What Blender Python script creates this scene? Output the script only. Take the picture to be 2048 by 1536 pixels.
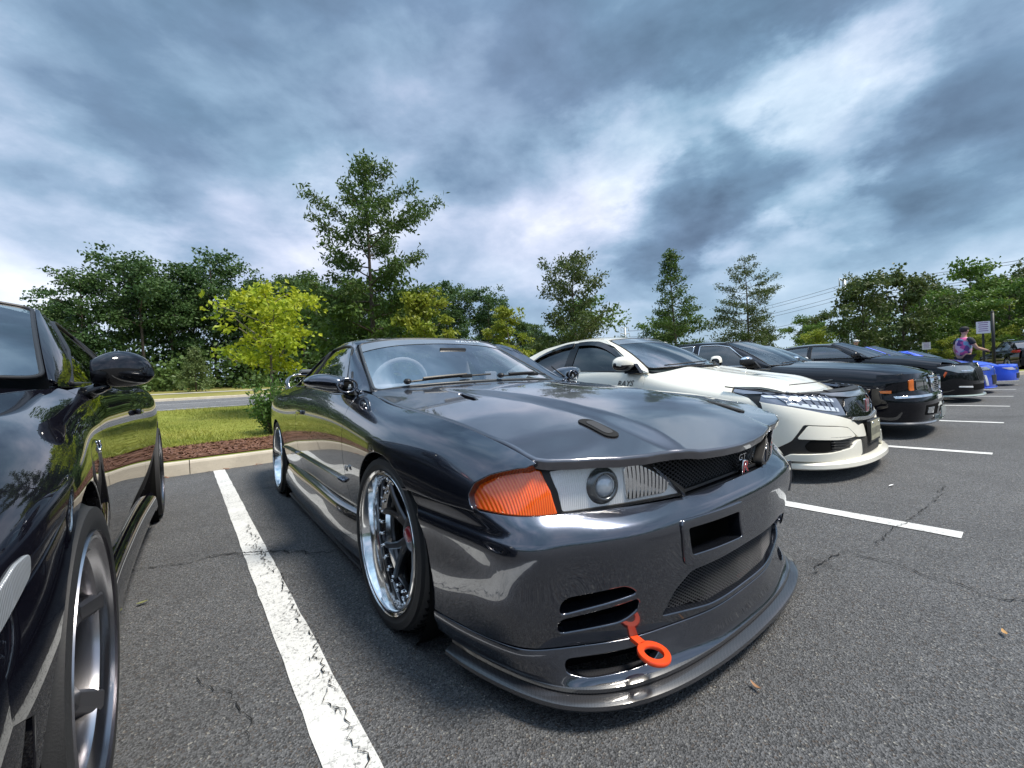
import bpy, bmesh, math, random
import numpy as np
from mathutils import Vector, Matrix, Euler
from mathutils.geometry import delaunay_2d_cdt

for _o in list(bpy.data.objects): bpy.data.objects.remove(_o)
SC = bpy.context.scene
COL = SC.collection

# ------------------------------------------------------------------ camera
CAM_H = 0.91
def _cam_axes():
    # vanishing points (in a 2048 x 1536 frame) of the parking row and of the stall lines
    F, a, b = 823.0, 2059 - 1024.0, 707 - 768.0
    sl = -0.0494
    d = (-F * F - b * b + b * sl * a) / (a + b * sl)
    r1 = Vector((a, -b, -F)).normalized()
    r2 = Vector((d, -(b + sl * (d - a)), -F)).normalized()
    return r1, r2, r1.cross(r2)
_r1, _r2, _r3 = _cam_axes()
_cd = bpy.data.cameras.new('camera')
_cam = bpy.data.objects.new('camera', _cd); COL.objects.link(_cam)
_cd.sensor_width = 36.0; _cd.lens = 823.0 / 2048 * 36
_cd.clip_start = 0.02; _cd.clip_end = 2000
_m = Matrix((_r1, _r2, _r3)).to_4x4()      # rows: world axes in camera space
_m.translation = Vector((0, 0, CAM_H))
_cam.matrix_world = _m
SC.camera = _cam

# ------------------------------------------------------------------ world: overcast, broken cloud
def _pix(px, py):
    v = Vector((px - 1024, -(py - 768), -823.0)).normalized()
    return (_m.to_3x3() @ v).normalized()
W = bpy.data.worlds.new('World'); SC.world = W; W.use_nodes = True
nt = W.node_tree; N = nt.nodes; Lk = nt.links
for n in list(N): N.remove(n)
def _n(t, **kw):
    n = N.new(t)
    for k, v in kw.items(): setattr(n, k, v)
    return n
def _math(op, a, b=None, c=None):
    n = _n('ShaderNodeMath', operation=op)
    for i, v in enumerate((a, b, c)):
        if v is None: continue
        if hasattr(v, 'default_value'): Lk.new(v, n.inputs[i])
        else: n.inputs[i].default_value = v
    return n.outputs[0]
def _mix(f, a, b):
    n = _n('ShaderNodeMix', data_type='RGBA')
    for i, v in ((0, f), (6, a), (7, b)):
        if hasattr(v, 'default_value'): Lk.new(v, n.inputs[i])
        elif isinstance(v, tuple): n.inputs[i].default_value = (*v, 1)
        else: n.inputs[i].default_value = v
    return n.outputs[2]
def _noise(vec, scale, detail=6, rough=.55, dist=0.0):
    n = _n('ShaderNodeTexNoise'); Lk.new(vec, n.inputs['Vector'])
    n.inputs['Scale'].default_value = scale; n.inputs['Detail'].default_value = detail
    n.inputs['Roughness'].default_value = rough; n.inputs['Distortion'].default_value = dist
    return n.outputs['Fac']
tc = _n('ShaderNodeTexCoord'); D = tc.outputs['Generated']
sx = _n('ShaderNodeSeparateXYZ'); Lk.new(D, sx.inputs[0])
zz = _math('MAXIMUM', sx.outputs[2], 0.0)
den = _math('ADD', zz, 0.16)
cx = _n('ShaderNodeCombineXYZ')
Lk.new(_math('DIVIDE', sx.outputs[0], den), cx.inputs[0]); Lk.new(_math('DIVIDE', sx.outputs[1], den), cx.inputs[1])
mp = _n('ShaderNodeMapping'); Lk.new(cx.outputs[0], mp.inputs[0])
mp.inputs['Rotation'].default_value = (0, 0, math.radians(-28)); mp.inputs['Scale'].default_value = (1.0, .55, 1)
CP = mp.outputs[0]
m3 = _n('ShaderNodeMapping'); Lk.new(D, m3.inputs[0]); m3.inputs['Scale'].default_value = (1, 1, 1.9); m3.inputs['Rotation'].default_value = (.25, .35, .6)
SP = m3.outputs[0]
n1 = _noise(SP, 1.9, 4, .5, .1)      # large masses
n2 = _noise(SP, 5.2, 8, .56, .15)      # tufts and shreds
n3 = _noise(CP, 1.0, 5, .5, .0)      # layer seen in perspective
base = _math('ADD', _math('ADD', _math('MULTIPLY', n1, .46), _math('MULTIPLY', n2, .38)), _math('MULTIPLY', n3, .16))
base = _math('ADD', _math('MULTIPLY', _math('SUBTRACT', base, .5), 1.30), .500)
# broad bright breaks and dark undersides where the photograph has them
warp = _n('ShaderNodeVectorMath', operation='MULTIPLY_ADD')
nz = _n('ShaderNodeTexNoise'); Lk.new(SP, nz.inputs['Vector']); nz.inputs['Scale'].default_value = 4.5; nz.inputs['Detail'].default_value = 6; nz.inputs['Roughness'].default_value = .6
Lk.new(nz.outputs['Color'], warp.inputs[0]); warp.inputs[1].default_value = (.30, .30, .26)
sub = _n('ShaderNodeVectorMath', operation='SUBTRACT'); Lk.new(D, sub.inputs[0]); sub.inputs[1].default_value = (.15, .15, .13)
Lk.new(sub.outputs[0], warp.inputs[2])
nrm = _n('ShaderNodeVectorMath', operation='NORMALIZE'); Lk.new(warp.outputs[0], nrm.inputs[0])
def _blob(px, py, deg, amt):
    d = _n('ShaderNodeVectorMath', operation='DOT_PRODUCT'); Lk.new(nrm.outputs[0], d.inputs[0]); d.inputs[1].default_value = _pix(px, py)
    mr = _n('ShaderNodeMapRange', interpolation_type='SMOOTHERSTEP')
    Lk.new(d.outputs['Value'], mr.inputs[0])
    mr.inputs[1].default_value = math.cos(math.radians(deg)); mr.inputs[2].default_value = 1.0
    mr.inputs[3].default_value = 0; mr.inputs[4].default_value = amt
    return mr.outputs[0]
acc = base
for b in [(1690, 180, 10, .13), (1580, 240, 12, .15), (1460, 260, 12, .11), (1290, 330, 12, .13), (1180, 420, 12, .08), (1080, 500, 13, .03), (1400, 200, 12, .06),
          (40, 440, 13, .13), (160, 520, 10, .05), (660, 300, 17, .10), (760, 430, 12, .05), (1960, 500, 10, .14), (1640, 420, 6, .09), (1560, 580, 10, .08), (1100, 620, 12, .0),
          (1440, 400, 10, -.17), (1350, 450, 9, -.17), (1540, 360, 7, -.10), (1260, 500, 8, -.12), (1750, 0, 24, -.11), (1350, 0, 22, -.14), (800, 20, 24, -.11), (300, 0, 24, -.08),
          (330, 310, 17, -.10), (160, 250, 14, -.04), (480, 450, 12, -.04), (1880, 330, 13, -.09), (2000, 200, 14, -.05), (1930, 420, 8, -.07), (2040, 60, 14, -.04)]:
    acc = _math('ADD', acc, _blob(*b))
cr = _n('ShaderNodeValToRGB'); Lk.new(acc, cr.inputs[0])
els = cr.color_ramp.elements
els[0].position = .15; els[0].color = (.070, .105, .160, 1)
els[1].position = 1.0; els[1].color = (.98, .98, 1.0, 1)
for p, c in ((.34, (.130, .195, .285)), (.46, (.215, .300, .405)), (.56, (.335, .405, .515)), (.68, (.50, .545, .64)), (.84, (.76, .78, .83))):
    e = els.new(p); e.color = (*c, 1)
sky = _n('ShaderNodeTexSky', sky_type='NISHITA', sun_disc=False)
SUN_EL, SUN_AZ = math.radians(62), math.radians(152)
sky.sun_elevation = SUN_EL; sky.sun_rotation = SUN_AZ
skc = _n('ShaderNodeVectorMath', operation='SCALE'); Lk.new(sky.outputs[0], skc.inputs[0]); skc.inputs['Scale'].default_value = .07
tintn = _noise(SP, 1.7, 3, .5)
tn = _n('ShaderNodeMapRange'); Lk.new(tintn, tn.inputs[0]); tn.inputs[1].default_value = .38; tn.inputs[2].default_value = .62
tint = _n('ShaderNodeMix', data_type='RGBA', blend_type='MULTIPLY'); tint.inputs[0].default_value = 1.0
Lk.new(cr.outputs[0], tint.inputs[6]); Lk.new(_mix(tn.outputs[0], (.90, 1.0, 1.0), (1.02, 1.0, 1.03)), tint.inputs[7])
hz = _n('ShaderNodeMapRange', interpolation_type='SMOOTHSTEP'); Lk.new(sx.outputs[2], hz.inputs[0])
hz.inputs[1].default_value = 0; hz.inputs[2].default_value = .22; hz.inputs[3].default_value = .32; hz.inputs[4].default_value = 0
cl = _mix(hz.outputs[0], tint.outputs[2], (.50, .57, .66))
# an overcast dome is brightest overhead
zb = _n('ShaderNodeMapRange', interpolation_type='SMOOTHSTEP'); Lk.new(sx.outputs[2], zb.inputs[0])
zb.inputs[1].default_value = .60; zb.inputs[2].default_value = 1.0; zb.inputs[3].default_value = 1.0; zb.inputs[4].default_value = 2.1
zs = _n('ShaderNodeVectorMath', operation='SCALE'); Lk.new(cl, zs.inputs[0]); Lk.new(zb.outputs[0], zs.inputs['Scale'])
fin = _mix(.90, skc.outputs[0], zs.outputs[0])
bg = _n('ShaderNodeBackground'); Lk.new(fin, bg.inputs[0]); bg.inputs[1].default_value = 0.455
wo = _n('ShaderNodeOutputWorld'); Lk.new(bg.outputs[0], wo.inputs[0])

# ------------------------------------------------------------------ sun behind cloud
_sd = bpy.data.lights.new('sun', 'SUN'); _so = bpy.data.objects.new('sun', _sd); COL.objects.link(_so)
_sd.energy = 1.4; _sd.angle = math.radians(14); _sd.color = (1, .93, .82)
_sv = Vector((math.sin(SUN_AZ) * math.cos(SUN_EL), math.cos(SUN_AZ) * math.cos(SUN_EL), math.sin(SUN_EL)))
_so.rotation_euler = _sv.to_track_quat('Z', 'Y').to_euler()
vs = SC.view_settings
vs.view_transform = 'Standard'; vs.look = 'None'; vs.gamma = 1; vs.exposure = 1.9; vs.use_curve_mapping = False
SC.cycles.max_bounces = 7; SC.cycles.transparent_max_bounces = 24; SC.cycles.caustics_reflective = False; SC.cycles.caustics_refractive = False
SC.cycles.use_denoising = True
SC.cycles.sample_clamp_indirect = 6
random.seed(5); RNG = np.random.default_rng(5)
# ------------------------------------------------------------------ materials
MATS = {}
def mat(name, col=(.5, .5, .5), rough=.5, metal=0.0, coat=0.0, spec=.5, emit=None, coat_rough=.03, ior=None, var=None, bump=None, alpha=None):
    """var=(scale, amount): fine colour variation; bump=(scale, strength): fine relief"""
    if name in MATS: return MATS[name]
    m = bpy.data.materials.new(name); m.use_nodes = True
    t = m.node_tree; b = t.nodes['Principled BSDF']
    b.inputs['Base Color'].default_value = (*col, 1); b.inputs['Roughness'].default_value = rough
    b.inputs['Metallic'].default_value = metal; b.inputs['Coat Weight'].default_value = coat
    b.inputs['Coat Roughness'].default_value = coat_rough; b.inputs['Specular IOR Level'].default_value = spec
    if ior: b.inputs['Coat IOR'].default_value = ior
    if emit: b.inputs['Emission Color'].default_value = (*emit[0], 1); b.inputs['Emission Strength'].default_value = emit[1]
    if var or bump:
        tc = t.nodes.new('ShaderNodeTexCoord')
    if var:
        n = t.nodes.new('ShaderNodeTexNoise'); n.inputs['Scale'].default_value = var[0]; n.inputs['Detail'].default_value = 6
        t.links.new(tc.outputs['Object'], n.inputs['Vector'])
        mx = t.nodes.new('ShaderNodeMix'); mx.data_type = 'RGBA'
        a = var[1]
        mx.inputs[6].default_value = (*[c * (1 - a) for c in col], 1); mx.inputs[7].default_value = (*[min(1, c * (1 + a)) for c in col], 1)
        mr = t.nodes.new('ShaderNodeMapRange'); mr.inputs[1].default_value = .3; mr.inputs[2].default_value = .7
        t.links.new(n.outputs['Fac'], mr.inputs[0]); t.links.new(mr.outputs[0], mx.inputs[0]); t.links.new(mx.outputs[2], b.inputs['Base Color'])
    if bump:
        n = t.nodes.new('ShaderNodeTexNoise'); n.inputs['Scale'].default_value = bump[0]; n.inputs['Detail'].default_value = 4
        t.links.new(tc.outputs['Object'], n.inputs['Vector'])
        bp = t.nodes.new('ShaderNodeBump'); bp.inputs['Strength'].default_value = bump[1]; bp.inputs['Distance'].default_value = .01
        t.links.new(n.outputs['Fac'], bp.inputs['Height']); t.links.new(bp.outputs[0], b.inputs['Normal'])
    MATS[name] = m
    return m
def glass(name, tint=(.8, .85, .85), refl=.12, film=0.0, rough=0.0, graze=1.0):
    """thin pane: tinted see-through plus a mirror layer that grows to grazing"""
    if name in MATS: return MATS[name]
    m = bpy.data.materials.new(name); m.use_nodes = True
    t = m.node_tree; t.nodes.remove(t.nodes['Principled BSDF']); out = t.nodes['Material Output']
    tr = t.nodes.new('ShaderNodeBsdfTransparent'); tr.inputs[0].default_value = (*tint, 1)
    gl = t.nodes.new('ShaderNodeBsdfGlossy'); gl.inputs['Roughness'].default_value = rough; gl.inputs[0].default_value = (1, 1, 1, 1)
    lw = t.nodes.new('ShaderNodeFresnel')
    # thin sheet: both faces behave like the outer one
    ge = t.nodes.new('ShaderNodeNewGeometry'); io = t.nodes.new('ShaderNodeMapRange'); io.inputs[3].default_value = 1.5; io.inputs[4].default_value = 1 / 1.5
    t.links.new(ge.outputs['Backfacing'], io.inputs[0]); t.links.new(io.outputs[0], lw.inputs[0])
    mr = t.nodes.new('ShaderNodeMapRange'); mr.inputs[1].default_value = .04; mr.inputs[2].default_value = 1; mr.inputs[3].default_value = refl; mr.inputs[4].default_value = graze
    t.links.new(lw.outputs[0], mr.inputs[0])
    mx = t.nodes.new('ShaderNodeMixShader'); t.links.new(mr.outputs[0], mx.inputs[0]); t.links.new(tr.outputs[0], mx.inputs[1]); t.links.new(gl.outputs[0], mx.inputs[2])
    t.links.new(mx.outputs[0], out.inputs[0])
    MATS[name] = m
    return m
def paint(name, col, metal=.0, rough=.4, coat=1.0, ior=1.6, var=None):
    return mat(name, col, rough=rough, metal=metal, coat=coat, coat_rough=.015, ior=ior, var=var, spec=.5 if max(col) > .05 else 0.0)

# ------------------------------------------------------------------ objects
def tag(o, label=None, cat=None, group=None, kind=None):
    if label: o['label'] = label
    if cat: o['category'] = cat
    if group: o['group'] = group
    if kind: o['kind'] = kind
    return o
def empty(name, loc=(0, 0, 0), rz=0.0, parent=None):
    o = bpy.data.objects.new(name, None); COL.objects.link(o); o.empty_display_size = .1
    o.location = loc; o.rotation_euler = (0, 0, rz)
    if parent: o.parent = parent
    return o
def mesh_obj(name, v, f, m, parent=None, smooth=True, normals=None, mats=None, fmat=None):
    me = bpy.data.meshes.new(name)
    me.from_pydata([tuple(p) for p in v], [], [tuple(int(i) for i in q) for q in f])
    for mm in (mats or [m]): me.materials.append(mm)
    if fmat is not None: me.polygons.foreach_set('material_index', list(fmat))
    me.polygons.foreach_set('use_smooth', [smooth] * len(me.polygons))
    me.update()
    if normals is not None: me.normals_split_custom_set_from_vertices([tuple(n) for n in normals])
    o = bpy.data.objects.new(name, me); COL.objects.link(o)
    if parent: o.parent = parent
    return o
def copy_tree(o, parent=None):
    c = o.copy(); COL.objects.link(c)
    if parent: c.parent = parent
    for ch in list(o.children): copy_tree(ch, c)
    return c

class MB:
    """collects simple shapes into one mesh"""
    def __init__(s): s.v = []; s.f = []; s.m = []; s.mi = 0
    def add(s, v, f, M=None):
        o = len(s.v)
        for p in v:
            p = Vector(p)
            s.v.append(M @ p if M else p)
        for q in f: s.f.append([o + i for i in q]); s.m.append(s.mi)
        return s
    def box(s, c, d, M=None, bev=0.0):
        x, y, z = d[0] / 2, d[1] / 2, d[2] / 2
        if bev <= 0:
            v = [(c[0] + a * x, c[1] + b * y, c[2] + e * z) for a in (-1, 1) for b in (-1, 1) for e in (-1, 1)]
            f = [(0, 1, 3, 2), (4, 6, 7, 5), (0, 4, 5, 1), (2, 3, 7, 6), (0, 2, 6, 4), (1, 5, 7, 3)]
            return s.add(v, f, M)
        bm = bmesh.new(); bmesh.ops.create_cube(bm, size=1)
        for q in bm.verts: q.co = Vector((q.co.x * d[0] + c[0], q.co.y * d[1] + c[1], q.co.z * d[2] + c[2]))
        bmesh.ops.bevel(bm, geom=bm.edges[:], offset=bev, segments=2, affect='EDGES', profile=.6)
        bm.verts.index_update()
        s.add([q.co.copy() for q in bm.verts], [[w.index for w in q.verts] for q in bm.faces], M); bm.free()
        return s
    def tube(s, pts, r, n=8, cap=True, closed=False, M=None, flat=1.0):
        pts = [Vector(p) for p in pts]; rs = r if isinstance(r, (list, tuple)) else [r] * len(pts)
        v = []; f = []; k = len(pts); up = None
        for i, p in enumerate(pts):
            if closed: t = pts[(i + 1) % k] - pts[i - 1]
            else: t = pts[min(i + 1, k - 1)] - pts[max(i - 1, 0)]
            t.normalize()
            if up is None: up = Vector((0, 0, 1)) if abs(t.z) < .9 else Vector((1, 0, 0))
            a = t.cross(up); 
            if a.length < 1e-6: a = t.orthogonal()
            a.normalize(); b = a.cross(t).normalized(); up = b
            for j in range(n):
                an = 2 * math.pi * j / n
                v.append(p + (a * math.cos(an) + b * math.sin(an) * flat) * rs[i])
        for i in range(k if closed else k - 1):
            for j in range(n):
                a0 = i * n + j; a1 = i * n + (j + 1) % n; b0 = ((i + 1) % k) * n + j; b1 = ((i + 1) % k) * n + (j + 1) % n
                f.append((a0, a1, b1, b0))
        if cap and not closed: f.append(list(range(n))[::-1]); f.append([(k - 1) * n + j for j in range(n)])
        return s.add(v, f, M)
    def lathe(s, prof, n=48, axis='y', c=(0, 0, 0), closed=False, M=None):
        """prof: (radius, offset along axis)"""
        v = []; f = []; k = len(prof)
        for j in range(n):
            a = 2 * math.pi * j / n
            for r, h in prof:
                if axis == 'y': v.append((c[0] + r * math.cos(a), c[1] + h, c[2] + r * math.sin(a)))
                elif axis == 'z': v.append((c[0] + r * math.cos(a), c[1] + r * math.sin(a), c[2] + h))
                else: v.append((c[0] + h, c[1] + r * math.cos(a), c[2] + r * math.sin(a)))
        for j in range(n):
            for i in range(k if closed else k - 1):
                a0 = j * k + i; a1 = j * k + (i + 1) % k; b0 = ((j + 1) % n) * k + i; b1 = ((j + 1) % n) * k + (i + 1) % k
                f.append((a0, b0, b1, a1))
        return s.add(v, f, M)
    def prism(s, poly, h0, h1, axis='z', M=None):
        """extrude a polygon (list of 2D points) along an axis"""
        n = len(poly)
        def P(a, b, h): return {'z': (a, b, h), 'y': (a, h, b), 'x': (h, a, b)}[axis]
        v = [P(a, b, h0) for a, b in poly] + [P(a, b, h1) for a, b in poly]
        f = [list(range(n))[::-1], list(range(n, 2 * n))] + [(i, (i + 1) % n, n + (i + 1) % n, n + i) for i in range(n)]
        return s.add(v, f, M)
    def ball(s, c, r, nu=12, nv=8, M=None):
        r = r if isinstance(r, (tuple, list)) else (r, r, r)
        v = []; f = []
        for i in range(nv + 1):
            ph = math.pi * i / nv
            for j in range(nu):
                th = 2 * math.pi * j / nu
                v.append((c[0] + r[0] * math.sin(ph) * math.cos(th), c[1] + r[1] * math.sin(ph) * math.sin(th), c[2] + r[2] * math.cos(ph)))
        for i in range(nv):
            for j in range(nu): f.append((i * nu + j, (i + 1) * nu + j, (i + 1) * nu + (j + 1) % nu, i * nu + (j + 1) % nu))
        return s.add(v, f, M)
    def build(s, name, m, parent=None, smooth=False, angle=None, mats=None):
        o = mesh_obj(name, s.v, s.f, m, parent, smooth or angle is not None, mats=mats, fmat=s.m if mats else None)
        if angle is not None:
            o.data.set_sharp_from_angle(angle=math.radians(angle))
        return o

# ------------------------------------------------------------------ spline surfaces and trimmed panels
def _nat(k):
    n = len(k); k = np.asarray(k, float); h = np.diff(k)
    A = np.eye(n); B = np.zeros((n, n))
    for i in range(1, n - 1):
        A[i, i - 1] = h[i - 1]; A[i, i] = 2 * (h[i - 1] + h[i]); A[i, i + 1] = h[i]
        B[i, i - 1] = 6 / h[i - 1]; B[i, i] = -6 / h[i - 1] - 6 / h[i]; B[i, i + 1] = 6 / h[i]
    return k, np.linalg.solve(A, B)
def _wts(nat, u):
    k, M = nat; u = np.asarray(u, float); n = len(k)
    i = np.clip(np.searchsorted(k, u, side='right') - 1, 0, n - 2)
    h = k[i + 1] - k[i]; b = (u - k[i]) / h; a = 1 - b
    w = np.zeros((len(u), n)); r = np.arange(len(u))
    w[r, i] += a; w[r, i + 1] += b
    inside = (b >= -.0) & (b <= 1.0)
    ca = np.where(inside, (a ** 3 - a) * h * h / 6, 0); cb = np.where(inside, (b ** 3 - b) * h * h / 6, 0)
    # linear continuation outside the knots
    lo = b < 0; hi = b > 1
    ca = np.where(lo, -(-b) * h * h / 6 * -2 * -1 * 1, ca); cb = np.where(lo, -b * h * h / 6, cb)
    ca = np.where(hi, -a * h * h / 6, ca); cb = np.where(hi, -(-a) * h * h / 6 * -2 * -1 * 1, cb)
    w += ca[:, None] * M[i] + cb[:, None] * M[i + 1]
    return w
class Surf:
    """tensor-product natural cubic spline through a grid of points"""
    def __init__(s, grid, ku=None, kv=None):
        s.g = np.asarray(grid, float); nu, nv = s.g.shape[:2]
        if ku is None:
            d = np.linalg.norm(np.diff(s.g, axis=0), axis=2).mean(1); ku = np.concatenate([[0], np.cumsum(np.maximum(d, 1e-4))])
        if kv is None:
            d = np.linalg.norm(np.diff(s.g, axis=1), axis=2).mean(0); kv = np.concatenate([[0], np.cumsum(np.maximum(d, 1e-4))])
        s.ku = np.asarray(ku, float); s.kv = np.asarray(kv, float); s.nu = _nat(s.ku); s.nv = _nat(s.kv)
    def ev(s, uv):
        uv = np.atleast_2d(np.asarray(uv, float))
        return np.einsum('pi,pj,ijk->pk', _wts(s.nu, uv[:, 0]), _wts(s.nv, uv[:, 1]), s.g)
    def p(s, u, v): return s.ev([(u, v)])[0]
    def nrm(s, uv):
        uv = np.atleast_2d(np.asarray(uv, float)); e = 1e-3
        du = (s.ku[-1] - s.ku[0]) * e; dv = (s.kv[-1] - s.kv[0]) * e
        a = s.ev(uv + [du, 0]) - s.ev(uv - [du, 0]); b = s.ev(uv + [0, dv]) - s.ev(uv - [0, dv])
        n = np.cross(a, b); return n / np.maximum(np.linalg.norm(n, axis=1, keepdims=True), 1e-12)
    def v_at(s, u, val, comp=2):
        """v where component comp reaches val on the section u"""
        vs_ = np.linspace(s.kv[0], s.kv[-1], 400); q = s.ev(np.stack([np.full(400, u), vs_], 1))[:, comp]
        i = np.argmin(np.abs(q - val)); return float(vs_[i])
def mirror_rows(rows):
    """rows from the centre (y=0) outwards -> full width"""
    left = [[(p[0], -p[1], p[2]) for p in r] for r in rows[::-1]]
    if abs(rows[0][0][1]) < 1e-6: left = left[:-1]
    return left + rows
def pip(pts, poly):
    x = pts[:, 0]; y = pts[:, 1]; c = np.zeros(len(pts), bool); n = len(poly)
    for i in range(n):
        x0, y0 = poly[i]; x1, y1 = poly[(i + 1) % n]
        if y0 == y1: continue
        k = ((y0 > y) != (y1 > y)) & (x < (x1 - x0) * (y - y0) / (y1 - y0) + x0); c ^= k
    return c
def _area(p): p = np.asarray(p); return .5 * np.sum(p[:, 0] * np.roll(p[:, 1], -1) - np.roll(p[:, 0], -1) * p[:, 1])
def resample(poly, h, closed=True):
    out = []; n = len(poly)
    for i in range(n if closed else n - 1):
        a = np.array(poly[i]); b = np.array(poly[(i + 1) % n]); L = np.linalg.norm(b - a); k = max(1, int(math.ceil(L / h)))
        for j in range(k): out.append(a + (b - a) * j / k)
    if not closed: out.append(np.array(poly[-1]))
    return np.array(out)
def roundpoly(poly, r, n=5):
    """round the corners of a polygon (2D)"""
    out = []; k = len(poly)
    for i in range(k):
        p0 = np.array(poly[i - 1], float); p1 = np.array(poly[i], float); p2 = np.array(poly[(i + 1) % k], float)
        rr = r[i] if isinstance(r, (list, tuple)) else r
        a = p0 - p1; b = p2 - p1; la = np.linalg.norm(a); lb = np.linalg.norm(b); d = min(rr, la * .49, lb * .49)
        if d <= 1e-6: out.append(p1); continue
        A_ = p1 + a / la * d; B_ = p1 + b / lb * d
        for j in range(n + 1):
            t = j / n; out.append((1 - t) ** 2 * A_ + 2 * t * (1 - t) * p1 + t * t * B_)
    return np.array(out)
def spline2(pts, n=40):
    """smooth open curve through points of any dimension"""
    p = np.asarray(pts, float); d = np.concatenate([[0], np.cumsum(np.linalg.norm(np.diff(p, axis=0), axis=1))])
    return _wts(_nat(d), np.linspace(0, d[-1], n)) @ p
def _offset(poly, g):
    """move a CCW loop inwards by g"""
    t = np.roll(poly, -1, 0) - np.roll(poly, 1, 0); t /= np.maximum(np.linalg.norm(t, axis=1, keepdims=True), 1e-9)
    return poly + np.stack([-t[:, 1], t[:, 0]], 1) * g
def panel(name, S, outline, m, parent, h=.03, gap=.003, holes=(), depth=.012, edge=.002, mirror=False, ref=(-1.2, 0, .45), both=False, disp=None, fine=None, sc=None):
    """a trimmed piece of surface S: outline and holes in (u, v), rolled edge and a return lip of the given depth"""
    if sc is None:
        g = S.g; su = np.linalg.norm(np.diff(g, axis=0), axis=2).sum(0).mean() / (S.ku[-1] - S.ku[0]); sv = np.linalg.norm(np.diff(g, axis=1), axis=2).sum(1).mean() / (S.kv[-1] - S.kv[0])
        sc = np.array([su, sv])
    loops = []
    for i, o in enumerate([outline] + list(holes)):
        q = np.asarray(o, float) * sc
        a = _area(q)
        if (a < 0) == (i == 0): q = q[::-1]
        q = resample(q, h if fine is None else fine)
        if gap: q = _offset(q, gap)
        loops.append(q)
    lo = loops[0].min(0); hi = loops[0].max(0)
    gx, gy = np.meshgrid(np.arange(lo[0] + h / 2, hi[0], h), np.arange(lo[1] + h / 2, hi[1], h)); pts = np.stack([gx.ravel(), gy.ravel()], 1)
    if len(pts):
        k = pip(pts, loops[0])
        for q in loops[1:]: k &= ~pip(pts, q)
        pts = pts[k]
        allb = np.concatenate(loops)
        if len(pts):
            dm = np.full(len(pts), 9e9)
            for c0 in range(0, len(allb), 200): dm = np.minimum(dm, np.sqrt(((pts[:, None] - allb[None, c0:c0 + 200]) ** 2).sum(2)).min(1))
            pts = pts[dm > h * .45]
    V = np.concatenate(loops + [pts]) if len(pts) else np.concatenate(loops)
    E = []; o = 0; loop_ids = []
    for q in loops:
        n = len(q); E += [(o + i, o + (i + 1) % n) for i in range(n)]; loop_ids.append(list(range(o, o + n))); o += n
    r = delaunay_2d_cdt([Vector(p) for p in V], E, [], 0, 1e-7)
    ov = np.array([tuple(p) for p in r[0]]); orig = r[3]
    tri = np.array([f for f in r[2]])
    cen = ov[tri].mean(1); k = pip(cen, loops[0])
    for q in loops[1:]: k &= ~pip(cen, q)
    tri = tri[k]
    uv = ov / sc
    P3 = S.ev(uv); Nn = S.nrm(uv)
    sgn = 1.0 if np.mean(np.einsum('ij,ij->i', Nn, P3 - np.asarray(ref))) > 0 else -1.0
    Nn = Nn * sgn
    if disp is not None:
        P3, Nn = disp(P3, Nn, uv)
    if sgn < 0: tri = tri[:, ::-1]
    vv = list(P3); nn = list(Nn); ff = [tuple(t) for t in tri]
    # map of input loop vertices to output vertices
    m2 = {}
    for i, og in enumerate(orig):
        for q in og: m2[q] = i
    for ids in loop_ids:
        ids = [m2[i] for i in ids if i in m2]; n = len(ids)
        q = P3[ids]; t = np.roll(q, -1, 0) - np.roll(q, 1, 0); t /= np.maximum(np.linalg.norm(t, axis=1, keepdims=True), 1e-9)
        nb = Nn[ids]; ou = np.cross(t, nb) * sgn
        ou /= np.maximum(np.linalg.norm(ou, axis=1, keepdims=True), 1e-9)
        rings = [ids]
        for (a, b, wn, wo) in ((.0, .0, 1, 0), (.5 * edge, -.134 * edge, .866, .5), (.866 * edge, -.5 * edge, .5, .866), (edge, -edge, 0, 1), (edge, -max(depth, edge * 1.05), 0, 1)):
            st = len(vv); vv += list(q + ou * a + nb * b)
            nr = nb * wn + ou * wo; nn += list(nr / np.maximum(np.linalg.norm(nr, axis=1, keepdims=True), 1e-9)); rings.append(list(range(st, st + n)))
        for a, b in zip(rings[1:-1], rings[2:]):
            for i in range(n):
                j = (i + 1) % n
                ff.append((a[i], b[i], b[j], a[j]) if sgn > 0 else (a[i], a[j], b[j], b[i]))
    vv = np.array(vv); nn = np.array(nn)
    if mirror == 'only' or mirror is True:
        mv = vv * [1, -1, 1]; mn = nn * [1, -1, 1]; mf = [f[::-1] for f in ff]
    if mirror == 'only': return mesh_obj(name, mv, mf, m, parent, normals=mn)
    ob = mesh_obj(name, vv, ff, m, parent, normals=nn)
    if mirror is True:
        return ob, mesh_obj(name, mv, mf, m, parent, normals=mn)
    return ob
def sweep(name, path, prof, m, parent, smooth=True, cap=True, closed=False, up=(0, 0, 1), angle=35, MBs=None):
    """profile (out, up) carried along a path; out = horizontal right of travel"""
    path = np.asarray(path, float); n = len(path); k = len(prof); mb = MBs or MB(); v = []; f = []
    for i in range(n):
        t = path[min(i + 1, n - 1)] - path[max(i - 1, 0)]; t = t / np.linalg.norm(t)
        o = np.cross(t, np.asarray(up, float)); o /= np.linalg.norm(o); w = np.cross(o, t)
        for a, b in prof: v.append(path[i] + o * a + w * b)
    for i in range(n - 1):
        for j in range(k if closed else k - 1):
            f.append((i * k + j, (i + 1) * k + j, (i + 1) * k + (j + 1) % k, i * k + (j + 1) % k))
    if cap and closed: f += [list(range(k)), [(n - 1) * k + j for j in range(k)][::-1]]
    mb.add(v, f)
    if MBs: return mb
    return mb.build(name, m, parent, smooth=True, angle=angle)
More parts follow.
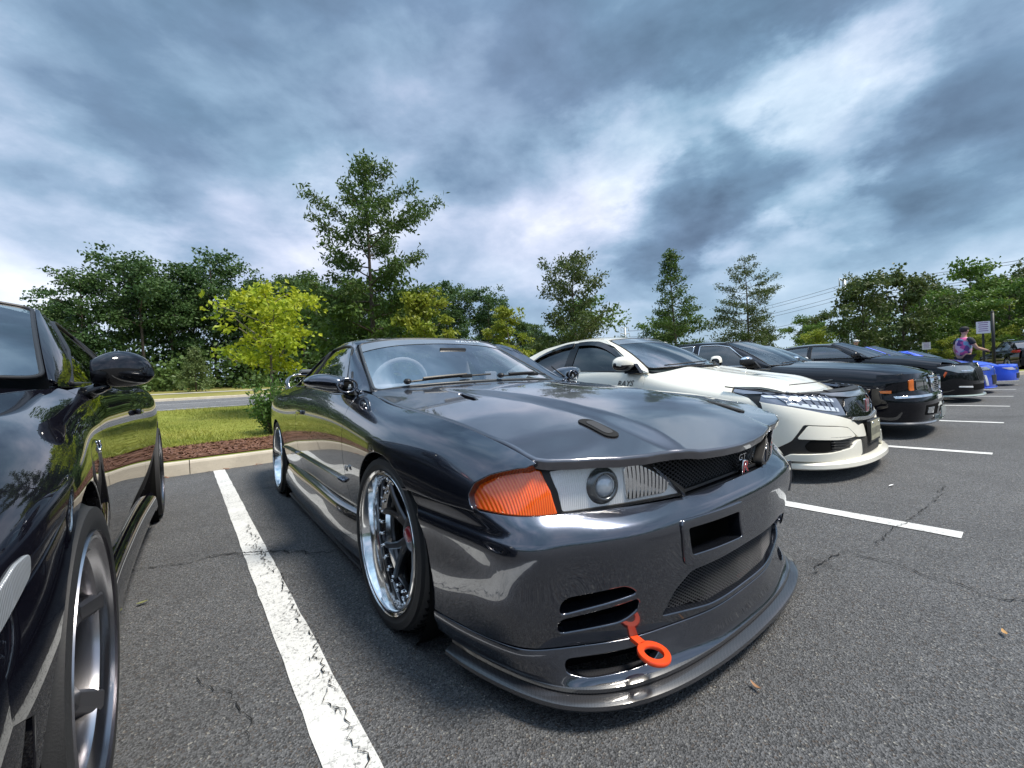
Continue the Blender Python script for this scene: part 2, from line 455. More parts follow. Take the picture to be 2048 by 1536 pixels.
def text_mesh(body, size, depth, name, m, parent, M, bevel=0.0, shear=0.0, spacing=1.0):
    """lettering turned into a mesh; M places text x -> right, y -> up"""
    cu = bpy.data.curves.new(name, 'FONT'); cu.body = body; cu.size = size; cu.extrude = depth; cu.bevel_depth = bevel; cu.shear = shear
    cu.align_x = 'CENTER'; cu.align_y = 'CENTER'; cu.resolution_u = 2; cu.space_character = spacing
    o = bpy.data.objects.new(name, cu); COL.objects.link(o)
    dg = bpy.context.evaluated_depsgraph_get(); me = bpy.data.meshes.new_from_object(o.evaluated_get(dg))
    bpy.data.objects.remove(o); bpy.data.curves.remove(cu)
    me.transform(M); me.materials.clear(); me.materials.append(m)
    ob = bpy.data.objects.new(name, me); COL.objects.link(ob)
    if parent: ob.parent = parent
    return ob
def frame(origin, right, up):
    r = Vector(right).normalized(); n = r.cross(Vector(up)).normalized(); u = n.cross(r)
    M = Matrix((r, u, n)).transposed().to_4x4(); M.translation = Vector(origin); return M
# ------------------------------------------------------------------ ground materials
def nodes_of(name):
    m = bpy.data.materials.new(name); m.use_nodes = True; t = m.node_tree
    return m, t, t.nodes['Principled BSDF']
class NT:
    """small helper to wire shader nodes"""
    def __init__(s, t): s.t = t; s.tc = t.nodes.new('ShaderNodeTexCoord'); s.o = s.tc.outputs['Object']
    def noise(s, sc, det=5, rough=.6, vec=None, dist=0):
        n = s.t.nodes.new('ShaderNodeTexNoise'); s.t.links.new(vec or s.o, n.inputs['Vector'])
        n.inputs['Scale'].default_value = sc; n.inputs['Detail'].default_value = det; n.inputs['Roughness'].default_value = rough; n.inputs['Distortion'].default_value = dist
        return n.outputs['Fac']
    def voro(s, sc, feat='F1', out='Distance', vec=None, rnd=1):
        n = s.t.nodes.new('ShaderNodeTexVoronoi'); n.feature = feat; s.t.links.new(vec or s.o, n.inputs['Vector']); n.inputs['Scale'].default_value = sc; n.inputs['Randomness'].default_value = rnd
        return n.outputs[out]
    def mr(s, f, a, b, c=0, d=1):
        n = s.t.nodes.new('ShaderNodeMapRange'); s.t.links.new(f, n.inputs[0])
        for i, v in enumerate((a, b, c, d)): n.inputs[i + 1].default_value = v
        return n.outputs[0]
    def mix(s, f, a, b):
        n = s.t.nodes.new('ShaderNodeMix'); n.data_type = 'RGBA'
        for i, v in ((0, f), (6, a), (7, b)):
            if hasattr(v, 'default_value'): s.t.links.new(v, n.inputs[i])
            elif isinstance(v, tuple): n.inputs[i].default_value = (*v, 1)
            else: n.inputs[i].default_value = v
        return n.outputs[2]
    def mul(s, a, b):
        n = s.t.nodes.new('ShaderNodeMath'); n.operation = 'MULTIPLY'
        for i, v in enumerate((a, b)):
            if hasattr(v, 'default_value'): s.t.links.new(v, n.inputs[i])
            else: n.inputs[i].default_value = v
        return n.outputs[0]
    def bump(s, h, st, dist=.01):
        n = s.t.nodes.new('ShaderNodeBump'); n.inputs['Strength'].default_value = st; n.inputs['Distance'].default_value = dist
        s.t.links.new(h, n.inputs['Height']); return n.outputs[0]
def asphalt_mat(name='asphalt', base=(.120, .122, .126), fine=1.0):
    m, t, b = nodes_of(name); k = NT(t)
    cell = k.voro(210 * fine, out='Color'); sp = t.nodes.new('ShaderNodeSeparateColor'); t.links.new(cell, sp.inputs[0])
    big = k.noise(.35, 5, .6); mid = k.noise(2.6, 6, .65)
    dk = tuple(c * .42 for c in base); lt = tuple(c * 1.55 for c in base)
    c1 = k.mix(k.mr(sp.outputs[0], .1, .95), dk, lt)
    pale = k.mr(sp.outputs[1], .965, .985)
    c1 = k.mix(pale, c1, (.34, .33, .30))
    warm = k.mr(sp.outputs[2], .93, .95)
    c1 = k.mix(k.mul(warm, .5), c1, (.14, .10, .07))
    c2 = k.mix(k.mr(big, .35, .65), k.mix(.32, c1, (.03, .031, .033)), c1)
    c3 = k.mix(k.mr(mid, .46, .74, 0, .30), c2, (.045, .045, .047))
    st_ = k.noise(.9, 3, .5); c3 = k.mix(k.mr(st_, .60, .72, 0, .45), c3, (.035, .035, .036))
    sp2 = k.voro(1.3, rnd=1); c3 = k.mix(k.mr(sp2, .02, .10, .5, 0), c3, (.02, .02, .021))
    t.links.new(c3, b.inputs['Base Color'])
    b.inputs['Roughness'].default_value = .78; b.inputs['Specular IOR Level'].default_value = .35
    d = k.voro(210 * fine); t.links.new(k.bump(d, .9, .006), b.inputs['Normal'])
    return m
def line_mat():
    m, t, b = nodes_of('line_paint'); k = NT(t)
    pits = k.noise(95, 4, .7); wear = k.noise(3.2, 6, .68)
    f = k.mr(pits, .53, .62); w = k.mr(wear, .38, .62, .12, 1.0)
    c = k.mix(k.mul(f, w), k.mix(k.mr(wear, .3, .8), (.68, .68, .66), (.52, .52, .50)), (.13, .13, .13))
    t.links.new(c, b.inputs['Base Color']); b.inputs['Roughness'].default_value = .7
    t.links.new(k.bump(k.voro(150), .5, .004), b.inputs['Normal'])
    return m
def concrete_mat(name='kerb_concrete', base=(.58, .52, .42)):
    m, t, b = nodes_of(name); k = NT(t)
    c = k.mix(k.mr(k.noise(3, 6, .65), .3, .7), tuple(c * .72 for c in base), base)
    c = k.mix(k.mr(k.noise(60, 3, .7), .55, .75, 0, .5), c, tuple(c * .5 for c in base))
    t.links.new(c, b.inputs['Base Color']); b.inputs['Roughness'].default_value = .85
    t.links.new(k.bump(k.noise(120, 3, .7), .25, .004), b.inputs['Normal'])
    return m
def soil_mat(name, a, bcol, sc=14):
    m, t, b = nodes_of(name); k = NT(t)
    c = k.mix(k.mr(k.noise(sc, 6, .7), .3, .7), a, bcol); c = k.mix(k.mr(k.noise(.6, 4, .6), .4, .65, 0, .5), c, tuple(x * .6 for x in a))
    t.links.new(c, b.inputs['Base Color']); b.inputs['Roughness'].default_value = .95; b.inputs['Specular IOR Level'].default_value = .1
    t.links.new(k.bump(k.noise(sc * 5, 4, .7), .5, .02), b.inputs['Normal'])
    return m
def leaf_mat(name, a, bcol, trans=.35, sc=.9):
    """leaf: diffuse front, light let through; colour wanders from clump to clump"""
    m, t, b = nodes_of(name); k = NT(t)
    c = k.mix(k.mr(k.noise(sc, 3, .6), .36, .64), a, bcol)
    c = k.mix(k.mr(k.noise(9, 2, .5), .35, .7, 0, .45), c, tuple(x * .55 for x in a))
    t.links.new(c, b.inputs['Base Color']); b.inputs['Roughness'].default_value = .5; b.inputs['Specular IOR Level'].default_value = .35
    tr = t.nodes.new('ShaderNodeBsdfTranslucent'); t.links.new(c, tr.inputs[0])
    mx = t.nodes.new('ShaderNodeMixShader'); mx.inputs[0].default_value = trans
    t.links.new(b.outputs[0], mx.inputs[1]); t.links.new(tr.outputs[0], mx.inputs[2]); t.links.new(mx.outputs[0], t.nodes['Material Output'].inputs[0])
    return m

# ------------------------------------------------------------------ ground profile behind the kerb
KY = 6.04
GP = [(6.04, .15), (6.25, .155), (7.4, .18), (10, .30), (14, .53), (24.0, .68)]
def gz_(y):
    return float(np.interp(y, [p[0] for p in GP] + [24.01, 30, 45, 120, 800], [p[1] for p in GP] + [.80, 1.04, 1.7, 3.0, 6.0]))
def sheet(name, ys, x0, x1, m, nx=40, dz=0.0, wob=None):
    xs = np.linspace(x0, x1, nx); v = []; f = []
    for i, y in enumerate(ys):
        for x in xs:
            yy = y + (wob(x, i) if wob else 0); v.append((x, yy, gz_(yy) + dz))
    for i in range(len(ys) - 1):
        for j in range(nx - 1): f.append((i * nx + j, i * nx + j + 1, (i + 1) * nx + j + 1, (i + 1) * nx + j))
    return tag(mesh_obj(name, v, f, m, smooth=True), kind='structure')
ASPH = asphalt_mat(); LINE = line_mat(); CONC = concrete_mat()
lot = tag(mesh_obj('parking_lot', [(-120, -160, 0), (160, -160, 0), (160, KY + .02, 0), (-120, KY + .02, 0)], [(0, 1, 2, 3)], ASPH, smooth=False), kind='structure')
# earth under everything out to the horizon
tag(mesh_obj('ground', [(-900, -900, -.06), (900, -900, -.06), (900, 900, -.06), (-900, 900, -.06)], [(0, 1, 2, 3)], soil_mat('earth', (.10, .12, .04), (.15, .15, .07), 2), smooth=False), kind='structure')
# stall lines
def stall_line(x, y0, y1, w=.112, n=60, parent=lot, seed=0):
    r = random.Random(seed); L = []; Rr = []
    for i in range(n + 1):
        y = y0 + (y1 - y0) * i / n
        L.append((x - w / 2 + r.uniform(-.0025, .0025), y, .004)); Rr.append((x + w / 2 + r.uniform(-.0025, .0025), y, .004))
    v = L + Rr; f = [(i, n + 1 + i, n + 2 + i, i + 1) for i in range(n)]
    return mesh_obj('stall_line', v, f, LINE, parent, smooth=False)
for i, x in enumerate([.270, 3.06, 5.80, 8.53, 11.30, 14.0, 16.75, 19.5, 22.2, -2.47]):
    stall_line(x, .232, 6.0, seed=i)
# cracks: thin jagged ribbons in the surface
CRACK = mat('crack_dark', (.022, .022, .022), rough=.95, spec=.1)
def crack(pts, w, seed, z=.0065, step=.02, jit=.011, parent=lot):
    r = random.Random(seed); p = resample(np.array(pts, float), step, closed=False); v = []; f = []
    off = 0
    for i, q in enumerate(p):
        t = p[min(i + 1, len(p) - 1)] - p[max(0, i - 1)]; t = t / (np.linalg.norm(t) + 1e-9); nn = np.array([-t[1], t[0]])
        off = off * .6 + r.uniform(-jit, jit); ww = w * r.uniform(.2, 1.15) * (1 if 1 < i < len(p) - 2 else .3)
        c = q + nn * off; v += [(*(c + nn * ww), z), (*(c - nn * ww), z)]
    for i in range(len(p) - 1): f.append((2 * i, 2 * i + 1, 2 * i + 3, 2 * i + 2))
    return mesh_obj('asphalt_crack', v, f, CRACK, parent, smooth=False)
crack([(-.32, 2.97), (0, 2.86), (.2, 2.80), (.33, 2.70), (.48, 2.50), (.62, 2.42)], .005, 1, jit=.02)
crack([(.05, 2.90), (.25, 2.72), (.36, 2.66)], .003, 2, jit=.015)
crack([(2.05, .62), (2.44, .57), (2.40, .33), (2.34, .10), (2.45, -.10)], .003, 3, jit=.015)
crack([(2.6, .50), (3.4, .42), (4.2, .38)], .0025, 4, jit=.012)
for sd, (a, b) in enumerate([((.285, 3.35), (.295, 2.55)), ((.31, 2.55), (.30, 1.75)), ((.30, 1.75), (.305, 1.30)), ((.275, 1.35), (.30, .98)), ((.255, 2.95), (.29, 2.35))]):
    crack([a, ((a[0] + b[0]) / 2 + .012, (a[1] + b[1]) / 2), b], .0030 - .0003 * sd, 20 + sd, z=.0085, jit=.014, step=.011)
rr_ = random.Random(8)
for i in range(44):
    y = rr_.uniform(.95, 3.4); x = rr_.uniform(.27, .32); crack([(x, y), (x + rr_.uniform(-.06, .045), y + rr_.uniform(-.05, .05))], .0017, 40 + i, z=.0085, jit=.01, step=.012)
crack([(-.02, 1.72), (.0, 1.62), (.06, 1.52), (.09, 1.36), (.085, 1.25)], .0016, 99, jit=.008)
# kerb: sections with joints
def kerb_run(p0, p1, name='kerb', out=(0, -1), h=.15, zf=None, parent=None, n=1):
    p0 = np.array(p0, float); p1 = np.array(p1, float); L = np.linalg.norm(p1 - p0); d = (p1 - p0) / L; o = np.array(out, float)
    k = max(1, int(round(L / 3.0)))
    root_ = parent
    for i in range(k):
        a = p0 + d * (L * i / k + .004); b = p0 + d * (L * (i + 1) / k - .004)
        prof = [(-.16, h - .20), (-.16, h), (-.04, h + .002), (-.018, h - .006), (-.008, h - .026), (.008, 0 if zf is None else 0), (.008, -.06)]
        v = []
        for q in (a, b):
            for s, z in prof: v.append((*(q + o * s), z + (zf or 0)))
        m_ = len(prof); f = [(j, j + 1, m_ + j + 1, m_ + j) for j in range(m_ - 1)] + [list(range(m_))[::-1], [m_ + j for j in range(m_)]]
        ob = mesh_obj('kerb_section', v, f, CONC, root_, smooth=False)
    return root_
kb = tag(empty('kerb', (0, 0, 0)), kind='structure'); kerb_run((-15, KY), (60, KY), parent=kb)
# planting strip, lawn, road, verge
wob = lambda x, i: (.10 * math.sin(x * 1.7) + .06 * math.sin(x * 4.1 + 1)) if i == 1 else 0
LAWN = soil_mat('lawn_soil', (.17, .20, .035), (.28, .29, .07), 9)
sheet('mulch_bed', [KY + .16, 7.5], -40, 70, soil_mat('mulch_soil', (.09, .045, .028), (.18, .09, .055), 30), nx=200, dz=.012, wob=lambda x, i: (.08 * math.sin(x * 1.7) + .05 * math.sin(x * 4.1 + 1)) if i == 1 else 0)
sheet('lawn', [KY + .10, 7.6, 10, 12, 14.0], -60, 90, LAWN, nx=60)
sheet('road', [14.0, 17, 20, 24.0], -120, 160, asphalt_mat('road_asphalt', (.17, .175, .185), .5), nx=30, dz=.004)
road = bpy.data.objects['road']
def road_line(y, x0, x1, w=.12):
    return mesh_obj('road_marking', [(x0, y - w / 2, gz_(y - w / 2) + .010), (x1, y - w / 2, gz_(y - w / 2) + .010), (x1, y + w / 2, gz_(y + w / 2) + .010), (x0, y + w / 2, gz_(y + w / 2) + .010)], [(0, 1, 2, 3)], LINE, road, smooth=False)
road_line(14.35, -40, 60); road_line(23.6, -40, 60)
for i in range(-5, 9): road_line(18.9, i * 9.0 - 1.2, i * 9.0 + 2.4, .16)
kb2 = tag(empty('far_kerb', (0, 0, 0)), kind='structure'); kerb_run((-60, 24.0), (80, 24.0), h=.14, zf=.66, parent=kb2)
sheet('verge', [24.1, 27, 30, 36, 45, 120, 800], -400, 400, soil_mat('verge_grass', (.20, .20, .05), (.32, .28, .11), 5), nx=30)
# far sidewalk line on the verge
sheet('footpath', [28.6, 29.9], -60, 90, concrete_mat('path_concrete', (.46, .43, .36)), nx=20, dz=.02)

# ------------------------------------------------------------------ grass blades and mulch chips (countless: stuff)
def scatter_grass(name, n, x0, x1, y0, y1, hgt, m, label, clump=1.0, seed=1):
    g = np.random.default_rng(seed); x = g.uniform(x0, x1, n); y = y0 + (y1 - y0) * g.random(n) ** 1.35
    z = np.interp(y, [p[0] for p in GP] + [24.01, 30, 45], [p[1] for p in GP] + [.80, 1.04, 1.7])
    y = y + .0
    lo = 7.42 + .08 * np.sin(x * 1.7) + .05 * np.sin(x * 4.1 + 1) + g.normal(0, .05, n)
    if y0 < 8: y = np.maximum(y, lo)
    a = g.uniform(0, 2 * np.pi, n); hh = hgt * g.uniform(.45, 1.25, n) * (1 + .5 * np.sin(x * 2.3 + y)); w = hgt * .14
    lean = g.uniform(-.8, .8, (n, 2)) * hh[:, None]
    v = np.zeros((n, 3, 3)); v[:, 0] = np.stack([x - w * np.cos(a), y - w * np.sin(a), z - .005], 1); v[:, 1] = np.stack([x + w * np.cos(a), y + w * np.sin(a), z - .005], 1)
    v[:, 2] = np.stack([x + lean[:, 0], y + lean[:, 1], z + hh], 1)
    o = mesh_obj(name, v.reshape(-1, 3), np.arange(3 * n).reshape(-1, 3), m, smooth=False)
    return tag(o, label, 'grass', kind='stuff')
scatter_grass('grass', 90000, -6, 9, 7.4, 13.9, .042, leaf_mat('grass_blade', (.23, .28, .04), (.42, .40, .09), .3, .7), 'mown green lawn between the mulch bed and the road', seed=3)
def scatter_chips():
    g = np.random.default_rng(4); n = 7000; x = g.uniform(-2.5, 6, n); y = KY + .17 + g.random(n) * 1.28 + .06 * np.sin(x * 1.7); z = np.interp(y, [p[0] for p in GP], [p[1] for p in GP]) + .02
    y = np.where(g.random(n) < .02, KY - g.random(n) * .15, y); z = np.where(y < KY, .008, z)
    L = g.uniform(.012, .04, n); w = g.uniform(.004, .010, n); a = g.uniform(0, np.pi, n); ti = g.uniform(-.5, .5, n)
    dx = np.stack([np.cos(a), np.sin(a), ti], 1) * L[:, None]; dy = np.stack([-np.sin(a), np.cos(a), g.uniform(-.6, .6, n)], 1) * w[:, None]
    c = np.stack([x, y, z], 1); v = np.stack([c - dx - dy, c + dx - dy, c + dx + dy, c - dx + dy], 1)
    o = mesh_obj('mulch_chips', v.reshape(-1, 3), np.arange(4 * n).reshape(-1, 4), leaf_mat('bark_chip', (.12, .055, .032), (.24, .12, .075), 0, 40), smooth=False)
    tag(o, 'reddish brown bark mulch along the kerb', 'mulch', kind='stuff')
scatter_chips()
# ------------------------------------------------------------------ trees
BARK = mat('bark', (.085, .068, .052), rough=.9, var=(18, .35), bump=(40, .6))
BARKL = mat('bark_pale', (.17, .145, .115), rough=.9, var=(18, .3), bump=(40, .5))
def leaf_cloud(cent, per, spread, L, w, rng, droop=0.0, fold=True, up=None):
    """leaf-sized folded quads round cluster centres -> verts, faces"""
    cent = np.asarray(cent); n = len(cent) * per
    c = np.repeat(cent, per, 0) + rng.normal(0, 1, (n, 3)) * np.asarray(spread)
    d = rng.normal(0, 1, (n, 3)); d[:, 2] -= droop; d /= np.linalg.norm(d, axis=1, keepdims=True)
    q = np.cross(d, rng.normal(0, 1, (n, 3))); q /= np.maximum(np.linalg.norm(q, axis=1, keepdims=True), 1e-6)
    nn = np.cross(d, q)
    l = L * rng.uniform(.6, 1.3, n)[:, None]; ww = w * rng.uniform(.7, 1.2, n)[:, None]
    p0 = c; p2 = c + d * l; p1 = c + d * l * .5 + q * ww + nn * ww * .35; p3 = c + d * l * .5 - q * ww + nn * ww * .35
    v = np.stack([p0, p1, p2, p3], 1).reshape(-1, 3); f = np.arange(4 * n).reshape(-1, 4)
    return v, f
def limb(mb, p0, p1, r0, r1, rng, k=5, bend=.12, n=6, sag=0.0):
    p0 = np.array(p0, float); p1 = np.array(p1, float); L = np.linalg.norm(p1 - p0); pts = []
    o = rng.normal(0, bend * L, 3)
    for i in range(k + 1):
        t = i / k; q = p0 + (p1 - p0) * t + o * t * (1 - t) * 1.5; q[2] += -sag * L * t * (1 - t) * 2; pts.append(q)
    mb.tube([tuple(p) for p in pts], [r0 + (r1 - r0) * i / k for i in range(k + 1)], n=n)
    return pts
def make_oak(name, h, spread, leafm, seed, base=.16, per=9, dens=1.0, leaf=(.15, .028), lean=.0, profile=None, cluster=.13, bark=BARK, up=.45):
    """central leader, rising side branches with tufts of narrow leaves; returns root empty > trunk, crown"""
    rng = np.random.default_rng(seed); root = empty(name); mb = MB()
    lead = limb(mb, (0, 0, -.1), (lean * h, 0, h), .014 * h, .006, rng, k=10, bend=.015, n=8)
    cent = []
    lv = lambda t: np.array([np.interp(t, np.linspace(0, 1, 11), [q[i] for q in lead]) for i in range(3)])
    prof = profile or [(0, .55), (.2, 1.0), (.45, .85), (.7, .55), (.9, .25), (1, .08)]
    nb = int(34 * dens)
    for i in range(nb):
        t = base + (1 - base) * (i + rng.uniform(0, .9)) / nb
        s = (t - base) / (1 - base); L = spread * np.interp(s, [p[0] for p in prof], [p[1] for p in prof]) * rng.uniform(.55, 1.15)
        a = i * 2.4 + rng.uniform(-.5, .5); p0 = lv(t); el = up * (0.15 + 1.0 * s) + rng.uniform(-.12, .25)
        p1 = p0 + np.array([math.cos(a) * L, math.sin(a) * L, L * el])
        pts = limb(mb, p0, p1, .004 * h * (1.1 - s) + .006, .004, rng, k=6, bend=.06, n=5, sag=.04)
        cent.append(pts[-1])
        nt_ = max(3, int(L / .22))
        for j in range(nt_):
            u = .25 + .75 * (j + rng.random()) / nt_; q = np.array([np.interp(u, np.linspace(0, 1, 7), [z[k] for z in pts]) for k in range(3)])
            l2 = L * .32 * (1.15 - u) + .12; b = a + rng.choice([-1, 1]) * rng.uniform(.5, 1.2); e = q + np.array([math.cos(b) * l2, math.sin(b) * l2, rng.uniform(-.05, .5) * l2])
            limb(mb, q, e, .006, .003, rng, k=2, n=4); 
            m_ = max(1, int(l2 / .16))
            for k2 in range(m_ + 1): cent.append(q + (e - q) * (k2 + .5) / (m_ + .5))
    for k in range(int(10 * dens)): cent.append(lv(1 - .012 * k) + rng.normal(0, .08, 3))
    mb.build('trunk', bark, root, smooth=True)
    v, f = leaf_cloud(cent, per, (cluster, cluster, cluster * .8), leaf[0], leaf[1], rng, droop=.25)
    mesh_obj('crown', v, f, leafm, root, smooth=False)
    return root
def make_broad(name, h, w, leafm, seed, base=.3, per=30, ncl=130, leaf=(.22, .075), layers=True, trunk_r=.016, bark=BARK, fork=1, gap=.0, low=None):
    """broad-leaved tree: trunk, limbs, and leaf clumps spread through an uneven crown"""
    rng = np.random.default_rng(seed); root = empty(name); mb = MB(); cent = []
    top = np.array([rng.normal(0, .04) * h, rng.normal(0, .04) * h, h * .9])
    tr = limb(mb, (0, 0, -.1), top, trunk_r * h, .01 * h * .4, rng, k=8, bend=.03, n=8)
    nl = 15
    lobes = []
    for i in range(nl):
        t = base + (.93 - base) * i / nl; p0 = np.array([np.interp(t, np.linspace(0, .9, 9), [q[k] for q in tr]) for k in range(3)]); p0[2] = np.interp(t, np.linspace(0, .9, 9), [q[2] for q in tr])
        s = (t - base) / (1 - base); R_ = w * (math.sin(math.pi * min(1, .18 + .80 * s)) ** .7) * rng.uniform(.55, 1.1)
        a = i * 2.4 + rng.uniform(-.4, .4); p1 = p0 + np.array([math.cos(a) * R_, math.sin(a) * R_, R_ * rng.uniform(.25, .75)])
        limb(mb, p0, p1, .006 * h * (1.2 - s), .01, rng, k=5, bend=.1, n=5); lobes.append((p1, R_))
        lobes.append(((p0 + p1) / 2 + rng.normal(0, .1 * w, 3), R_ * .8))
    lobes.append((top, w * .5))
    for i in range(ncl):
        p, R_ = lobes[rng.integers(len(lobes))]
        d = rng.normal(0, 1, 3); d /= np.linalg.norm(d); rad = w * .36 * rng.random() ** .4
        c = p + d * rad * np.array([1, 1, .55 if layers else .9]); c[2] = max(c[2], (low if low is not None else base * .8) * h); cent.append(c)
    mb.build('trunk', bark, root, smooth=True)
    sp = w * .085
    v, f = leaf_cloud(cent, per, (sp * 1.25, sp * 1.25, sp * .62), leaf[0], leaf[1], rng, droop=.2)
    mesh_obj('crown', v, f, leafm, root, smooth=False)
    return root
def put(o, x, y, rz=0.0, s=1.0, z=None, sz=None):
    o.location = (x, y, gz_(y) if z is None and y > KY else (z or 0)); o.rotation_euler = (0, 0, rz); o.scale = (s, s, sz or s); return o
def build_trees():
    OAK = leaf_mat('oak_leaf', (.055, .115, .02), (.105, .165, .032), .3, 1.6)
    OAK2 = leaf_mat('oak_leaf_olive', (.06, .105, .024), (.12, .15, .04), .3, 1.2)
    YEL = leaf_mat('yellow_leaf', (.33, .44, .03), (.52, .54, .035), .4, 1.8)
    YG = leaf_mat('yellow_green_leaf', (.22, .30, .035), (.36, .38, .05), .4, 1.3)
    WOOD = [leaf_mat('wood_leaf_dark', (.045, .105, .032), (.095, .165, .045), .28, .35), leaf_mat('wood_leaf_mid', (.06, .125, .036), (.115, .18, .045), .28, .35)]
    GRN = leaf_mat('green_leaf', (.09, .18, .028), (.15, .23, .042), .35, .7)
    # tall oak beyond the grey car, oaks along the row
    oaks = 'oaks in a row behind the parked cars'
    prof = [(0, .5), (.12, .9), (.3, 1.0), (.42, .62), (.6, .95), (.72, .6), (.85, .42), (.95, .22), (1, .06)]
    o = make_oak('oak_tree', 7.35, 2.35, OAK, 11, base=.17, dens=1.35, per=17, profile=prof, leaf=(.16, .030), cluster=.11); put(o, 4.45, 12.0, 1.9, .90, sz=.96)
    tag(o, 'tall dark green oak rising highest above the grey coupe roof', 'tree', oaks)
    o = make_oak('oak_tree', 5.4, 2.0, OAK2, 12, base=.12, dens=1.2, per=14, leaf=(.17, .035), cluster=.13, profile=[(0, .8), (.15, 1.0), (.35, .9), (.5, .35), (.7, .75), (.85, .55), (1, .15)], up=.6); put(o, 13.1, 12.0, 1.0)
    tag(o, 'bushy green oak over the rear of the white hatchback', 'tree', oaks)
    o = make_oak('oak_tree', 7.0, 1.9, OAK, 13, base=.10, dens=1.4, per=15, leaf=(.17, .034), cluster=.12, lean=.04, profile=[(0, .8), (.2, .9), (.4, .95), (.5, .55), (.7, .45), (.9, .22), (1, .05)]); put(o, 21.4, 12.0, 2.2)
    tag(o, 'dark pointed oak above the white hatchback windscreen', 'tree', oaks)
    o = make_oak('oak_tree', 7.8, 2.5, OAK2, 14, base=.14, dens=1.2, per=11, leaf=(.17, .032), cluster=.12, profile=[(0, .7), (.2, .85), (.5, .9), (.7, .75), (.9, .45), (1, .2)], up=.35); put(o, 30.4, 12.0, .3)
    tag(o, 'airy oak with open branches left of the power pole', 'tree', oaks)
    # yellow ornamental trees
    ye = 'young yellow-leaved trees on the lawn'
    o = make_broad('yellow_tree', 2.95, 1.1, YEL, 24, base=.36, per=20, ncl=135, leaf=(.12, .042), bark=BARKL, trunk_r=.013, low=.38); put(o, 1.52, 10.6, .6)
    tag(o, 'bright yellow-green tree with pale trunk behind the grey coupe tail', 'tree', ye)
    o2 = make_broad('yellow_tree', 3.3, .72, YG, 22, base=.2, per=24, ncl=150, leaf=(.12, .042), bark=BARKL); put(o2, 5.35, 10.4, .0)
    tag(o2, 'yellow-green tree right of the tall oak trunk', 'tree', ye)
    o3 = make_broad('yellow_tree', 3.1, .7, YG, 23, base=.15, per=24, ncl=120, leaf=(.12, .042), bark=BARKL); put(o3, 8.7, 11.0, 2)
    tag(o3, 'small yellow-green tree behind the windscreen of the grey coupe', 'tree', ye)
    # leafy underplanting seen over the roofs
    md = 'leafy trees beyond the lawn'
    for i, (x, y, h, w, lab) in enumerate([(4.3, 13.2, 3.6, 1.7, 'low spreading green tree in front of the tall oak trunk'), (15.5, 13.5, 3.9, 1.6, 'rounded green tree right of the bushy oak'), (23.6, 14.2, 4.4, 1.5, 'pale green tree between the dark pointed oak and the airy oak'), (32.5, 13.6, 4.0, 2.2, 'broad dark tree under the airy oak')]):
        o = make_broad('green_tree', h, w, GRN if i != 3 else OAK2, 30 + i, base=.12, per=26, ncl=130, leaf=(.16, .055)); put(o, x, y - .0 if y < 14 else 13.6, i); tag(o, lab, 'tree', md)
    # woodland edge: individual trees
    protos = [make_broad('woodland_tree', 11, 3.0, WOOD[i % 2], 50 + i, base=b, per=44, ncl=nc, leaf=(.27, .10), low=lo, layers=False, trunk_r=.012) for i, (b, nc, lo) in enumerate([(.30, 150, .2), (.22, 190, .1), (.45, 130, .35), (.15, 210, .05), (.35, 150, .22)])]
    wl = 'trees of the wood across the road'
    spots = [(-13, 38, .62, 1), (-10.5, 34, .52, 3), (-8.2, 37, .50, 0), (-4.8, 35.5, .80, 0), (-2.0, 36, 1.00, 2), (-.6, 37.5, .95, 4), (1.9, 38, 1.10, 2), (3.6, 36.5, .88, 1), (5.6, 38, .95, 3), (7.6, 36.6, .98, 1), (9.6, 38.5, 1.02, 0), (11.6, 36.5, .94, 3), (13.8, 38, .95, 1), (16, 37, .90, 4), (18.6, 37.5, .92, 3), (21.4, 37, 1.02, 0), (23.4, 38.5, .98, 2), (26.3, 37, .98, 4), (28.6, 39, .85, 1), (31.5, 38, .80, 3), (35, 39, .72, 1), (-6.2, 39.5, .72, 3), (-2.8, 40, .8, 1), (.6, 41, .86, 3), (4.8, 41.5, .9, 3), (8.8, 42, .95, 1), (13, 42.5, .95, 3), (17.5, 42, .92, 1), (22, 42.5, .9, 3), (-16, 40, .6, 3), (-20, 41, .62, 1), (39, 41, .62, 3), (43.5, 42, .55, 1)]
    seen = set(); rr = random.Random(3); wood = []
    words = {0: 'dark round-headed tree', 1: 'dense bushy tree', 2: 'tall bare-stemmed tree with open top', 3: 'low-branched leafy tree', 4: 'mid-green straight tree'}
    for x, y, s, k in spots:
        if k in seen: o = copy_tree(protos[k])
        else: o = protos[k]; seen.add(k)
        put(o, x, y, rr.uniform(0, 6), s * .82, sz=s * .82 * rr.uniform(.94, 1.06))
        wood.append((x / y, k, o))
    ORD = ['leftmost', 'second from the left', 'third from the left', 'fourth from the left', 'fifth from the left', 'sixth from the left', 'seventh from the left', 'eighth from the left', 'ninth from the left', 'tenth from the left', 'eleventh from the left', 'twelfth from the left', 'thirteenth from the left', 'fourteenth from the left']
    for k in words:
        for i, (_, _, o) in enumerate(sorted([w for w in wood if w[1] == k], key=lambda w: w[0])): tag(o, words[k] + ' in the wood, ' + ORD[i], 'tree', wl)
    # undergrowth along the wood edge (reads as one mass)
    rng = np.random.default_rng(9); n = 1500
    c = np.stack([rng.uniform(-22, 46, n), rng.uniform(33, 45, n), np.zeros(n)], 1); c[:, 2] = [gz_(y) for y in c[:, 1]]; c[:, 2] += rng.random(n) ** 1.7 * (2.2 + (c[:, 1] - 33) * .32)
    v, f = leaf_cloud(c, 36, (.5, .4, .35), .30, .12, rng)
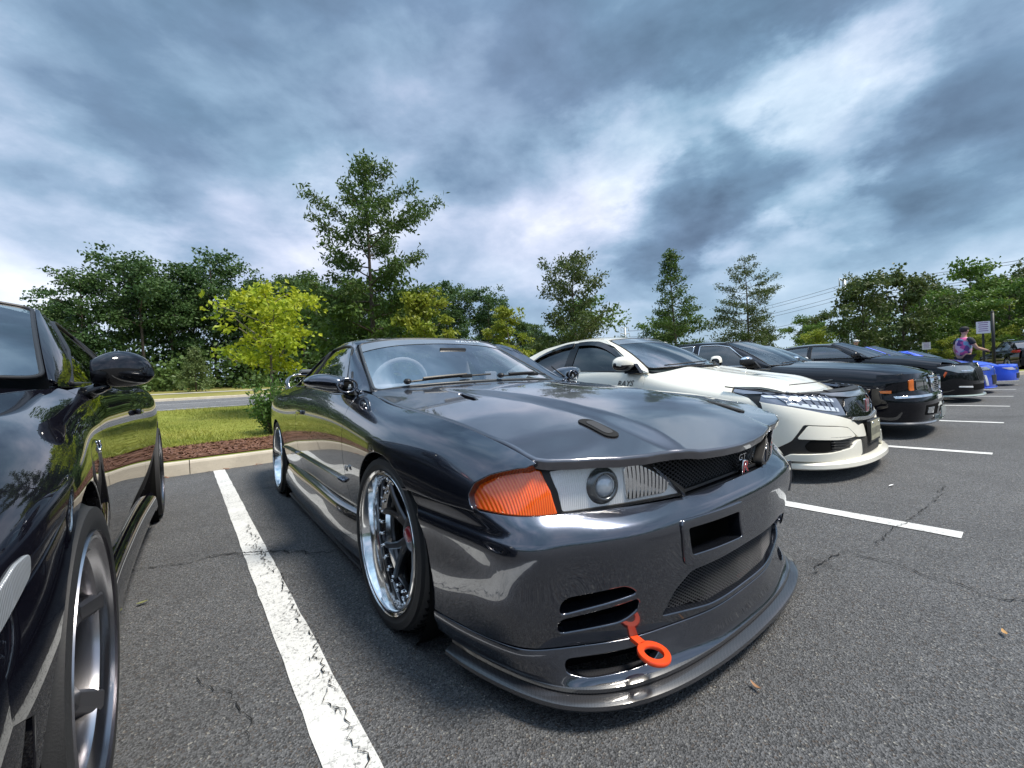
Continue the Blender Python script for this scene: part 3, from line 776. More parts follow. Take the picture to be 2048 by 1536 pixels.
    tag(mesh_obj('undergrowth', v, f, WOOD[1], smooth=False), 'dark undergrowth along the edge of the wood', 'undergrowth', kind='stuff')
    # pale cone-shaped sapling on the verge
    rng = np.random.default_rng(31); r = empty('sapling'); mb = MB(); mb.tube([(0, 0, -.1), (0, 0, 2.3)], [.05, .01], n=6); mb.build('trunk', BARK, r, smooth=True)
    c = []
    for i in range(150):
        t = rng.random() ** .8; a = rng.uniform(0, 6.28); R_ = (1 - t) * 1.05 * rng.uniform(.4, 1) + .05; c.append((math.cos(a) * R_, math.sin(a) * R_, .15 + t * 2.35))
    v, f = leaf_cloud(c, 22, .10, .14, .04, rng); mesh_obj('crown', v, f, leaf_mat('sapling_leaf', (.11, .165, .05), (.17, .22, .075), .3, 2), r, smooth=False)
    put(r, .52, 31, 0); tag(r, 'pale green cone-shaped sapling in front of the wood', 'tree')
    # shrub by the mulch bed
    rng = np.random.default_rng(33); r = empty('shrub'); mb = MB(); c = []
    for i in range(46):
        a = rng.uniform(0, 6.28); R_ = .42 * rng.random() ** .5; h = rng.uniform(.45, .95) * (1 - .35 * R_); p1 = np.array([math.cos(a) * R_, math.sin(a) * R_, h])
        limb(mb, (math.cos(a) * .05, math.sin(a) * .05, -.03), p1, .006, .003, rng, k=3, n=4)
        for j in range(7): c.append(p1 * (.35 + .65 * j / 6))
    mb.build('stem', BARK, r, smooth=True); v, f = leaf_cloud(c, 10, .05, .075, .016, rng, droop=-.6); mesh_obj('foliage', v, f, leaf_mat('shrub_leaf', (.07, .16, .025), (.13, .24, .045), .4, 6), r, smooth=False)
    put(r, 1.16, 7.9, 0, z=.17); tag(r, 'leafy green shrub beside the grey coupe rear wheel', 'shrub')
    # trees at the far end of the lot, on the right
    rt = 'trees at the far end of the car park'
    pr = [make_broad('roadside_tree', 6.5, 2.1, m, 70 + i, base=.12, per=28, ncl=170, leaf=(.22, .085), low=.08) for i, m in enumerate([OAK2, GRN, YG])]
    seen = set(); belt_ = []
    W2 = ['olive green', 'fresh green', 'yellow-green']
    for j, (x, y, s, k, lab) in enumerate([(39, 7.6, .98, 0, 'spotty olive tree right of the power pole'), (44, 6.2, 1.12, 0, 'tall olive tree above the long black sedan bonnet'), (47, 5.2, .86, 1, None), (50, 4.2, .95, 1, None), (53, 2.8, .95, 1, None), (56, 1.8, 1.05, 2, None), (48, .9, 1.0, 1, 'green tree behind the tall signpost'), (54, -.6, 1.15, 0, 'big tree at the right edge behind the dark sport utility car'), (60, 3.6, 1.4, 1, None), (66, 1.0, 1.5, 0, None), (36, 9.6, .55, 2, 'small yellow-green tree left of the power pole'), (42, 8.8, .6, 1, None), (45, 3.6, .42, 2, None), (43, 2.2, .40, 2, None), (47, 1.2, .42, 2, None), (70, 8, 1.5, 0, None), (80, 14, 1.4, 1, None), (95, 24, 1.5, 0, None), (110, 32, 1.6, 1, None), (75, 20, 1.0, 1, None), (62, 22, .8, 0, None)]):
        o = copy_tree(pr[k]) if k in seen else pr[k]; seen.add(k); put(o, x, y, rr.uniform(0, 6), s, sz=s * rr.uniform(.9, 1.1))
        if y < KY: o.location.z = 0
        if lab: tag(o, lab, 'tree', rt)
        else: belt_.append((x / (y + 30), k, o))
    for k in range(3):
        for i, (_, _, o) in enumerate(sorted([w for w in belt_ if w[1] == k], key=lambda w: w[0])): tag(o, W2[k] + ' tree in the far right belt, ' + ORD[i], 'tree', rt)
    # far belt of trees behind the camera's back and sides, only met in reflections
    rng = np.random.default_rng(77); n = 800
    a = rng.uniform(math.radians(150), math.radians(400), n); R_ = rng.uniform(55, 75, n); c = np.stack([np.cos(a) * R_, -np.abs(np.sin(a) * R_) - 4, rng.random(n) ** 1.2 * 7.5], 1)
    v, f = leaf_cloud(c, 26, (1.6, 1.6, .9), .9, .4, rng); tag(mesh_obj('distant_trees', v, f, WOOD[0], smooth=False), 'distant belt of dark trees on the other side of the car park', 'trees', kind='stuff')
# ------------------------------------------------------------------ shared car pieces
BLACK = mat('black_trim', (.012, .012, .013), rough=.45)
GLOSSBLACK = paint('gloss_black_trim', (.006, .006, .007), rough=.3)
RUBBER = mat('tyre_rubber', (.022, .022, .023), rough=.62, bump=(260, .12))
DARK = mat('dark_cavity', (.006, .006, .006), rough=.9, spec=.1)
CHROME = mat('chrome', (.82, .83, .85), rough=.06, metal=1)
MIRROR = mat('mirror_glass', (.75, .78, .8), rough=.01, metal=1)
STEEL = mat('brake_steel', (.35, .35, .36), rough=.35, metal=1)
AMBER = None
def lens_mat(name, col, rough=.12, ribs=None, spec=.6):
    m = mat(name, col, rough=rough, coat=1.0, spec=spec)
    if ribs:
        t = m.node_tree; b = t.nodes['Principled BSDF']
        tc = t.nodes.new('ShaderNodeTexCoord'); w = t.nodes.new('ShaderNodeTexWave'); w.wave_type = 'BANDS'; w.bands_direction = ribs[0]
        w.inputs['Scale'].default_value = ribs[1]; w.inputs['Distortion'].default_value = 0
        t.links.new(tc.outputs['Object'], w.inputs['Vector'])
        bp = t.nodes.new('ShaderNodeBump'); bp.inputs['Strength'].default_value = ribs[2]; bp.inputs['Distance'].default_value = .004
        t.links.new(w.outputs['Fac'], bp.inputs['Height']); t.links.new(bp.outputs[0], b.inputs['Normal'])
    return m
def tyre_mesh(r, rr, w, n=96, tread=True):
    """lathe about y, outer face at y=0 (towards -y), body to +w"""
    e = .028
    prof = [(rr - .012, .018), (rr + .004, .006), (rr + (r - rr) * .35, -.002), (rr + (r - rr) * .7, .002), (r - .018, .016), (r - .006, .030), (r - .001, .045)]
    m = MB()
    groove = []
    k = 4
    for i in range(k):
        y0 = .045 + (w - .09) * (i + .55) / (k + .1)
        groove += [(r, y0 - .006), (r - .007, y0 - .005), (r - .007, y0 + .005), (r, y0 + .006)]
    prof += groove
    prof += [(r - .001, w - .045), (r - .006, w - .03), (r - .018, w - .016), (rr + (r - rr) * .6, w), (rr, w - .01), (rr - .02, w - .03)]
    m.lathe(prof, n=n)
    if tread:
        # lateral sipes: thin dark bars let into the outer shoulder rib
        pass
    return m
def sipes(r, w, n=60, y0=.028, y1=.075):
    m = MB()
    for i in range(n):
        a = 2 * math.pi * i / n
        M = Matrix.Rotation(a, 4, 'Y')
        m.box((0, (y0 + y1) / 2, r - .0035), (.0035, y1 - y0, .0085), M @ Matrix.Rotation(.25, 4, 'Z'))
    return m
def make_wheel(parent, loc, r, rr, w, side, style, rim_m, lip_m, cap_m, steer=0, camber=0, detail=True, disc=True):
    """side=-1: outer face to local -y. parts: wheel(rim barrel) > tyre, spokes, centre_cap, brake_disc"""
    lipd = style.get('lip', .02)
    b = MB()
    b.lathe([(rr + .001, -.001), (rr + .003, .006), (rr - .004, .012), (rr - .010, .004), (rr - .016, .003), (rr - .020, .010), (rr - .024, lipd), (rr - .045, lipd + .012), (rr - .05, lipd + .03), (rr - .03, w * .5), (rr - .03, w - .02), (rr, w - .01)], n=72 if detail else 40)
    wh = b.build('wheel', lip_m, parent, angle=40)
    wh.location = loc
    e = Euler((camber, 0, steer), 'XYZ')
    if side > 0: wh.rotation_euler = Euler((0, 0, math.pi + steer)); 
    else: wh.rotation_euler = Euler((camber, 0, steer))
    tyre_mesh(r, rr, w, n=96 if detail else 48).build('tyre', RUBBER, wh, angle=30)
    if detail: sipes(r, w).build('tread_sipes', DARK, wh)
    s = MB(); ns = style['n']; hub = style.get('hub', .075); y = lipd + style.get('dish', .03); R1 = rr - .043
    for i in range(ns):
        for off in style.get('fork', [0]):
            a = 2 * math.pi * i / ns + style.get('rot', 0)
            w0, w1, th = style['w0'], style['w1'], style.get('th', .03)
            # spoke: tapered bar from the hub to the barrel, bevelled face
            a1 = off
            ca = [(hub * .6, w0, y + .004), (hub + (R1 - hub) * .35, (w0 + w1) * .5 * .9, y - .004), (hub + (R1 - hub) * .75, w1 * .9, y - .012), (R1 + .006, w1, lipd + .002)]
            v = []; f = []
            for (rad, ww, yy) in ca:
                t_ = (rad - hub * .6) / (R1 - hub * .6); cxx = math.sin(a1 * t_) * rad; cz = math.cos(a1 * t_) * rad
                for (dx, dy) in ((-1, th), (-1, .007), (-.62, 0), (.62, 0), (1, .007), (1, th)):
                    v.append((cxx + dx * ww, yy + dy, cz))
            for q in range(3):
                for j in range(5): f.append((q * 6 + j, q * 6 + j + 1, (q + 1) * 6 + j + 1, (q + 1) * 6 + j))
            s.add(v, f, Matrix.Rotation(a, 4, 'Y'))
    s.lathe([(0.0, y - .002), (hub * .55, y - .002), (hub * .95, y + .004), (hub, y + .02), (hub, y + .05)], n=32)
    s.build('spokes', rim_m, wh, angle=25)
    c = MB(); c.lathe([(0, y - .012), (.026, y - .012), (.031, y - .006), (.032, y)], n=24); c.build('centre_cap', cap_m, wh, smooth=True)
    if style.get('rivets'):
        q = MB()
        for i in range(style['rivets']):
            a = 2 * math.pi * (i + .5) / style['rivets']
            q.lathe([(0, lipd - .008), (.0045, lipd - .006), (.006, lipd), (.006, lipd + .012)], n=6, M=Matrix.Rotation(a, 4, 'Y') @ Matrix.Translation((0, 0, rr - .036)))
        tag(q.build('rivets', CHROME, wh, smooth=True), kind='stuff')
    if style.get('nuts'):
        q = MB()
        for i in range(5):
            a = 2 * math.pi * (i + .5) / 5
            q.lathe([(0, y - .004), (.008, y - .002), (.010, y + .01)], n=6, M=Matrix.Rotation(a, 4, 'Y') @ Matrix.Translation((0, 0, .057)))
        q.build('lug_nuts', STEEL, wh)
    if disc:
        d = MB(); d.lathe([(.06, y + .06), (.165, y + .06), (.168, y + .064), (.168, y + .09), (.06, y + .09)], n=40); d.build('brake_disc', STEEL, wh, angle=30)
        d = MB(); d.box((.12, y + .07, .06), (.09, .08, .2), bev=.012); d.build('brake_caliper', style.get('cal', BLACK), wh, angle=30)
    back = MB(); back.lathe([(0, w * .75), (rr - .03, w * .75)], n=32); back.build('wheel_back', DARK, wh)
    return wh

def grille_mesh(name, x_of, y0, y1, z0, z1, pitch, wire, m, parent, inside=None, slope=.6):
    """expanded-metal mesh: two families of diagonal wires lying on x = x_of(y, z)"""
    mb = MB(); H = z1 - z0
    for s_ in (1, -1):
        k = (y0 - H / slope) if True else y0
        a = y0 - H / slope
        while a < y1 + H / slope:
            pts = []
            nn_ = 10
            for i in range(nn_ + 1):
                t = i / nn_; z = z0 + H * t; y = a + s_ * (H / slope) * (t if s_ > 0 else t)
                ok = y0 <= y <= y1 and (inside is None or inside(y, z))
                if ok: pts.append((x_of(y, z), y, z))
                elif len(pts) > 1: mb.tube(pts, wire, n=4, cap=False); pts = []
                else: pts = []
            if len(pts) > 1: mb.tube(pts, wire, n=4, cap=False)
            a += pitch
    return mb.build(name, m, parent, smooth=True)

# ------------------------------------------------------------------ the grey coupe in front
def build_hero():
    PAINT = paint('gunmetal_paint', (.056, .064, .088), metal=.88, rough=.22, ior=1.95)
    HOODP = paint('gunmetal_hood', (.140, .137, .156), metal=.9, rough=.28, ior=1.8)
    CARBON = carbon_mat()
    A = math.radians(1.2)
    root = empty('grey_coupe', (1.42, 1.51, 0), math.atan2(-math.cos(A), -math.sin(A)))
    tag(root, 'lowered gunmetal grey coupe with orange tow hook and amber corner lamps', 'car')
    # ---- side surface: stations along x, sections from sill up to hood gap / belt line
    secs = [
        (-3.62, [(.66, .25), (.72, .38), (.745, .5), (.755, .6), (.755, .70), (.74, .78), (.70, .85), (.63, .885)]),
        (-3.10, [(.78, .2), (.812, .34), (.83, .47), (.838, .6), (.838, .70), (.825, .79), (.785, .865), (.70, .915)]),
        (-2.60, [(.81, .16), (.842, .32), (.855, .46), (.860, .6), (.860, .70), (.845, .80), (.80, .88), (.735, .928)]),
        (-2.10, [(.80, .16), (.83, .32), (.845, .46), (.852, .6), (.852, .70), (.84, .79), (.812, .868), (.765, .918)]),
        (-1.70, [(.79, .16), (.815, .32), (.835, .46), (.845, .59), (.846, .69), (.838, .778), (.815, .853), (.782, .908)]),
        (-1.20, [(.79, .16), (.815, .32), (.835, .46), (.845, .59), (.846, .69), (.838, .772), (.816, .842), (.784, .892)]),
        (-.75, [(.79, .16), (.815, .32), (.835, .46), (.846, .59), (.846, .688), (.836, .765), (.810, .830), (.772, .872)]),
        (-.50, [(.79, .16), (.815, .32), (.838, .46), (.851, .585), (.850, .68), (.836, .757), (.795, .827), (.727, .875)]),
        (-.25, [(.80, .16), (.825, .32), (.847, .46), (.860, .575), (.858, .668), (.840, .740), (.797, .800), (.735, .836)]),
        (0.0, [(.80, .16), (.83, .32), (.853, .46), (.868, .57), (.866, .655), (.846, .722), (.802, .778), (.739, .812)]),
        (.25, [(.80, .16), (.82, .32), (.841, .46), (.856, .57), (.855, .638), (.837, .70), (.797, .757), (.741, .792)]),
        (.45, [(.78, .16), (.80, .32), (.824, .46), (.840, .56), (.838, .618), (.822, .675), (.788, .732), (.741, .768)]),
        (.57, [(.76, .16), (.78, .32), (.805, .46), (.826, .56), (.824, .608), (.808, .657), (.776, .710), (.738, .745)]),
        (.68, [(.72, .16), (.745, .32), (.775, .46), (.800, .56), (.796, .60), (.782, .640), (.758, .685), (.731, .718)]),
        (.77, [(.65, .16), (.68, .32), (.715, .46), (.742, .56), (.74, .595), (.734, .630), (.724, .660), (.712, .680)]),
    ]
    SS = Surf([[(x, -y, z) for y, z in s] for x, s in secs], ku=[s[0] for s in secs])
    T = SS.kv[-1]
    z2 = lambda x, z: (x, SS.v_at(x, z))
    arch = lambda cx, r, a0, a1, n=26, cz=.305: [z2(cx + r * math.cos(math.radians(a)), cz + r * math.sin(math.radians(a))) for a in np.linspace(a0, a1, n)]
    # fender: gap line, lamp edge, hood gap, door line, arch
    gapx = [(.19, .558), (.28, .56), (.40, .56), (.50, .56), (.60, .562)]
    lamp_up = [(.585, .580), (.578, .605), (.592, .636), (.635, .660), (.685, .675), (.725, .683)]
    door_f = [(-.553, .84), (-.548, .80), (-.55, .70), (-.555, .60), (-.56, .45), (-.555, .33)]
    fo = [z2(*p) for p in gapx] + [z2(*p) for p in lamp_up] + [(.742, T)]
    fo += [(x, T) for x in np.linspace(.70, -.52, 24)] + [(-.575, T * .985)] + [z2(*p) for p in door_f] + [z2(-.40, .33)] + arch(-.01, .352, 172, 46)
    panel('fender', SS, fo, PAINT, root, h=.028, gap=.003, mirror=True, depth=.03, edge=.003)
    # vertical return behind the front wheel, badge line on the fender
    # door
    do = [z2(*p) for p in door_f[::-1]] + [(-.585, T * .975)] + [(x, T) for x in np.linspace(-.64, -1.70, 22)] + [z2(x, z) for x, z in [(-1.745, .84), (-1.765, .75), (-1.775, .6), (-1.765, .46), (-1.70, .33)]]
    panel('door', SS, do, PAINT, root, h=.035, gap=.003, mirror=True, depth=.02)
    # rear quarter
    qo = [z2(x, z) for x, z in [(-1.70, .33), (-1.765, .46), (-1.775, .6), (-1.765, .75), (-1.745, .84)]] + [(x, T) for x in np.linspace(-1.70, -3.55, 30)] + [z2(-3.57, .84), z2(-3.57, .5), z2(-3.45, .40), z2(-3.1, .33)] + arch(-2.625, .352, 5, 175)[::1] + [z2(-2.1, .33)]
    qo = [z2(x, z) for x, z in [(-1.70, .33), (-1.765, .46), (-1.775, .6), (-1.765, .75), (-1.745, .84)]] + [(x, T) for x in np.linspace(-1.70, -3.55, 30)] + [z2(-3.57, .84), z2(-3.57, .5), z2(-3.45, .36), z2(-3.1, .30)] + arch(-2.625, .352, 178, 2) + [z2(-2.1, .33)]
    panel('rear_quarter', SS, qo, PAINT, root, h=.04, gap=.003, mirror=True, depth=.03)
    # arch returns (inner fender lips) and wheel wells
    for cx in (-.01, -2.625):
        for s_ in (1, -1):
            mb = MB(); mb.lathe([(.356, 0), (.362, .05), (.362, .30), (0, .30)], n=40)
            o = mb.build('wheel_well', DARK, root, smooth=True); o.location = (cx, s_ * .842, .305); o.rotation_euler = (0, 0, 0 if s_ < 0 else math.pi)
    # body-side moulding strip
    for s_ in (1, -1):
        for x0, x1 in ((-.575, -1.755), (-1.785, -2.27)):
            pts = [SS.p(x, SS.v_at(x, .452)) for x in np.linspace(x0, x1, 14)]
            mb = MB(); mb.tube([(p[0], (p[1] - .003) * (1 if s_ < 0 else -1) , p[2]) for p in pts], .017, n=8, flat=.55); mb.build('side_moulding', PAINT, root, smooth=True)
    # side skirt
    sk = [[(x, y, z) for y, z in prof] for x, prof in [
        (-2.30, [(-.80, .36), (-.825, .33), (-.845, .26), (-.855, .19), (-.848, .13), (-.825, .085), (-.78, .075)]),
        (-1.9, [(-.812, .335), (-.83, .318), (-.850, .255), (-.860, .19), (-.852, .13), (-.828, .085), (-.78, .075)]),
        (-1.2, [(-.812, .325), (-.832, .312), (-.852, .25), (-.862, .185), (-.853, .13), (-.828, .085), (-.78, .075)]),
        (-.6, [(-.812, .325), (-.832, .312), (-.850, .25), (-.858, .185), (-.848, .13), (-.823, .085), (-.78, .075)]),
        (-.37, [(-.812, .330), (-.826, .315), (-.838, .25), (-.842, .19), (-.835, .13), (-.815, .085), (-.78, .075)])]]
    SK = Surf(sk, ku=[r[0][0] for r in sk]) if False else Surf(sk[::1], ku=[-2.30, -1.9, -1.2, -.6, -.37])
    V = SK.kv
    panel('side_skirt', SK, [(-2.30, 0), (-.37, 0), (-.37, V[-1]), (-2.30, V[-1])], PAINT, root, h=.03, gap=0, mirror=True, depth=.01)
    for s_ in (1, -1):
        mb = MB(); mb.prism([(-2.22, s_ * .845), (-.40, s_ * .835), (-.40, s_ * .74), (-2.22, s_ * .74)], .066, .078); mb.build('skirt_splitter', CARBON, root)
    # ---- hood
    xs = [-.62, -.45, -.2, 0, .2, .4, .55, .66, .74, .80, .85, .90, .94]
    zc = [.930, .914, .892, .874, .855, .829, .803, .780, .757, .734, .713, .692, .673]
    ze = [.890, .868, .830, .812, .796, .776, .750, .726, .698, .690, .684, .676, .664]
    ys = [0, .10, .20, .29, .34, .38, .43, .50, .58, .66, .76]
    def hood_z(i, y):
        x = xs[i]; a = abs(y)
        bw = .40 - .06 * (x + .6) / 1.5                      # half width of the raised centre
        crown = 1 - (a / .74) ** 2.0
        z = ze[i] + (zc[i] - .016 - ze[i]) * crown
        t = min(1, max(0, (bw + .045 - a) / .09)); t = t * t * (3 - 2 * t)
        f = min(1, max(0, (x + .75) / .5)) * min(1, max(0, (.84 - x) / .18))
        return z
    def raised(P, Nn, uv):
        # creased centre section of the bonnet
        x = uv[:, 0]; a = np.abs(uv[:, 1]); bw = .415 - .105 * (x + .55) / 1.4; w = .075
        t = np.clip((bw + w / 2 - a) / w, 0, 1); f = np.clip((x + .52) / .5, 0, 1) * np.clip((.90 - x) / .10, 0, 1) ** .5 * .018
        P = P.copy(); Nn = Nn.copy(); P[:, 2] += f * t * t * (3 - 2 * t); Nn[:, 1] -= f * 6 * t * (1 - t) * (-1 / w) * np.sign(uv[:, 1])
        return P, Nn / np.linalg.norm(Nn, axis=1, keepdims=True)
    yfull = [-y for y in ys[:0:-1]] + ys
    HS = Surf([[(xs[i], y, hood_z(i, y)) for y in yfull] for i in range(len(xs))], ku=xs, kv=yfull)
    half = [(.935, 0), (.931, .1), (.920, .2), (.902, .30), (.888, .335), (.882, .37), (.876, .43), (.855, .52), (.803, .635), (.760, .695), (.735, .716)]
    half += [(.701, .724), (.574, .735), (.369, .739), (.144, .737), (-.162, .732), (-.45, .723), (-.51, .712), (-.55, .67), (-.54, .5), (-.52, .3), (-.505, .12), (-.50, 0)]
    ho = half + [(x, -y) for x, y in half[-2:0:-1]]
    # slots let into the hood
    def slot(x0, y0, x1, y1, w, n=10):
        d = np.array([x1 - x0, y1 - y0]); L = np.linalg.norm(d); d = d / L; q = np.array([-d[1], d[0]])
        a = np.array([x0, y0]); b = np.array([x1, y1]); out = []
        for t in np.linspace(-90, 90, n): out.append(b + (d * math.cos(math.radians(t)) + q * math.sin(math.radians(t))) * w)
        for t in np.linspace(90, 270, n): out.append(a + (d * math.cos(math.radians(t)) + q * math.sin(math.radians(t))) * w)
        return out
    holes = []
    for s_ in (-1, 1):
        holes.append([(p[0], p[1]) for p in roundpoly([(-.15, s_ * .415), (-.02, s_ * .428), (.10, s_ * .482), (.0, s_ * .468)], .012)])
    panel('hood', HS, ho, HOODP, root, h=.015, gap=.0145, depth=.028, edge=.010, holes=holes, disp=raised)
    for s_ in (-1, 1):
        # flush hood pins: oval plate with raised centre
        o = np.array([.635, s_ * .408]); e = np.array([.728, s_ * .414])
        plate = slot(*o, *e, .026)
        panel('hood_pin_plate', HS, plate, mat('pin_black', (.02, .02, .02), rough=.75, spec=.15), root, h=.02, gap=0, depth=.004, disp=lambda P, Nn, uv: (P + Nn * .005, Nn))
        plate = slot(o[0] + .02, o[1], e[0] - .01, e[1], .016)
        panel('hood_pin_latch', HS, plate, mat('pin_latch', (.05, .05, .052), rough=.6, spec=.2), root, h=.015, gap=0, depth=.004, disp=lambda P, Nn, uv: (P + Nn * .0075, Nn))
        mb = MB(); p = HS.p(-.02, s_ * .45); mb.box((p[0], p[1], p[2] - .045), (.30, .12, .01)); mb.build('vent_floor', DARK, root)
    for s_ in (-1, 1):
        p = HS.p(-.40, s_ * .17); mb = MB(); mb.ball((p[0], p[1], p[2] + .003), (.012, .009, .006)); mb.build('washer_nozzle', BLACK, root, smooth=True)
    # ---- bumper: stations from the centre round the corner to the arch; levels from lip joint up to lamp gap
    crest = [(.925, 0), (.922, .2), (.906, .36), (.880, .50), (.834, .61), (.802, .675), (.775, .738), (.728, .785), (.58, .815), (.38, .834), (.18, .850)]
    joint = [(.915, 0), (.905, .2), (.868, .36), (.825, .50), (.765, .61), (.725, .675), (.685, .725), (.62, .762), (.50, .798), (.38, .822), (.24, .840)]
    top = [(.885, 0), (.882, .2), (.868, .33), (.828, .48), (.785, .60), (.762, .66), (.742, .712), (.702, .764), (.56, .816), (.40, .836), (.17, .850)]
    topz = [.540, .541, .543, .548, .553, .556, .558, .56, .56, .56, .558]
    rows = []
    for (cx_, cy_), (jx, jy), (tx, ty), tz in zip(crest, joint, top, topz):
        c = np.array([cx_, cy_]); j = np.array([jx, jy]); t = np.array([tx, ty])
        n2 = c - np.array([.2 if cx_ > .5 else cx_, 0]); n2 = n2 / np.linalg.norm(n2)
        L = lambda q, z: (q[0], q[1], z)
        rows.append([L(j, .195), L(j * .62 + c * .38 + n2 * .003, .27), L(j * .28 + c * .72 + n2 * .005, .37), L(c + n2 * .006, .45), L(c + n2 * .007, .496), L(c - n2 * .002, .512), L(c * .60 + t * .40, .526 + (tz - .545) * .6), L(t, tz)])
    BS = Surf(mirror_rows(rows))
    u0 = BS.ku[len(rows) - 1]; U = BS.ku; Vb = BS.kv
    def buv(y, z):                  # front face: find (u, v) on the bumper for a lateral position and a height
        us = np.linspace(U[0], U[-1], 600); q = BS.ev(np.stack([us, np.full(600, Vb[3])], 1))
        u = float(us[np.argmin(np.abs(q[:, 1] - y) + np.where(q[:, 0] < .5, 5, 0))])
        for _ in range(3):
            v = BS.v_at(u, z); q = BS.ev(np.stack([us, np.full(600, v)], 1)); u = float(us[np.argmin(np.abs(q[:, 1] - y) + np.where(q[:, 0] < .5, 5, 0))])
        return (u, v)
    # ends follow the wheel arch
    endz = np.linspace(.558, .195, 14)
    def uend(z, s_):
        xw = -.01 + math.sqrt(max(.355 ** 2 - (z - .305) ** 2, .0)) if z < .305 + .355 else 0
        xw = max(xw, .19)
        us = np.linspace(U[0], U[-1], 900); us = us[us < u0] if s_ < 0 else us[us > u0]
        vv_ = BS.v_at(us[len(us) // 2], z); q = BS.ev(np.stack([us, np.full(len(us), vv_)], 1))
        return float(us[np.argmin(np.abs(q[:, 0] - xw))]), vv_
    bo = [(u, Vb[-1]) for u in np.linspace(uend(.558, -1)[0], uend(.558, 1)[0], 80)]
    bo += [uend(z, 1) for z in endz[1:-1]] + [(uend(.195, 1)[0], 0)]
    bo += [(u, 0) for u in np.linspace(uend(.195, 1)[0], uend(.195, -1)[0], 80)[1:]] + [uend(z, -1) for z in endz[-2:0:-1]]
    bh = []
    for s_ in (-1, 1):
        bh.append(roundpoly([buv(s_ * a, z) for a, z in [(.682, .347), (.525, .360), (.485, .327), (.635, .303), (.688, .294)]], .03))
        bh.append(roundpoly([buv(s_ * a, z) for a, z in [(.688, .284), (.635, .292), (.485, .314), (.48, .280), (.52, .248), (.676, .236)]], .03))
    mopen = [(-.40, .228), (-.36, .30), (-.30, .343), (.05, .343), (.35, .343), (.46, .322), (.55, .28), (.565, .225), (.42, .209), (.2, .207), (0, .207), (-.2, .207)]
    bh.append(roundpoly([buv(a, z) for a, z in mopen], .02))
    dopen = [(-.335, .478), (-.06, .466), (-.035, .372), (-.305, .388)]
    bh.append(roundpoly([buv(a, z) for a, z in dopen], .016))
    panel('front_bumper', BS, bo, PAINT, root, h=.022, gap=.002, holes=bh, depth=.035, edge=.005)
    # frame round the duct
    def ring(poly_o, poly_i, name, m, out=.006, S=BS):
        panel(name, S, poly_o, m, root, h=.012, gap=0, holes=[poly_i], depth=.03, edge=.004, disp=lambda P, Nn, uv: (P + Nn * out, Nn))
    outer = roundpoly([buv(a, z) for a, z in [(-.357, .497), (-.04, .486), (-.012, .350), (-.328, .366)]], .02)
    ring(outer, roundpoly([buv(a, z) for a, z in dopen], .014), 'duct_frame', PAINT)
    mb = MB(); mb.box((.80, -.185, .425), (.02, .36, .16)); mb.build('duct_cavity', DARK, root)
    mb = MB(); mb.box((.74, 0, .26), (.02, 1.16, .20)); mb.build('intake_cavity', DARK, root)
    xf = lambda y, z: float(np.interp(abs(y), [0, .2, .36, .5, .62], [.898, .888, .853, .808, .745]))
    ins = lambda y, z: bool(pip(np.array([[y, z]]), mopen)[0])
    grille_mesh('intake_mesh', xf, -.42, .58, .195, .350, .016, .0014, mat('mesh_wire', (.075, .075, .08), rough=.4, metal=.6), root, inside=ins, slope=.62)
    for s_ in (-1, 1):
        # fins and back of the brake slots
        mb = MB(); mb.box((.68, s_ * .56, .29), (.02, .26, .16), Matrix.Rotation(0, 4, 'Z')); mb.build('slot_cavity', DARK, root)
    # ---- lip spoiler under the bumper
    lipj = joint
    lipm = [(x + .012 if x > .6 else x + .004, y + .006) for x, y in joint]
    low = [(.940, 0), (.933, .2), (.913, .36), (.876, .50), (.815, .615), (.755, .675), (.67, .722), (.54, .765), (.43, .788), (.35, .797), (.27, .805)]
    rows = []
    for (ax, ay), (mx, my), (lx, ly) in zip(joint, lipm, low):
        a = np.array([ax, ay]); l = np.array([lx, ly])
        rows.append([(a[0], a[1], .191), (a[0] + .003, a[1] + .002, .174), (a[0] * .7 + l[0] * .3, a[1] * .7 + l[1] * .3, .140), (a[0] * .35 + l[0] * .65 - .004, a[1] * .35 + l[1] * .65 - .002, .112), (l[0] - .006, l[1] - .006, .10)])
    LS = Surf(mirror_rows(rows)); ul = LS.ku; vl = LS.kv; uc = ul[len(rows) - 1]
    def luv(y, z):
        us = np.linspace(ul[0], ul[-1], 600); v = vl[2]
        for _ in range(3):
            q = LS.ev(np.stack([us, np.full(600, v)], 1)); u = float(us[np.argmin(np.abs(q[:, 1] - y) + np.where(q[:, 0] < .45, 5, 0))]); v = LS.v_at(u, z)
        return (u, v)
    ua = ul[0] + .08; ub = ul[-1] - .08
    lo_ = [(u, vl[-1]) for u in np.linspace(ua, ub, 80)] + [(u, 0) for u in np.linspace(ub, ua, 80)]
    lh = [roundpoly([luv(s_ * a, z) for a, z in [(.655, .165), (.42, .170), (.405, .148), (.44, .124), (.62, .118), (.66, .132)]], .025) for s_ in (-1, 1)]
    panel('lip_spoiler', LS, lo_, PAINT, root, h=.02, gap=.002, depth=.03, edge=.003, holes=lh)
    for s_ in (-1, 1): mb = MB(); mb.box((.66, s_ * .52, .135), (.02, .27, .07)); mb.build('lip_cavity', DARK, root)
    # splitter blade with two rolled ridges
    path = spline2([(x, -y, 0) for x, y in low[::-1]] + [(x, y, 0) for x, y in low[1:]], 140)
    prof = [(-.06, .114), (-.016, .107), (-.006, .100), (-.004, .092), (-.008, .088), (.012, .083), (.022, .077), (.024, .068), (.016, .058), (-.10, .056)]
    pth = path[6:-6]
    sweep('splitter', pth, [(a, b) for a, b in prof], CARBON, root)
    # under tray / dark core
    mb = MB()
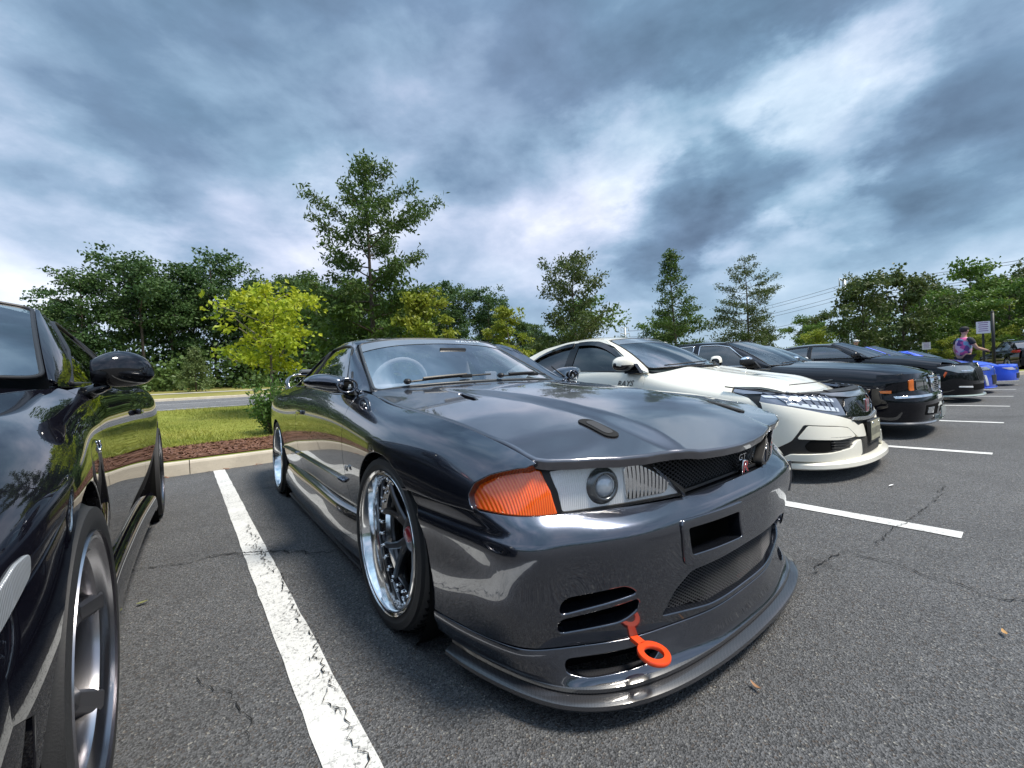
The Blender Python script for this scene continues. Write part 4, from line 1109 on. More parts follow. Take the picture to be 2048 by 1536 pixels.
    mb.prism([(.80, -.3), (.66, -.62), (.36, -.74), (-3.4, -.70), (-3.4, .70), (.36, .74), (.66, .62), (.80, .3)], .075, .10)
    mb.prism([(.60, -.55), (.36, -.62), (.36, .62), (.60, .55)], .10, .60)
    mb.prism([(-.38, -.74), (-2.25, -.74), (-2.25, .74), (-.38, .74)], .10, .60)
    mb.prism([(-3.0, -.70), (-3.5, -.62), (-3.5, .62), (-3.0, .70)], .15, .70)
    mb.prism([(.60, -.50), (-.5, -.56), (-.5, .56), (.60, .50)], .38, .64)
    mb.build('underbody', DARK, root)
    # ---- lamps: one wrapped surface, split into amber corner lamp and headlamp
    lb = [(.44, .832), (.555, .820), (.65, .795), (.712, .753), (.760, .665), (.810, .53), (.855, .39), (.888, .27), (.905, .13)]
    lt = [(.44, .797), (.555, .772), (.645, .738), (.715, .690), (.758, .630), (.812, .51), (.855, .40), (.880, .28), (.893, .13)]
    NS = Surf([[(x, -y, .540), ((x + a) / 2 + .005, -(y + b) / 2 - .004, .61), (a, -b, .685)] for (x, y), (a, b) in zip(lb, lt)])
    un = NS.ku; vn = NS.kv
    def nuv(k, z): return (un[0] + (un[-1] - un[0]) * k, NS.v_at(un[0] + (un[-1] - un[0]) * k, z))
    def nuy(y, z):
        us = np.linspace(un[0], un[-1], 500); v = vn[1]
        for _ in range(3):
            q = NS.ev(np.stack([us, np.full(500, v)], 1)); u = float(us[np.argmin(np.abs(q[:, 1] + y))]); v = NS.v_at(u, z)
        return (u, v)
    global AMBER
    AMB = amber_mat()
    amber = [(.818, .578), (.812, .603), (.796, .626), (.772, .646), (.742, .662), (.705, .673), (.690, .667), (.680, .615), (.668, .556), (.71, .557), (.76, .561), (.805, .567)]
    am_uv = roundpoly([nuy(y, z) for y, z in amber], .004)
    for s_ in (-1, 1):
        mir = False if s_ < 0 else 'only'
        panel('corner_lamp', NS, am_uv, AMB, root, h=.012, gap=.003, depth=.02, edge=.005, mirror=mir, disp=lambda P, Nn, uv: (P + Nn * .002, Nn))
        lamp = [(.672, .667), (.60, .670), (.52, .669), (.445, .664), (.40, .640), (.285, .562), (.295, .551), (.45, .550), (.652, .554), (.660, .61)]
        lp = roundpoly([nuy(y, z) for y, z in lamp], .008)
        lens = panel('headlamp', NS, lp, lamp_glass_mat(), root, h=.014, gap=.003, depth=.006, edge=.003, mirror=mir, disp=lambda P, Nn, uv: (P + Nn * .002, Nn))
        # reflector bowl, projector and bulb behind the lens
        k = s_
        house = panel('lamp_housing', NS, lp, bowl_mat(), lens, h=.02, gap=.002, depth=.05, edge=.001, mirror=mir, disp=lambda P, Nn, uv: (P - Nn * .015, Nn))
        pr = NS.p(*nuy(.535, .610)); nv_ = NS.nrm([nuy(.535, .610)])[0]; nv_ = nv_ if nv_[0] > 0 else -nv_
        c = Vector((pr[0], pr[1], pr[2])) ; nv = Vector(nv_)
        mb = MB(); mz = Vector((.96, -.25, .02)).normalized()
        M = mz.to_track_quat('Y', 'Z').to_matrix().to_4x4(); M.translation = c - nv * .010
        if s_ > 0: M = Matrix.Scale(-1, 4, (0, 1, 0)) @ M
        mb.lathe([(0, .012), (.012, .010), (.022, .006), (.028, .0), (.030, -.006)], n=24, M=M); mb.build('projector_lens', mat('projector_glass', (.55, .60, .66), rough=.03, metal=.2, coat=1, spec=.9), lens, smooth=True)
        mb = MB(); mb.lathe([(.031, -.006), (.033, .004), (.037, .005), (.046, -.002), (.052, -.010)], n=28, M=M); mb.build('projector_ring', mat('lamp_ring', (.16, .17, .18), rough=.25, metal=.8), lens, smooth=True)
        # faceted high-beam reflector on the inner third
        fac = [(.475, .655), (.43, .655), (.39, .632), (.335, .592), (.345, .565), (.47, .562)]
        panel('high_beam_reflector', NS, roundpoly([nuy(y, z) for y, z in fac], .012), facet_mat(), lens, h=.02, gap=0, depth=.02, edge=.002, mirror=mir, disp=lambda P, Nn, uv: (P - Nn * .010, Nn))
    # black surround between lamps, hood and bumper
    for s_ in (-1, 1):
        sur = [(.812, .560), (.826, .578), (.815, .615), (.778, .650), (.71, .680), (.60, .680), (.43, .673), (.375, .635), (.268, .558), (.268, .545), (.5, .543), (.67, .547), (.77, .553)]
        panel('lamp_surround', NS, [nuy(y, z) for y, z in sur], BLACK, root, h=.02, gap=0, depth=.03, mirror=False if s_ < 0 else 'only', disp=lambda P, Nn, uv: (P - Nn * .012, Nn), holes=[lp, am_uv])
    # inner cheek beside the grille (body colour)
    for s_ in (-1, 1):
        v = [(.886, s_ * .275, .545), (.872, s_ * .375, .632), (.862, s_ * .425, .672), (.84, s_ * .418, .672), (.84, s_ * .290, .545), (.79, s_ * .415, .672), (.79, s_ * .295, .545)]
        mb = MB(); mb.add(v, [(0, 1, 4), (1, 3, 4), (1, 2, 3), (4, 3, 5, 6)] if s_ < 0 else [(0, 4, 1), (1, 4, 3), (1, 3, 2), (4, 6, 5, 3)]); mb.build('grille_cheek', PAINT, root)
    # grille floor ledge, mesh and badge
    mb = MB(); mb.add([(.884, -.275, .5375), (.884, .275, .5375), (.79, .29, .532), (.79, -.29, .532)], [(0, 1, 2, 3)]); mb.build('grille_ledge', PAINT, root)
    mb = MB(); mb.box((.765, 0, .61), (.01, .82, .16)); mb.build('grille_cavity', DARK, root)
    grille_mesh('grille_mesh', lambda y, z: .845 - .25 * max(0, abs(y) - .25), -.41, .41, .540, .685, .021, .0020, mat('grille_wire', (.05, .05, .053), rough=.35, metal=.6), root, slope=.62)
    mb = MB(); mb.box((.850, 0, .545), (.014, .55, .010), bev=.003); mb.build('grille_bar', BLACK, root)
    M = frame((.872, .112, .598), (0, 1, 0), (0.12, 0, 1))
    text_mesh('GT', .032, .004, 'badge_letters', CHROME, root, M @ Matrix.Diagonal((1.35, 1, 1, 1)), spacing=.95)
    text_mesh('R', .062, .005, 'badge_letter_outline', CHROME, root, frame((.871, .128, .562), (0, 1, 0), (.12, 0, 1)) @ Matrix.Diagonal((1.3, 1, 1, 1)), bevel=.003)
    text_mesh('R', .060, .0055, 'badge_letter', mat('badge_red', (.42, .02, .03), rough=.25, coat=1), root, frame((.8745, .128, .562), (0, 1, 0), (.12, 0, 1)) @ Matrix.Diagonal((1.3, 1, 1, 1)))
    # fender badge
    for s_ in (-1, 1):
        M = frame((-.475, s_ * .853, .53), (-s_ * -1.0 if s_ < 0 else -1.0, 0, 0), (0, 0, 1))
        text_mesh('GT', .034, .003, 'side_badge', CHROME, root, frame((-.475, s_ * .856, .53), (1, 0, 0) if s_ < 0 else (-1, 0, 0), (0, 0, 1)))
    # squared corner duct on the far end of the bumper
    mb = MB(); q = [(.80, .775), (.68, .815), (.66, .75), (.77, .70)]
    mb.add([(x, y, z) for z, k in ((.33, .90), (.40, 1.0), (.47, .97)) for x, y in [(a * k + .70 * (1 - k), b * k + .74 * (1 - k)) for a, b in q]], [(i + 4 * j, (i + 1) % 4 + 4 * j, (i + 1) % 4 + 4 * (j + 1), i + 4 * (j + 1)) for j in range(2) for i in range(4)] + [(3, 2, 1, 0), (8, 9, 10, 11)]); mb.build('corner_duct', PAINT, root)
    # tow hook
    HOOK = mat('tow_hook_orange', (.85, .07, .012), rough=.35, coat=.6)
    c = Vector((.900, -.485, .182)); d = Vector((1, -.12, -.10)).normalized(); side = Vector((.10, 1, -.06)).normalized(); nn_ = d.cross(side).normalized()
    mb = MB(); v = []; f = []; n = 36
    for i in range(n):
        a = 2 * math.pi * i / n
        for rad, hh in ((.026, .006), (.041, .006), (.043, .003), (.043, -.003), (.041, -.006), (.026, -.006), (.024, -.003), (.024, .003)):
            v.append(c + (d * math.cos(a) + side * math.sin(a)) * rad + nn_ * hh)
    for i in range(n):
        for j in range(8): f.append((i * 8 + j, ((i + 1) % n) * 8 + j, ((i + 1) % n) * 8 + (j + 1) % 8, i * 8 + (j + 1) % 8))
    mb.add(v, f); M = Matrix((d, side, nn_)).transposed().to_4x4(); M.translation = c
    mb.box((-.105, 0, 0), (.14, .026, .012), M, bev=.003)
    mb.build('tow_hook', HOOK, root, angle=40)
    build_hero_top(root, SS, T, HS, PAINT, CARBON)
    # wheels
    RIM = mat('rim_gunmetal', (.10, .105, .115), rough=.28, metal=.9); LIP = mat('polished_lip', (.80, .80, .80), rough=.09, metal=1)
    CAP = mat('cap_red', (.35, .02, .03), rough=.3, coat=1)
    st = dict(n=5, fork=(-.30, .30), w0=.020, w1=.017, hub=.07, lip=.085, dish=.02, rivets=30, th=.035, rot=.2)
    for x, ys_ in ((0.0, .862), (-2.645, .862)):
        for s_ in (-1, 1):
            make_wheel(root, (x, s_ * ys_, .325), .325, .262, .25, s_, st, RIM, LIP, CAP, camber=math.radians(-2.5) if s_ < 0 else 0, steer=math.radians(2) if x == 0 else 0)
    return root

def carbon_mat():
    m = mat('carbon_weave', (.02, .02, .022), rough=.3, coat=1.0)
    t = m.node_tree; b = t.nodes['Principled BSDF']
    tc = t.nodes.new('ShaderNodeTexCoord'); ck = t.nodes.new('ShaderNodeTexChecker'); ck.inputs['Scale'].default_value = 260
    ck.inputs[1].default_value = (.014, .014, .016, 1); ck.inputs[2].default_value = (.034, .034, .038, 1)
    mp = t.nodes.new('ShaderNodeMapping'); mp.inputs['Rotation'].default_value = (.3, .2, .78)
    t.links.new(tc.outputs['Object'], mp.inputs[0]); t.links.new(mp.outputs[0], ck.inputs[0]); t.links.new(ck.outputs[0], b.inputs['Base Color'])
    return m
def ribbed(name, col, rough, metal, scale, strength, direction='Y'):
    if name in MATS: return MATS[name]
    m = mat(name, col, rough=rough, metal=metal); t = m.node_tree; b = t.nodes['Principled BSDF']
    tc = t.nodes.new('ShaderNodeTexCoord'); w = t.nodes.new('ShaderNodeTexWave'); w.bands_direction = direction; w.inputs['Scale'].default_value = scale
    t.links.new(tc.outputs['Object'], w.inputs['Vector']); bp = t.nodes.new('ShaderNodeBump'); bp.inputs['Strength'].default_value = strength; bp.inputs['Distance'].default_value = .004
    t.links.new(w.outputs['Fac'], bp.inputs['Height']); t.links.new(bp.outputs[0], b.inputs['Normal']); return m
def bowl_mat(): return ribbed('lamp_bowl', (.95, .96, .97), .30, .10, 60, .35)
def facet_mat(): return ribbed('lamp_facets', (.97, .97, .97), .06, 1.0, 26, 1.0)
def amber_mat():
    m = mat('amber_lens', (.95, .125, .005), rough=.16, coat=1.0, ior=1.7, coat_rough=.03)
    if len(m.node_tree.nodes) > 3: return m
    t = m.node_tree; b = t.nodes['Principled BSDF']; tc = t.nodes.new('ShaderNodeTexCoord')
    w = t.nodes.new('ShaderNodeTexWave'); w.bands_direction = 'Y'; w.inputs['Scale'].default_value = 60; t.links.new(tc.outputs['Object'], w.inputs['Vector'])
    # moulded ribs behind a smooth skin: two tones of the same amber
    mx = t.nodes.new('ShaderNodeMix'); mx.data_type = 'RGBA'; mx.inputs[6].default_value = (.95, .085, .003, 1); mx.inputs[7].default_value = (1.0, .17, .010, 1)
    t.links.new(w.outputs['Fac'], mx.inputs[0]); t.links.new(mx.outputs[2], b.inputs['Base Color'])
    bp = t.nodes.new('ShaderNodeBump'); bp.inputs['Strength'].default_value = .35; bp.inputs['Distance'].default_value = .003
    t.links.new(w.outputs['Fac'], bp.inputs['Height']); t.links.new(bp.outputs[0], b.inputs['Normal'])
    return m
def lamp_glass_mat():
    if 'lamp_glass' in MATS: return MATS['lamp_glass']
    m = glass('lamp_glass', tint=(1.0, 1.0, 1.0), refl=.03, rough=.02, graze=.3)
    t = m.node_tree; tc = t.nodes.new('ShaderNodeTexCoord'); w = t.nodes.new('ShaderNodeTexWave'); w.bands_direction = 'Y'; w.inputs['Scale'].default_value = 38
    t.links.new(tc.outputs['Object'], w.inputs['Vector'])
    bp = t.nodes.new('ShaderNodeBump'); bp.inputs['Strength'].default_value = .25; bp.inputs['Distance'].default_value = .003
    t.links.new(w.outputs['Fac'], bp.inputs['Height'])
    for n in t.nodes:
        if n.type == 'BSDF_GLOSSY': t.links.new(bp.outputs[0], n.inputs['Normal'])
    return m

def build_hero_top(root, SS, T, HS, PAINT, CARBON):
    # ---- greenhouse: side surface from belt line to roof rail
    gs = [(-.55, (.735, .868), (.70, .915), (.665, .965), (.63, 1.01)),
          (-.75, (.772, .872), (.728, .945), (.68, 1.02), (.63, 1.085)),
          (-1.00, (.780, .882), (.728, .98), (.668, 1.085), (.605, 1.165)),
          (-1.30, (.784, .894), (.722, 1.0), (.652, 1.115), (.575, 1.205)),
          (-1.70, (.782, .908), (.716, 1.012), (.642, 1.12), (.562, 1.205)),
          (-2.10, (.765, .918), (.700, 1.00), (.632, 1.085), (.56, 1.155)),
          (-2.55, (.738, .928), (.69, .965), (.635, 1.01), (.575, 1.055)),
          (-2.85, (.715, .925), (.68, .94), (.64, .96), (.60, .98))]
    G = Surf([[(x, -y, z) for y, z in r] for x, *r in gs][::-1], ku=[r[0] for r in gs][::-1])
    GV = G.kv[-1]; gz = lambda x, z: (x, G.v_at(x, z))
    frame_o = [(x, 0) for x in np.linspace(-.60, -2.80, 30)] + [(-2.83, GV * .5), (-2.6, GV)] + [(x, GV) for x in np.linspace(-2.5, -1.22, 30)] + [(-1.18, .98 * GV), (-1.08, .89 * GV), (-.96, .70 * GV), (-.84, .50 * GV), (-.72, .30 * GV), (-.60, .12 * GV)]
    dg = roundpoly([(-.80, .03 * GV)] + [(x, .03 * GV) for x in np.linspace(-.95, -1.68, 6)] + [(-1.80, .35 * GV), (-1.77, .90 * GV), (-1.5, .935 * GV), (-1.25, .925 * GV), (-1.06, .86 * GV), (-.93, .60 * GV)], .03)
    dg = roundpoly([(-.735, .04 * GV), (-1.70, .04 * GV), (-1.665, .915 * GV), (-1.35, .925 * GV), (-1.12, .90 * GV), (-1.03, .84 * GV)], .03)
    qg = roundpoly([(-1.755, .05 * GV), (-2.28, .07 * GV), (-2.20, .30 * GV), (-1.95, .80 * GV), (-1.73, .91 * GV)], .03)
    panel('pillar_frame', G, frame_o, PAINT, root, h=.03, gap=0, holes=[dg, qg], depth=.02, edge=.003, mirror=True)
    SG = glass('side_glass', tint=(.42, .46, .48), refl=.34)
    for nm, poly in (('door_window', dg), ('quarter_window', qg)):
        panel(nm, G, poly, SG, root, h=.05, gap=-.006, depth=.004, edge=.001, mirror=True, disp=lambda P, Nn, uv: (P - Nn * .006, Nn))
        # black rubber round the glass
        for s_ in (1, -1):
            pts = G.ev(np.asarray(poly)); mb = MB(); mb.tube([(p[0], p[1] * (1 if s_ > 0 else -1), p[2]) for p in pts], .0075, n=6, closed=True); mb.build('window_seal', BLACK, root, smooth=True)
    # ---- windscreen
    wr = [[(-.485, 0, .905), (-.49, .2, .904), (-.515, .4, .899), (-.565, .56, .889), (-.63, .665, .877)],
          [(-.68, 0, 1.005), (-.685, .19, 1.004), (-.71, .38, .999), (-.755, .53, .988), (-.81, .632, .972)],
          [(-.90, 0, 1.115), (-.905, .18, 1.113), (-.925, .36, 1.107), (-.965, .50, 1.093), (-1.01, .592, 1.075)],
          [(-1.13, 0, 1.222), (-1.135, .17, 1.220), (-1.15, .34, 1.213), (-1.18, .47, 1.198), (-1.215, .548, 1.182)]]
    WS = Surf([[(p[0], -p[1], p[2]) for p in r[:0:-1]] + r for r in wr])
    wu, wv = WS.ku[-1], WS.kv[-1]
    wo_ = roundpoly([(.004, .012), (wu * .995, .012), (wu * .995, wv - .012), (.004, wv - .012)], .05)
    WG = glass('windscreen_glass', tint=(.84, .86, .89), refl=.50)
    panel('windscreen', WS, wo_, WG, root, h=.05, gap=0, depth=.004, edge=.001)
    band = [(wu * .86, .014)] + [(wu * (.86 - .035 * math.sin(math.pi * t)), .014 + (wv - .028) * t) for t in np.linspace(.02, .98, 30)] + [(wu * .86, wv - .014), (wu * .992, wv - .014), (wu * .992, .014)]
    band = [(wu * (.80 + .06 * math.sin(math.pi * t)), .016 + (wv - .032) * t) for t in np.linspace(0, 1, 30)] + [(wu * .99, wv - .016), (wu * .99, .016)]
    panel('sun_strip', WS, band, mat('sun_strip_film', (.16, .19, .23), rough=.12, coat=1), root, h=.04, gap=0, depth=.002, edge=.0005, disp=lambda P, Nn, uv: (P + Nn * .003, Nn))
    pts = WS.ev(resample(np.asarray(wo_), .03)); mb = MB(); mb.tube([tuple(p) for p in pts], .009, n=6, closed=True); mb.build('windscreen_seal', mat('seal_grey', (.05, .055, .06), rough=.4), root, smooth=True)
    # lettering at the top of the screen
    p = WS.p(wu * .925, wv * .5 + .22); n = WS.nrm([(wu * .925, wv * .5 + .22)])[0]; n = n if n[2] > 0 else -n
    up = Vector(WS.p(wu * .95, wv * .5 + .22)) - Vector(WS.p(wu * .90, wv * .5 + .22))
    text_mesh('WALKER', .05, .0005, 'screen_lettering', mat('decal_white', (.62, .66, .70), rough=.4), root, frame(Vector(p) + Vector(n) * .006, (0, 1, 0), up), spacing=1.2, shear=.2)
    # A-pillars
    for s_ in (-1, 1):
        a = [np.array(WS.p(wu * t, 0.0)) for t in np.linspace(0, 1, 12)]
        b = [np.array(G.p(*q)) for q in [(-.60, .12 * GV), (-.66, .20 * GV), (-.72, .30 * GV), (-.78, .40 * GV), (-.84, .50 * GV), (-.90, .60 * GV), (-.96, .70 * GV), (-1.02, .80 * GV), (-1.08, .89 * GV), (-1.14, .95 * GV), (-1.18, .98 * GV), (-1.22, 1.0 * GV)]]
        rows = []
        for p, q in zip(a, b):
            mid = (p + q) / 2; out = np.array([.35, -.72, .45]); out = out / np.linalg.norm(out)
            rows.append([p + out * .002, p * .72 + q * .28 + out * .012, mid + out * .016, p * .28 + q * .72 + out * .012, q + out * .003])
        PS = Surf(rows)
        panel('windscreen_pillar', PS, [(0, 0), (PS.ku[-1], 0), (PS.ku[-1], PS.kv[-1]), (0, PS.kv[-1])], PAINT, root, h=.02, gap=0, depth=.01, mirror=False if s_ < 0 else 'only', ref=(-1.4, 0, .7))
    # ---- roof
    rr = [(-1.13, [(0, 1.226), (.20, 1.224), (.38, 1.214), (.50, 1.198), (.565, 1.178)]),
          (-1.30, [(0, 1.253), (.20, 1.250), (.38, 1.239), (.51, 1.223), (.577, 1.204)]),
          (-1.60, [(0, 1.268), (.20, 1.265), (.38, 1.254), (.50, 1.232), (.566, 1.206)]),
          (-1.95, [(0, 1.258), (.20, 1.254), (.38, 1.240), (.50, 1.212), (.563, 1.178)]),
          (-2.15, [(0, 1.235), (.20, 1.231), (.38, 1.213), (.50, 1.178), (.562, 1.142)])]
    RS = Surf([[(x - (abs(y) ** 2) * .25 * (1 if x > -1.2 else 0), y, z) for y, z in [(-a, b) for a, b in r[:0:-1]] + r] for x, r in rr][::-1])
    panel('roof', RS, [(0, 0), (RS.ku[-1], 0), (RS.ku[-1], RS.kv[-1]), (0, RS.kv[-1])], PAINT, root, h=.05, gap=0, depth=.015)
    # rear screen and boot lid, tail, wing
    bw = [[(-2.15, y, 1.232 - .5 * y * y * .5) for y in (-.53, -.3, 0, .3, .53)], [(-2.5, y, 1.10 - .3 * y * y) for y in (-.56, -.3, 0, .3, .56)], [(-2.85, y, .955 - .1 * y * y) for y in (-.62, -.35, 0, .35, .62)]]
    B = Surf(bw); panel('rear_window', B, [(0, 0), (B.ku[-1], 0), (B.ku[-1], B.kv[-1]), (0, B.kv[-1])], glass('rear_glass', tint=(.55, .58, .6), refl=.15), root, h=.08, gap=0, depth=.004)
    bl = [[(-2.85, y, .955 - .06 * y * y) for y in (-.72, -.4, 0, .4, .72)], [(-3.2, y, .945 - .07 * y * y) for y in (-.70, -.4, 0, .4, .70)], [(-3.58, y, .91 - .06 * y * y) for y in (-.64, -.35, 0, .35, .64)], [(-3.63, y, .80) for y in (-.63, -.35, 0, .35, .63)], [(-3.64, y, .40) for y in (-.66, -.35, 0, .35, .66)]]
    B = Surf(bl); panel('boot_lid', B, [(0, 0), (B.ku[-1], 0), (B.ku[-1], B.kv[-1]), (0, B.kv[-1])], PAINT, root, h=.07, gap=0, depth=.01)
    wing = spline2([(-3.30, -.64, .905), (-3.36, -.645, 1.0), (-3.42, -.60, 1.055), (-3.43, -.45, 1.066), (-3.43, 0, 1.07), (-3.43, .45, 1.066), (-3.42, .60, 1.055), (-3.36, .645, 1.0), (-3.30, .64, .905)], 60)
    v = []; f = []
    for p in wing:
        for a, b in ((.11, 0), (.08, .014), (0, .022), (-.09, .014), (-.11, 0), (-.09, -.012), (0, -.014), (.08, -.01)):
            # blade profile: chord along x, thickness across
            ny = 0 if abs(p[1]) < .55 else (1 if p[1] > 0 else -1) * min(1, (abs(p[1]) - .55) / .07)
            v.append((p[0] + a, p[1] + ny * b, p[2] + (1 - abs(ny)) * b))
    for i in range(len(wing) - 1):
        for j in range(8): f.append((i * 8 + j, i * 8 + (j + 1) % 8, (i + 1) * 8 + (j + 1) % 8, (i + 1) * 8 + j))
    MB().add(v, f).build('rear_wing', PAINT, root, smooth=True)
    mb = MB(); mb.box((-3.40, 0, 1.105), (.16, 1.02, .035), bev=.012); mb.build('wing_flap', mat('wing_grey', (.16, .17, .19), rough=.3, coat=.5), root, angle=40)
    # cowl panel and wipers
    mb = MB(); mb.add([(-.50, y, .888 - abs(y) ** 2 * .05) for y in (-.6, -.3, 0, .3, .6)] + [(-.60 - .1 * y * y, y, .875) for y in (-.6, -.3, 0, .3, .6)], [(i, i + 1, i + 6, i + 5) for i in range(4)]); mb.build('cowl', BLACK, root)
    for (x0, y0), (x1, y1) in (((-.50, -.50), (-.545, .02)), ((-.475, .06), (-.56, .52))):
        ang = []
        n = 12; mb = MB(); bl_ = []
        for i in range(n + 1):
            t = i / n; y = y0 + (y1 - y0) * t; u = wu * (.035 + .045 * t); vv = wv * .5 + y * (wv / 1.33)
            q = WS.p(u, vv); bl_.append((q[0] + .012, q[1], q[2] + .016))
        mb.tube(bl_, .006, n=6); mb.tube([(p[0] + .008, p[1], p[2] + .010) for p in bl_[2:9]], .008, n=6)
        mb.ball((bl_[0][0] + .02, bl_[0][1], bl_[0][2] + .004), (.028, .02, .016)); mb.box(bl_[8], (.03, .07, .022), bev=.005); mb.build('wiper', BLACK, root, angle=50)
    # door mirrors: aero pod with a round intake
    for s_ in (-1, 1):
        rows = []
        # pod swept outwards: cross-sections in (x, z), from the door to the tip
        for (y, x0, x1, z0, z1) in [(.755, -.83, -.62, .876, .905), (.785, -.85, -.60, .874, .945), (.82, -.86, -.585, .878, .968), (.865, -.85, -.60, .890, .982), (.91, -.83, -.63, .905, .984), (.95, -.80, -.66, .922, .972), (.972, -.765, -.70, .938, .955)]:
            r = []
            for a in np.linspace(0, 360, 17):
                ca, sa = math.cos(math.radians(a)), math.sin(math.radians(a))
                sq = lambda c: math.copysign(abs(c) ** .8, c)
                r.append(((x0 + x1) / 2 + (x1 - x0) / 2 * sq(ca), s_ * y, (z0 + z1) / 2 + (z1 - z0) / 2 * sq(sa)))
            rows.append(r)
        M_ = Surf(rows); nu_, nv_ = 22, 40
        uu = np.linspace(0, M_.ku[-1], nu_); vv = np.linspace(0, M_.kv[-1], nv_)
        gp = M_.ev([(a, b) for a in uu for b in vv])
        f = [(i * nv_ + j, i * nv_ + j + 1, (i + 1) * nv_ + j + 1, (i + 1) * nv_ + j) for i in range(nu_ - 1) for j in range(nv_ - 1)] + [[(nu_ - 1) * nv_ + j for j in range(nv_ - 1)]]
        if s_ > 0: f = [q[::-1] for q in f]
        mo = mesh_obj('door_mirror', gp, f, PAINT, root)
        mb = MB(); mb.ball((-.615, s_ * .80, .918), (.034, .040, .030)); mb.build('mirror_intake', DARK, mo, smooth=True)
        mb = MB(); v = [(-.588 - .02 * (1 - math.cos(t)) * 0, s_ * (.80 + .047 * math.cos(t)), .918 + .034 * math.sin(t)) for t in np.linspace(0, 2 * math.pi, 28)[:-1]]; mb.tube(v, .006, n=6, closed=True); mb.build('intake_rim', PAINT, mo, smooth=True)
        mb = MB(); mb.ball((-.598, s_ * .795, .915), (.016, .022, .02)); mb.build('intake_lens', mat('clear_lens', (.6, .65, .68), rough=.1, metal=.6, coat=1), mo, smooth=True)
        mb = MB(); mb.prism([(-.60, .868), (-.85, .872), (-.83, .94), (-.80, .965)], s_ * .748, s_ * .765, axis='y'); mb.build('mirror_base', BLACK, mo)
        mb = MB(); mb.tube([(-.605, s_ * .775, .876), (-.70, s_ * .742, .955), (-.74, s_ * .728, .99)], .006, n=6); mb.build('mirror_seal', BLACK, mo, smooth=True)
    # door handle
    for s_ in (-1, 1):
        p = SS.p(-1.60, SS.v_at(-1.60, .755)); mb = MB(); mb.box((p[0], s_ * (-p[1] + .006), p[2]), (.16, .02, .028), bev=.008); mb.build('door_handle', PAINT, root, angle=40)
        mb = MB(); mb.lathe([(0, -.004), (.011, -.004), (.012, 0), (.012, .01)], n=14, c=(0, 0, 0)); o = mb.build('door_lock', CHROME, root, smooth=True); o.location = (-1.715, s_ * .842, .74); o.rotation_euler = (0, 0, 0 if s_ < 0 else math.pi)
    # ---- cabin
    LG = mat('cabin_grey', (.20, .20, .21), rough=.7, var=(30, .15)); LT = mat('seat_pale', (.68, .68, .69), rough=.7)
    mb = MB(); mb.prism([(-.50, .62), (-.50, .86), (-.62, .885), (-.80, .86), (-.92, .80), (-.92, .62)], -.66, .66, axis='y'); mb.build('dashboard', LG, root)
    mb = MB(); mb.box((-1.4, 0, .45), (1.9, 1.4, .3)); mb.build('cabin_floor', DARK, root)
    for y in (-.36, .36):
        mb = MB(); mb.box((-1.42, y, .70), (.46, .44, .18), bev=.06); M = Matrix.Translation((-1.62, y, .72)) @ Matrix.Rotation(math.radians(-20), 4, 'Y'); mb.box((0, 0, .18), (.13, .46, .5), M, bev=.05); mb.box((0, 0, .47), (.09, .24, .14), M, bev=.04); mb.build('seat', LT, root, angle=40)
    mb = MB(); c = Vector((-1.0, -.36, .90)); ax = Vector((.35, 0, 1)).normalized(); 
    pts = [c + Vector((-.93 * math.sin(t) * .18 * -1 * .35, math.cos(t) * .18, .93 * math.sin(t) * .18)) for t in np.linspace(0, 2 * math.pi, 33)[:-1]]
    mb.tube(pts, .016, n=8, closed=True); mb.tube([c + Vector((0, -.17, 0)), c, c + Vector((0, .17, 0))], .02, n=6); mb.build('steering_wheel', LT, root, smooth=True)
    mb = MB(); mb.box((-2.05, 0, .86), (.16, 1.1, .26), bev=.06); mb.build('rear_seat', LG, root, angle=40)
    mb = MB(); mb.box((-.98, .33, .93), (.03, .10, .09), bev=.01); mb.box((-.95, .30, .87), (.10, .20, .02)); mb.build('dash_panel', LT, root)
    mb = MB(); mb.box((-.93, 0, 1.115), (.02, .20, .055), bev=.01); mb.build('inner_mirror', BLACK, root, angle=40)
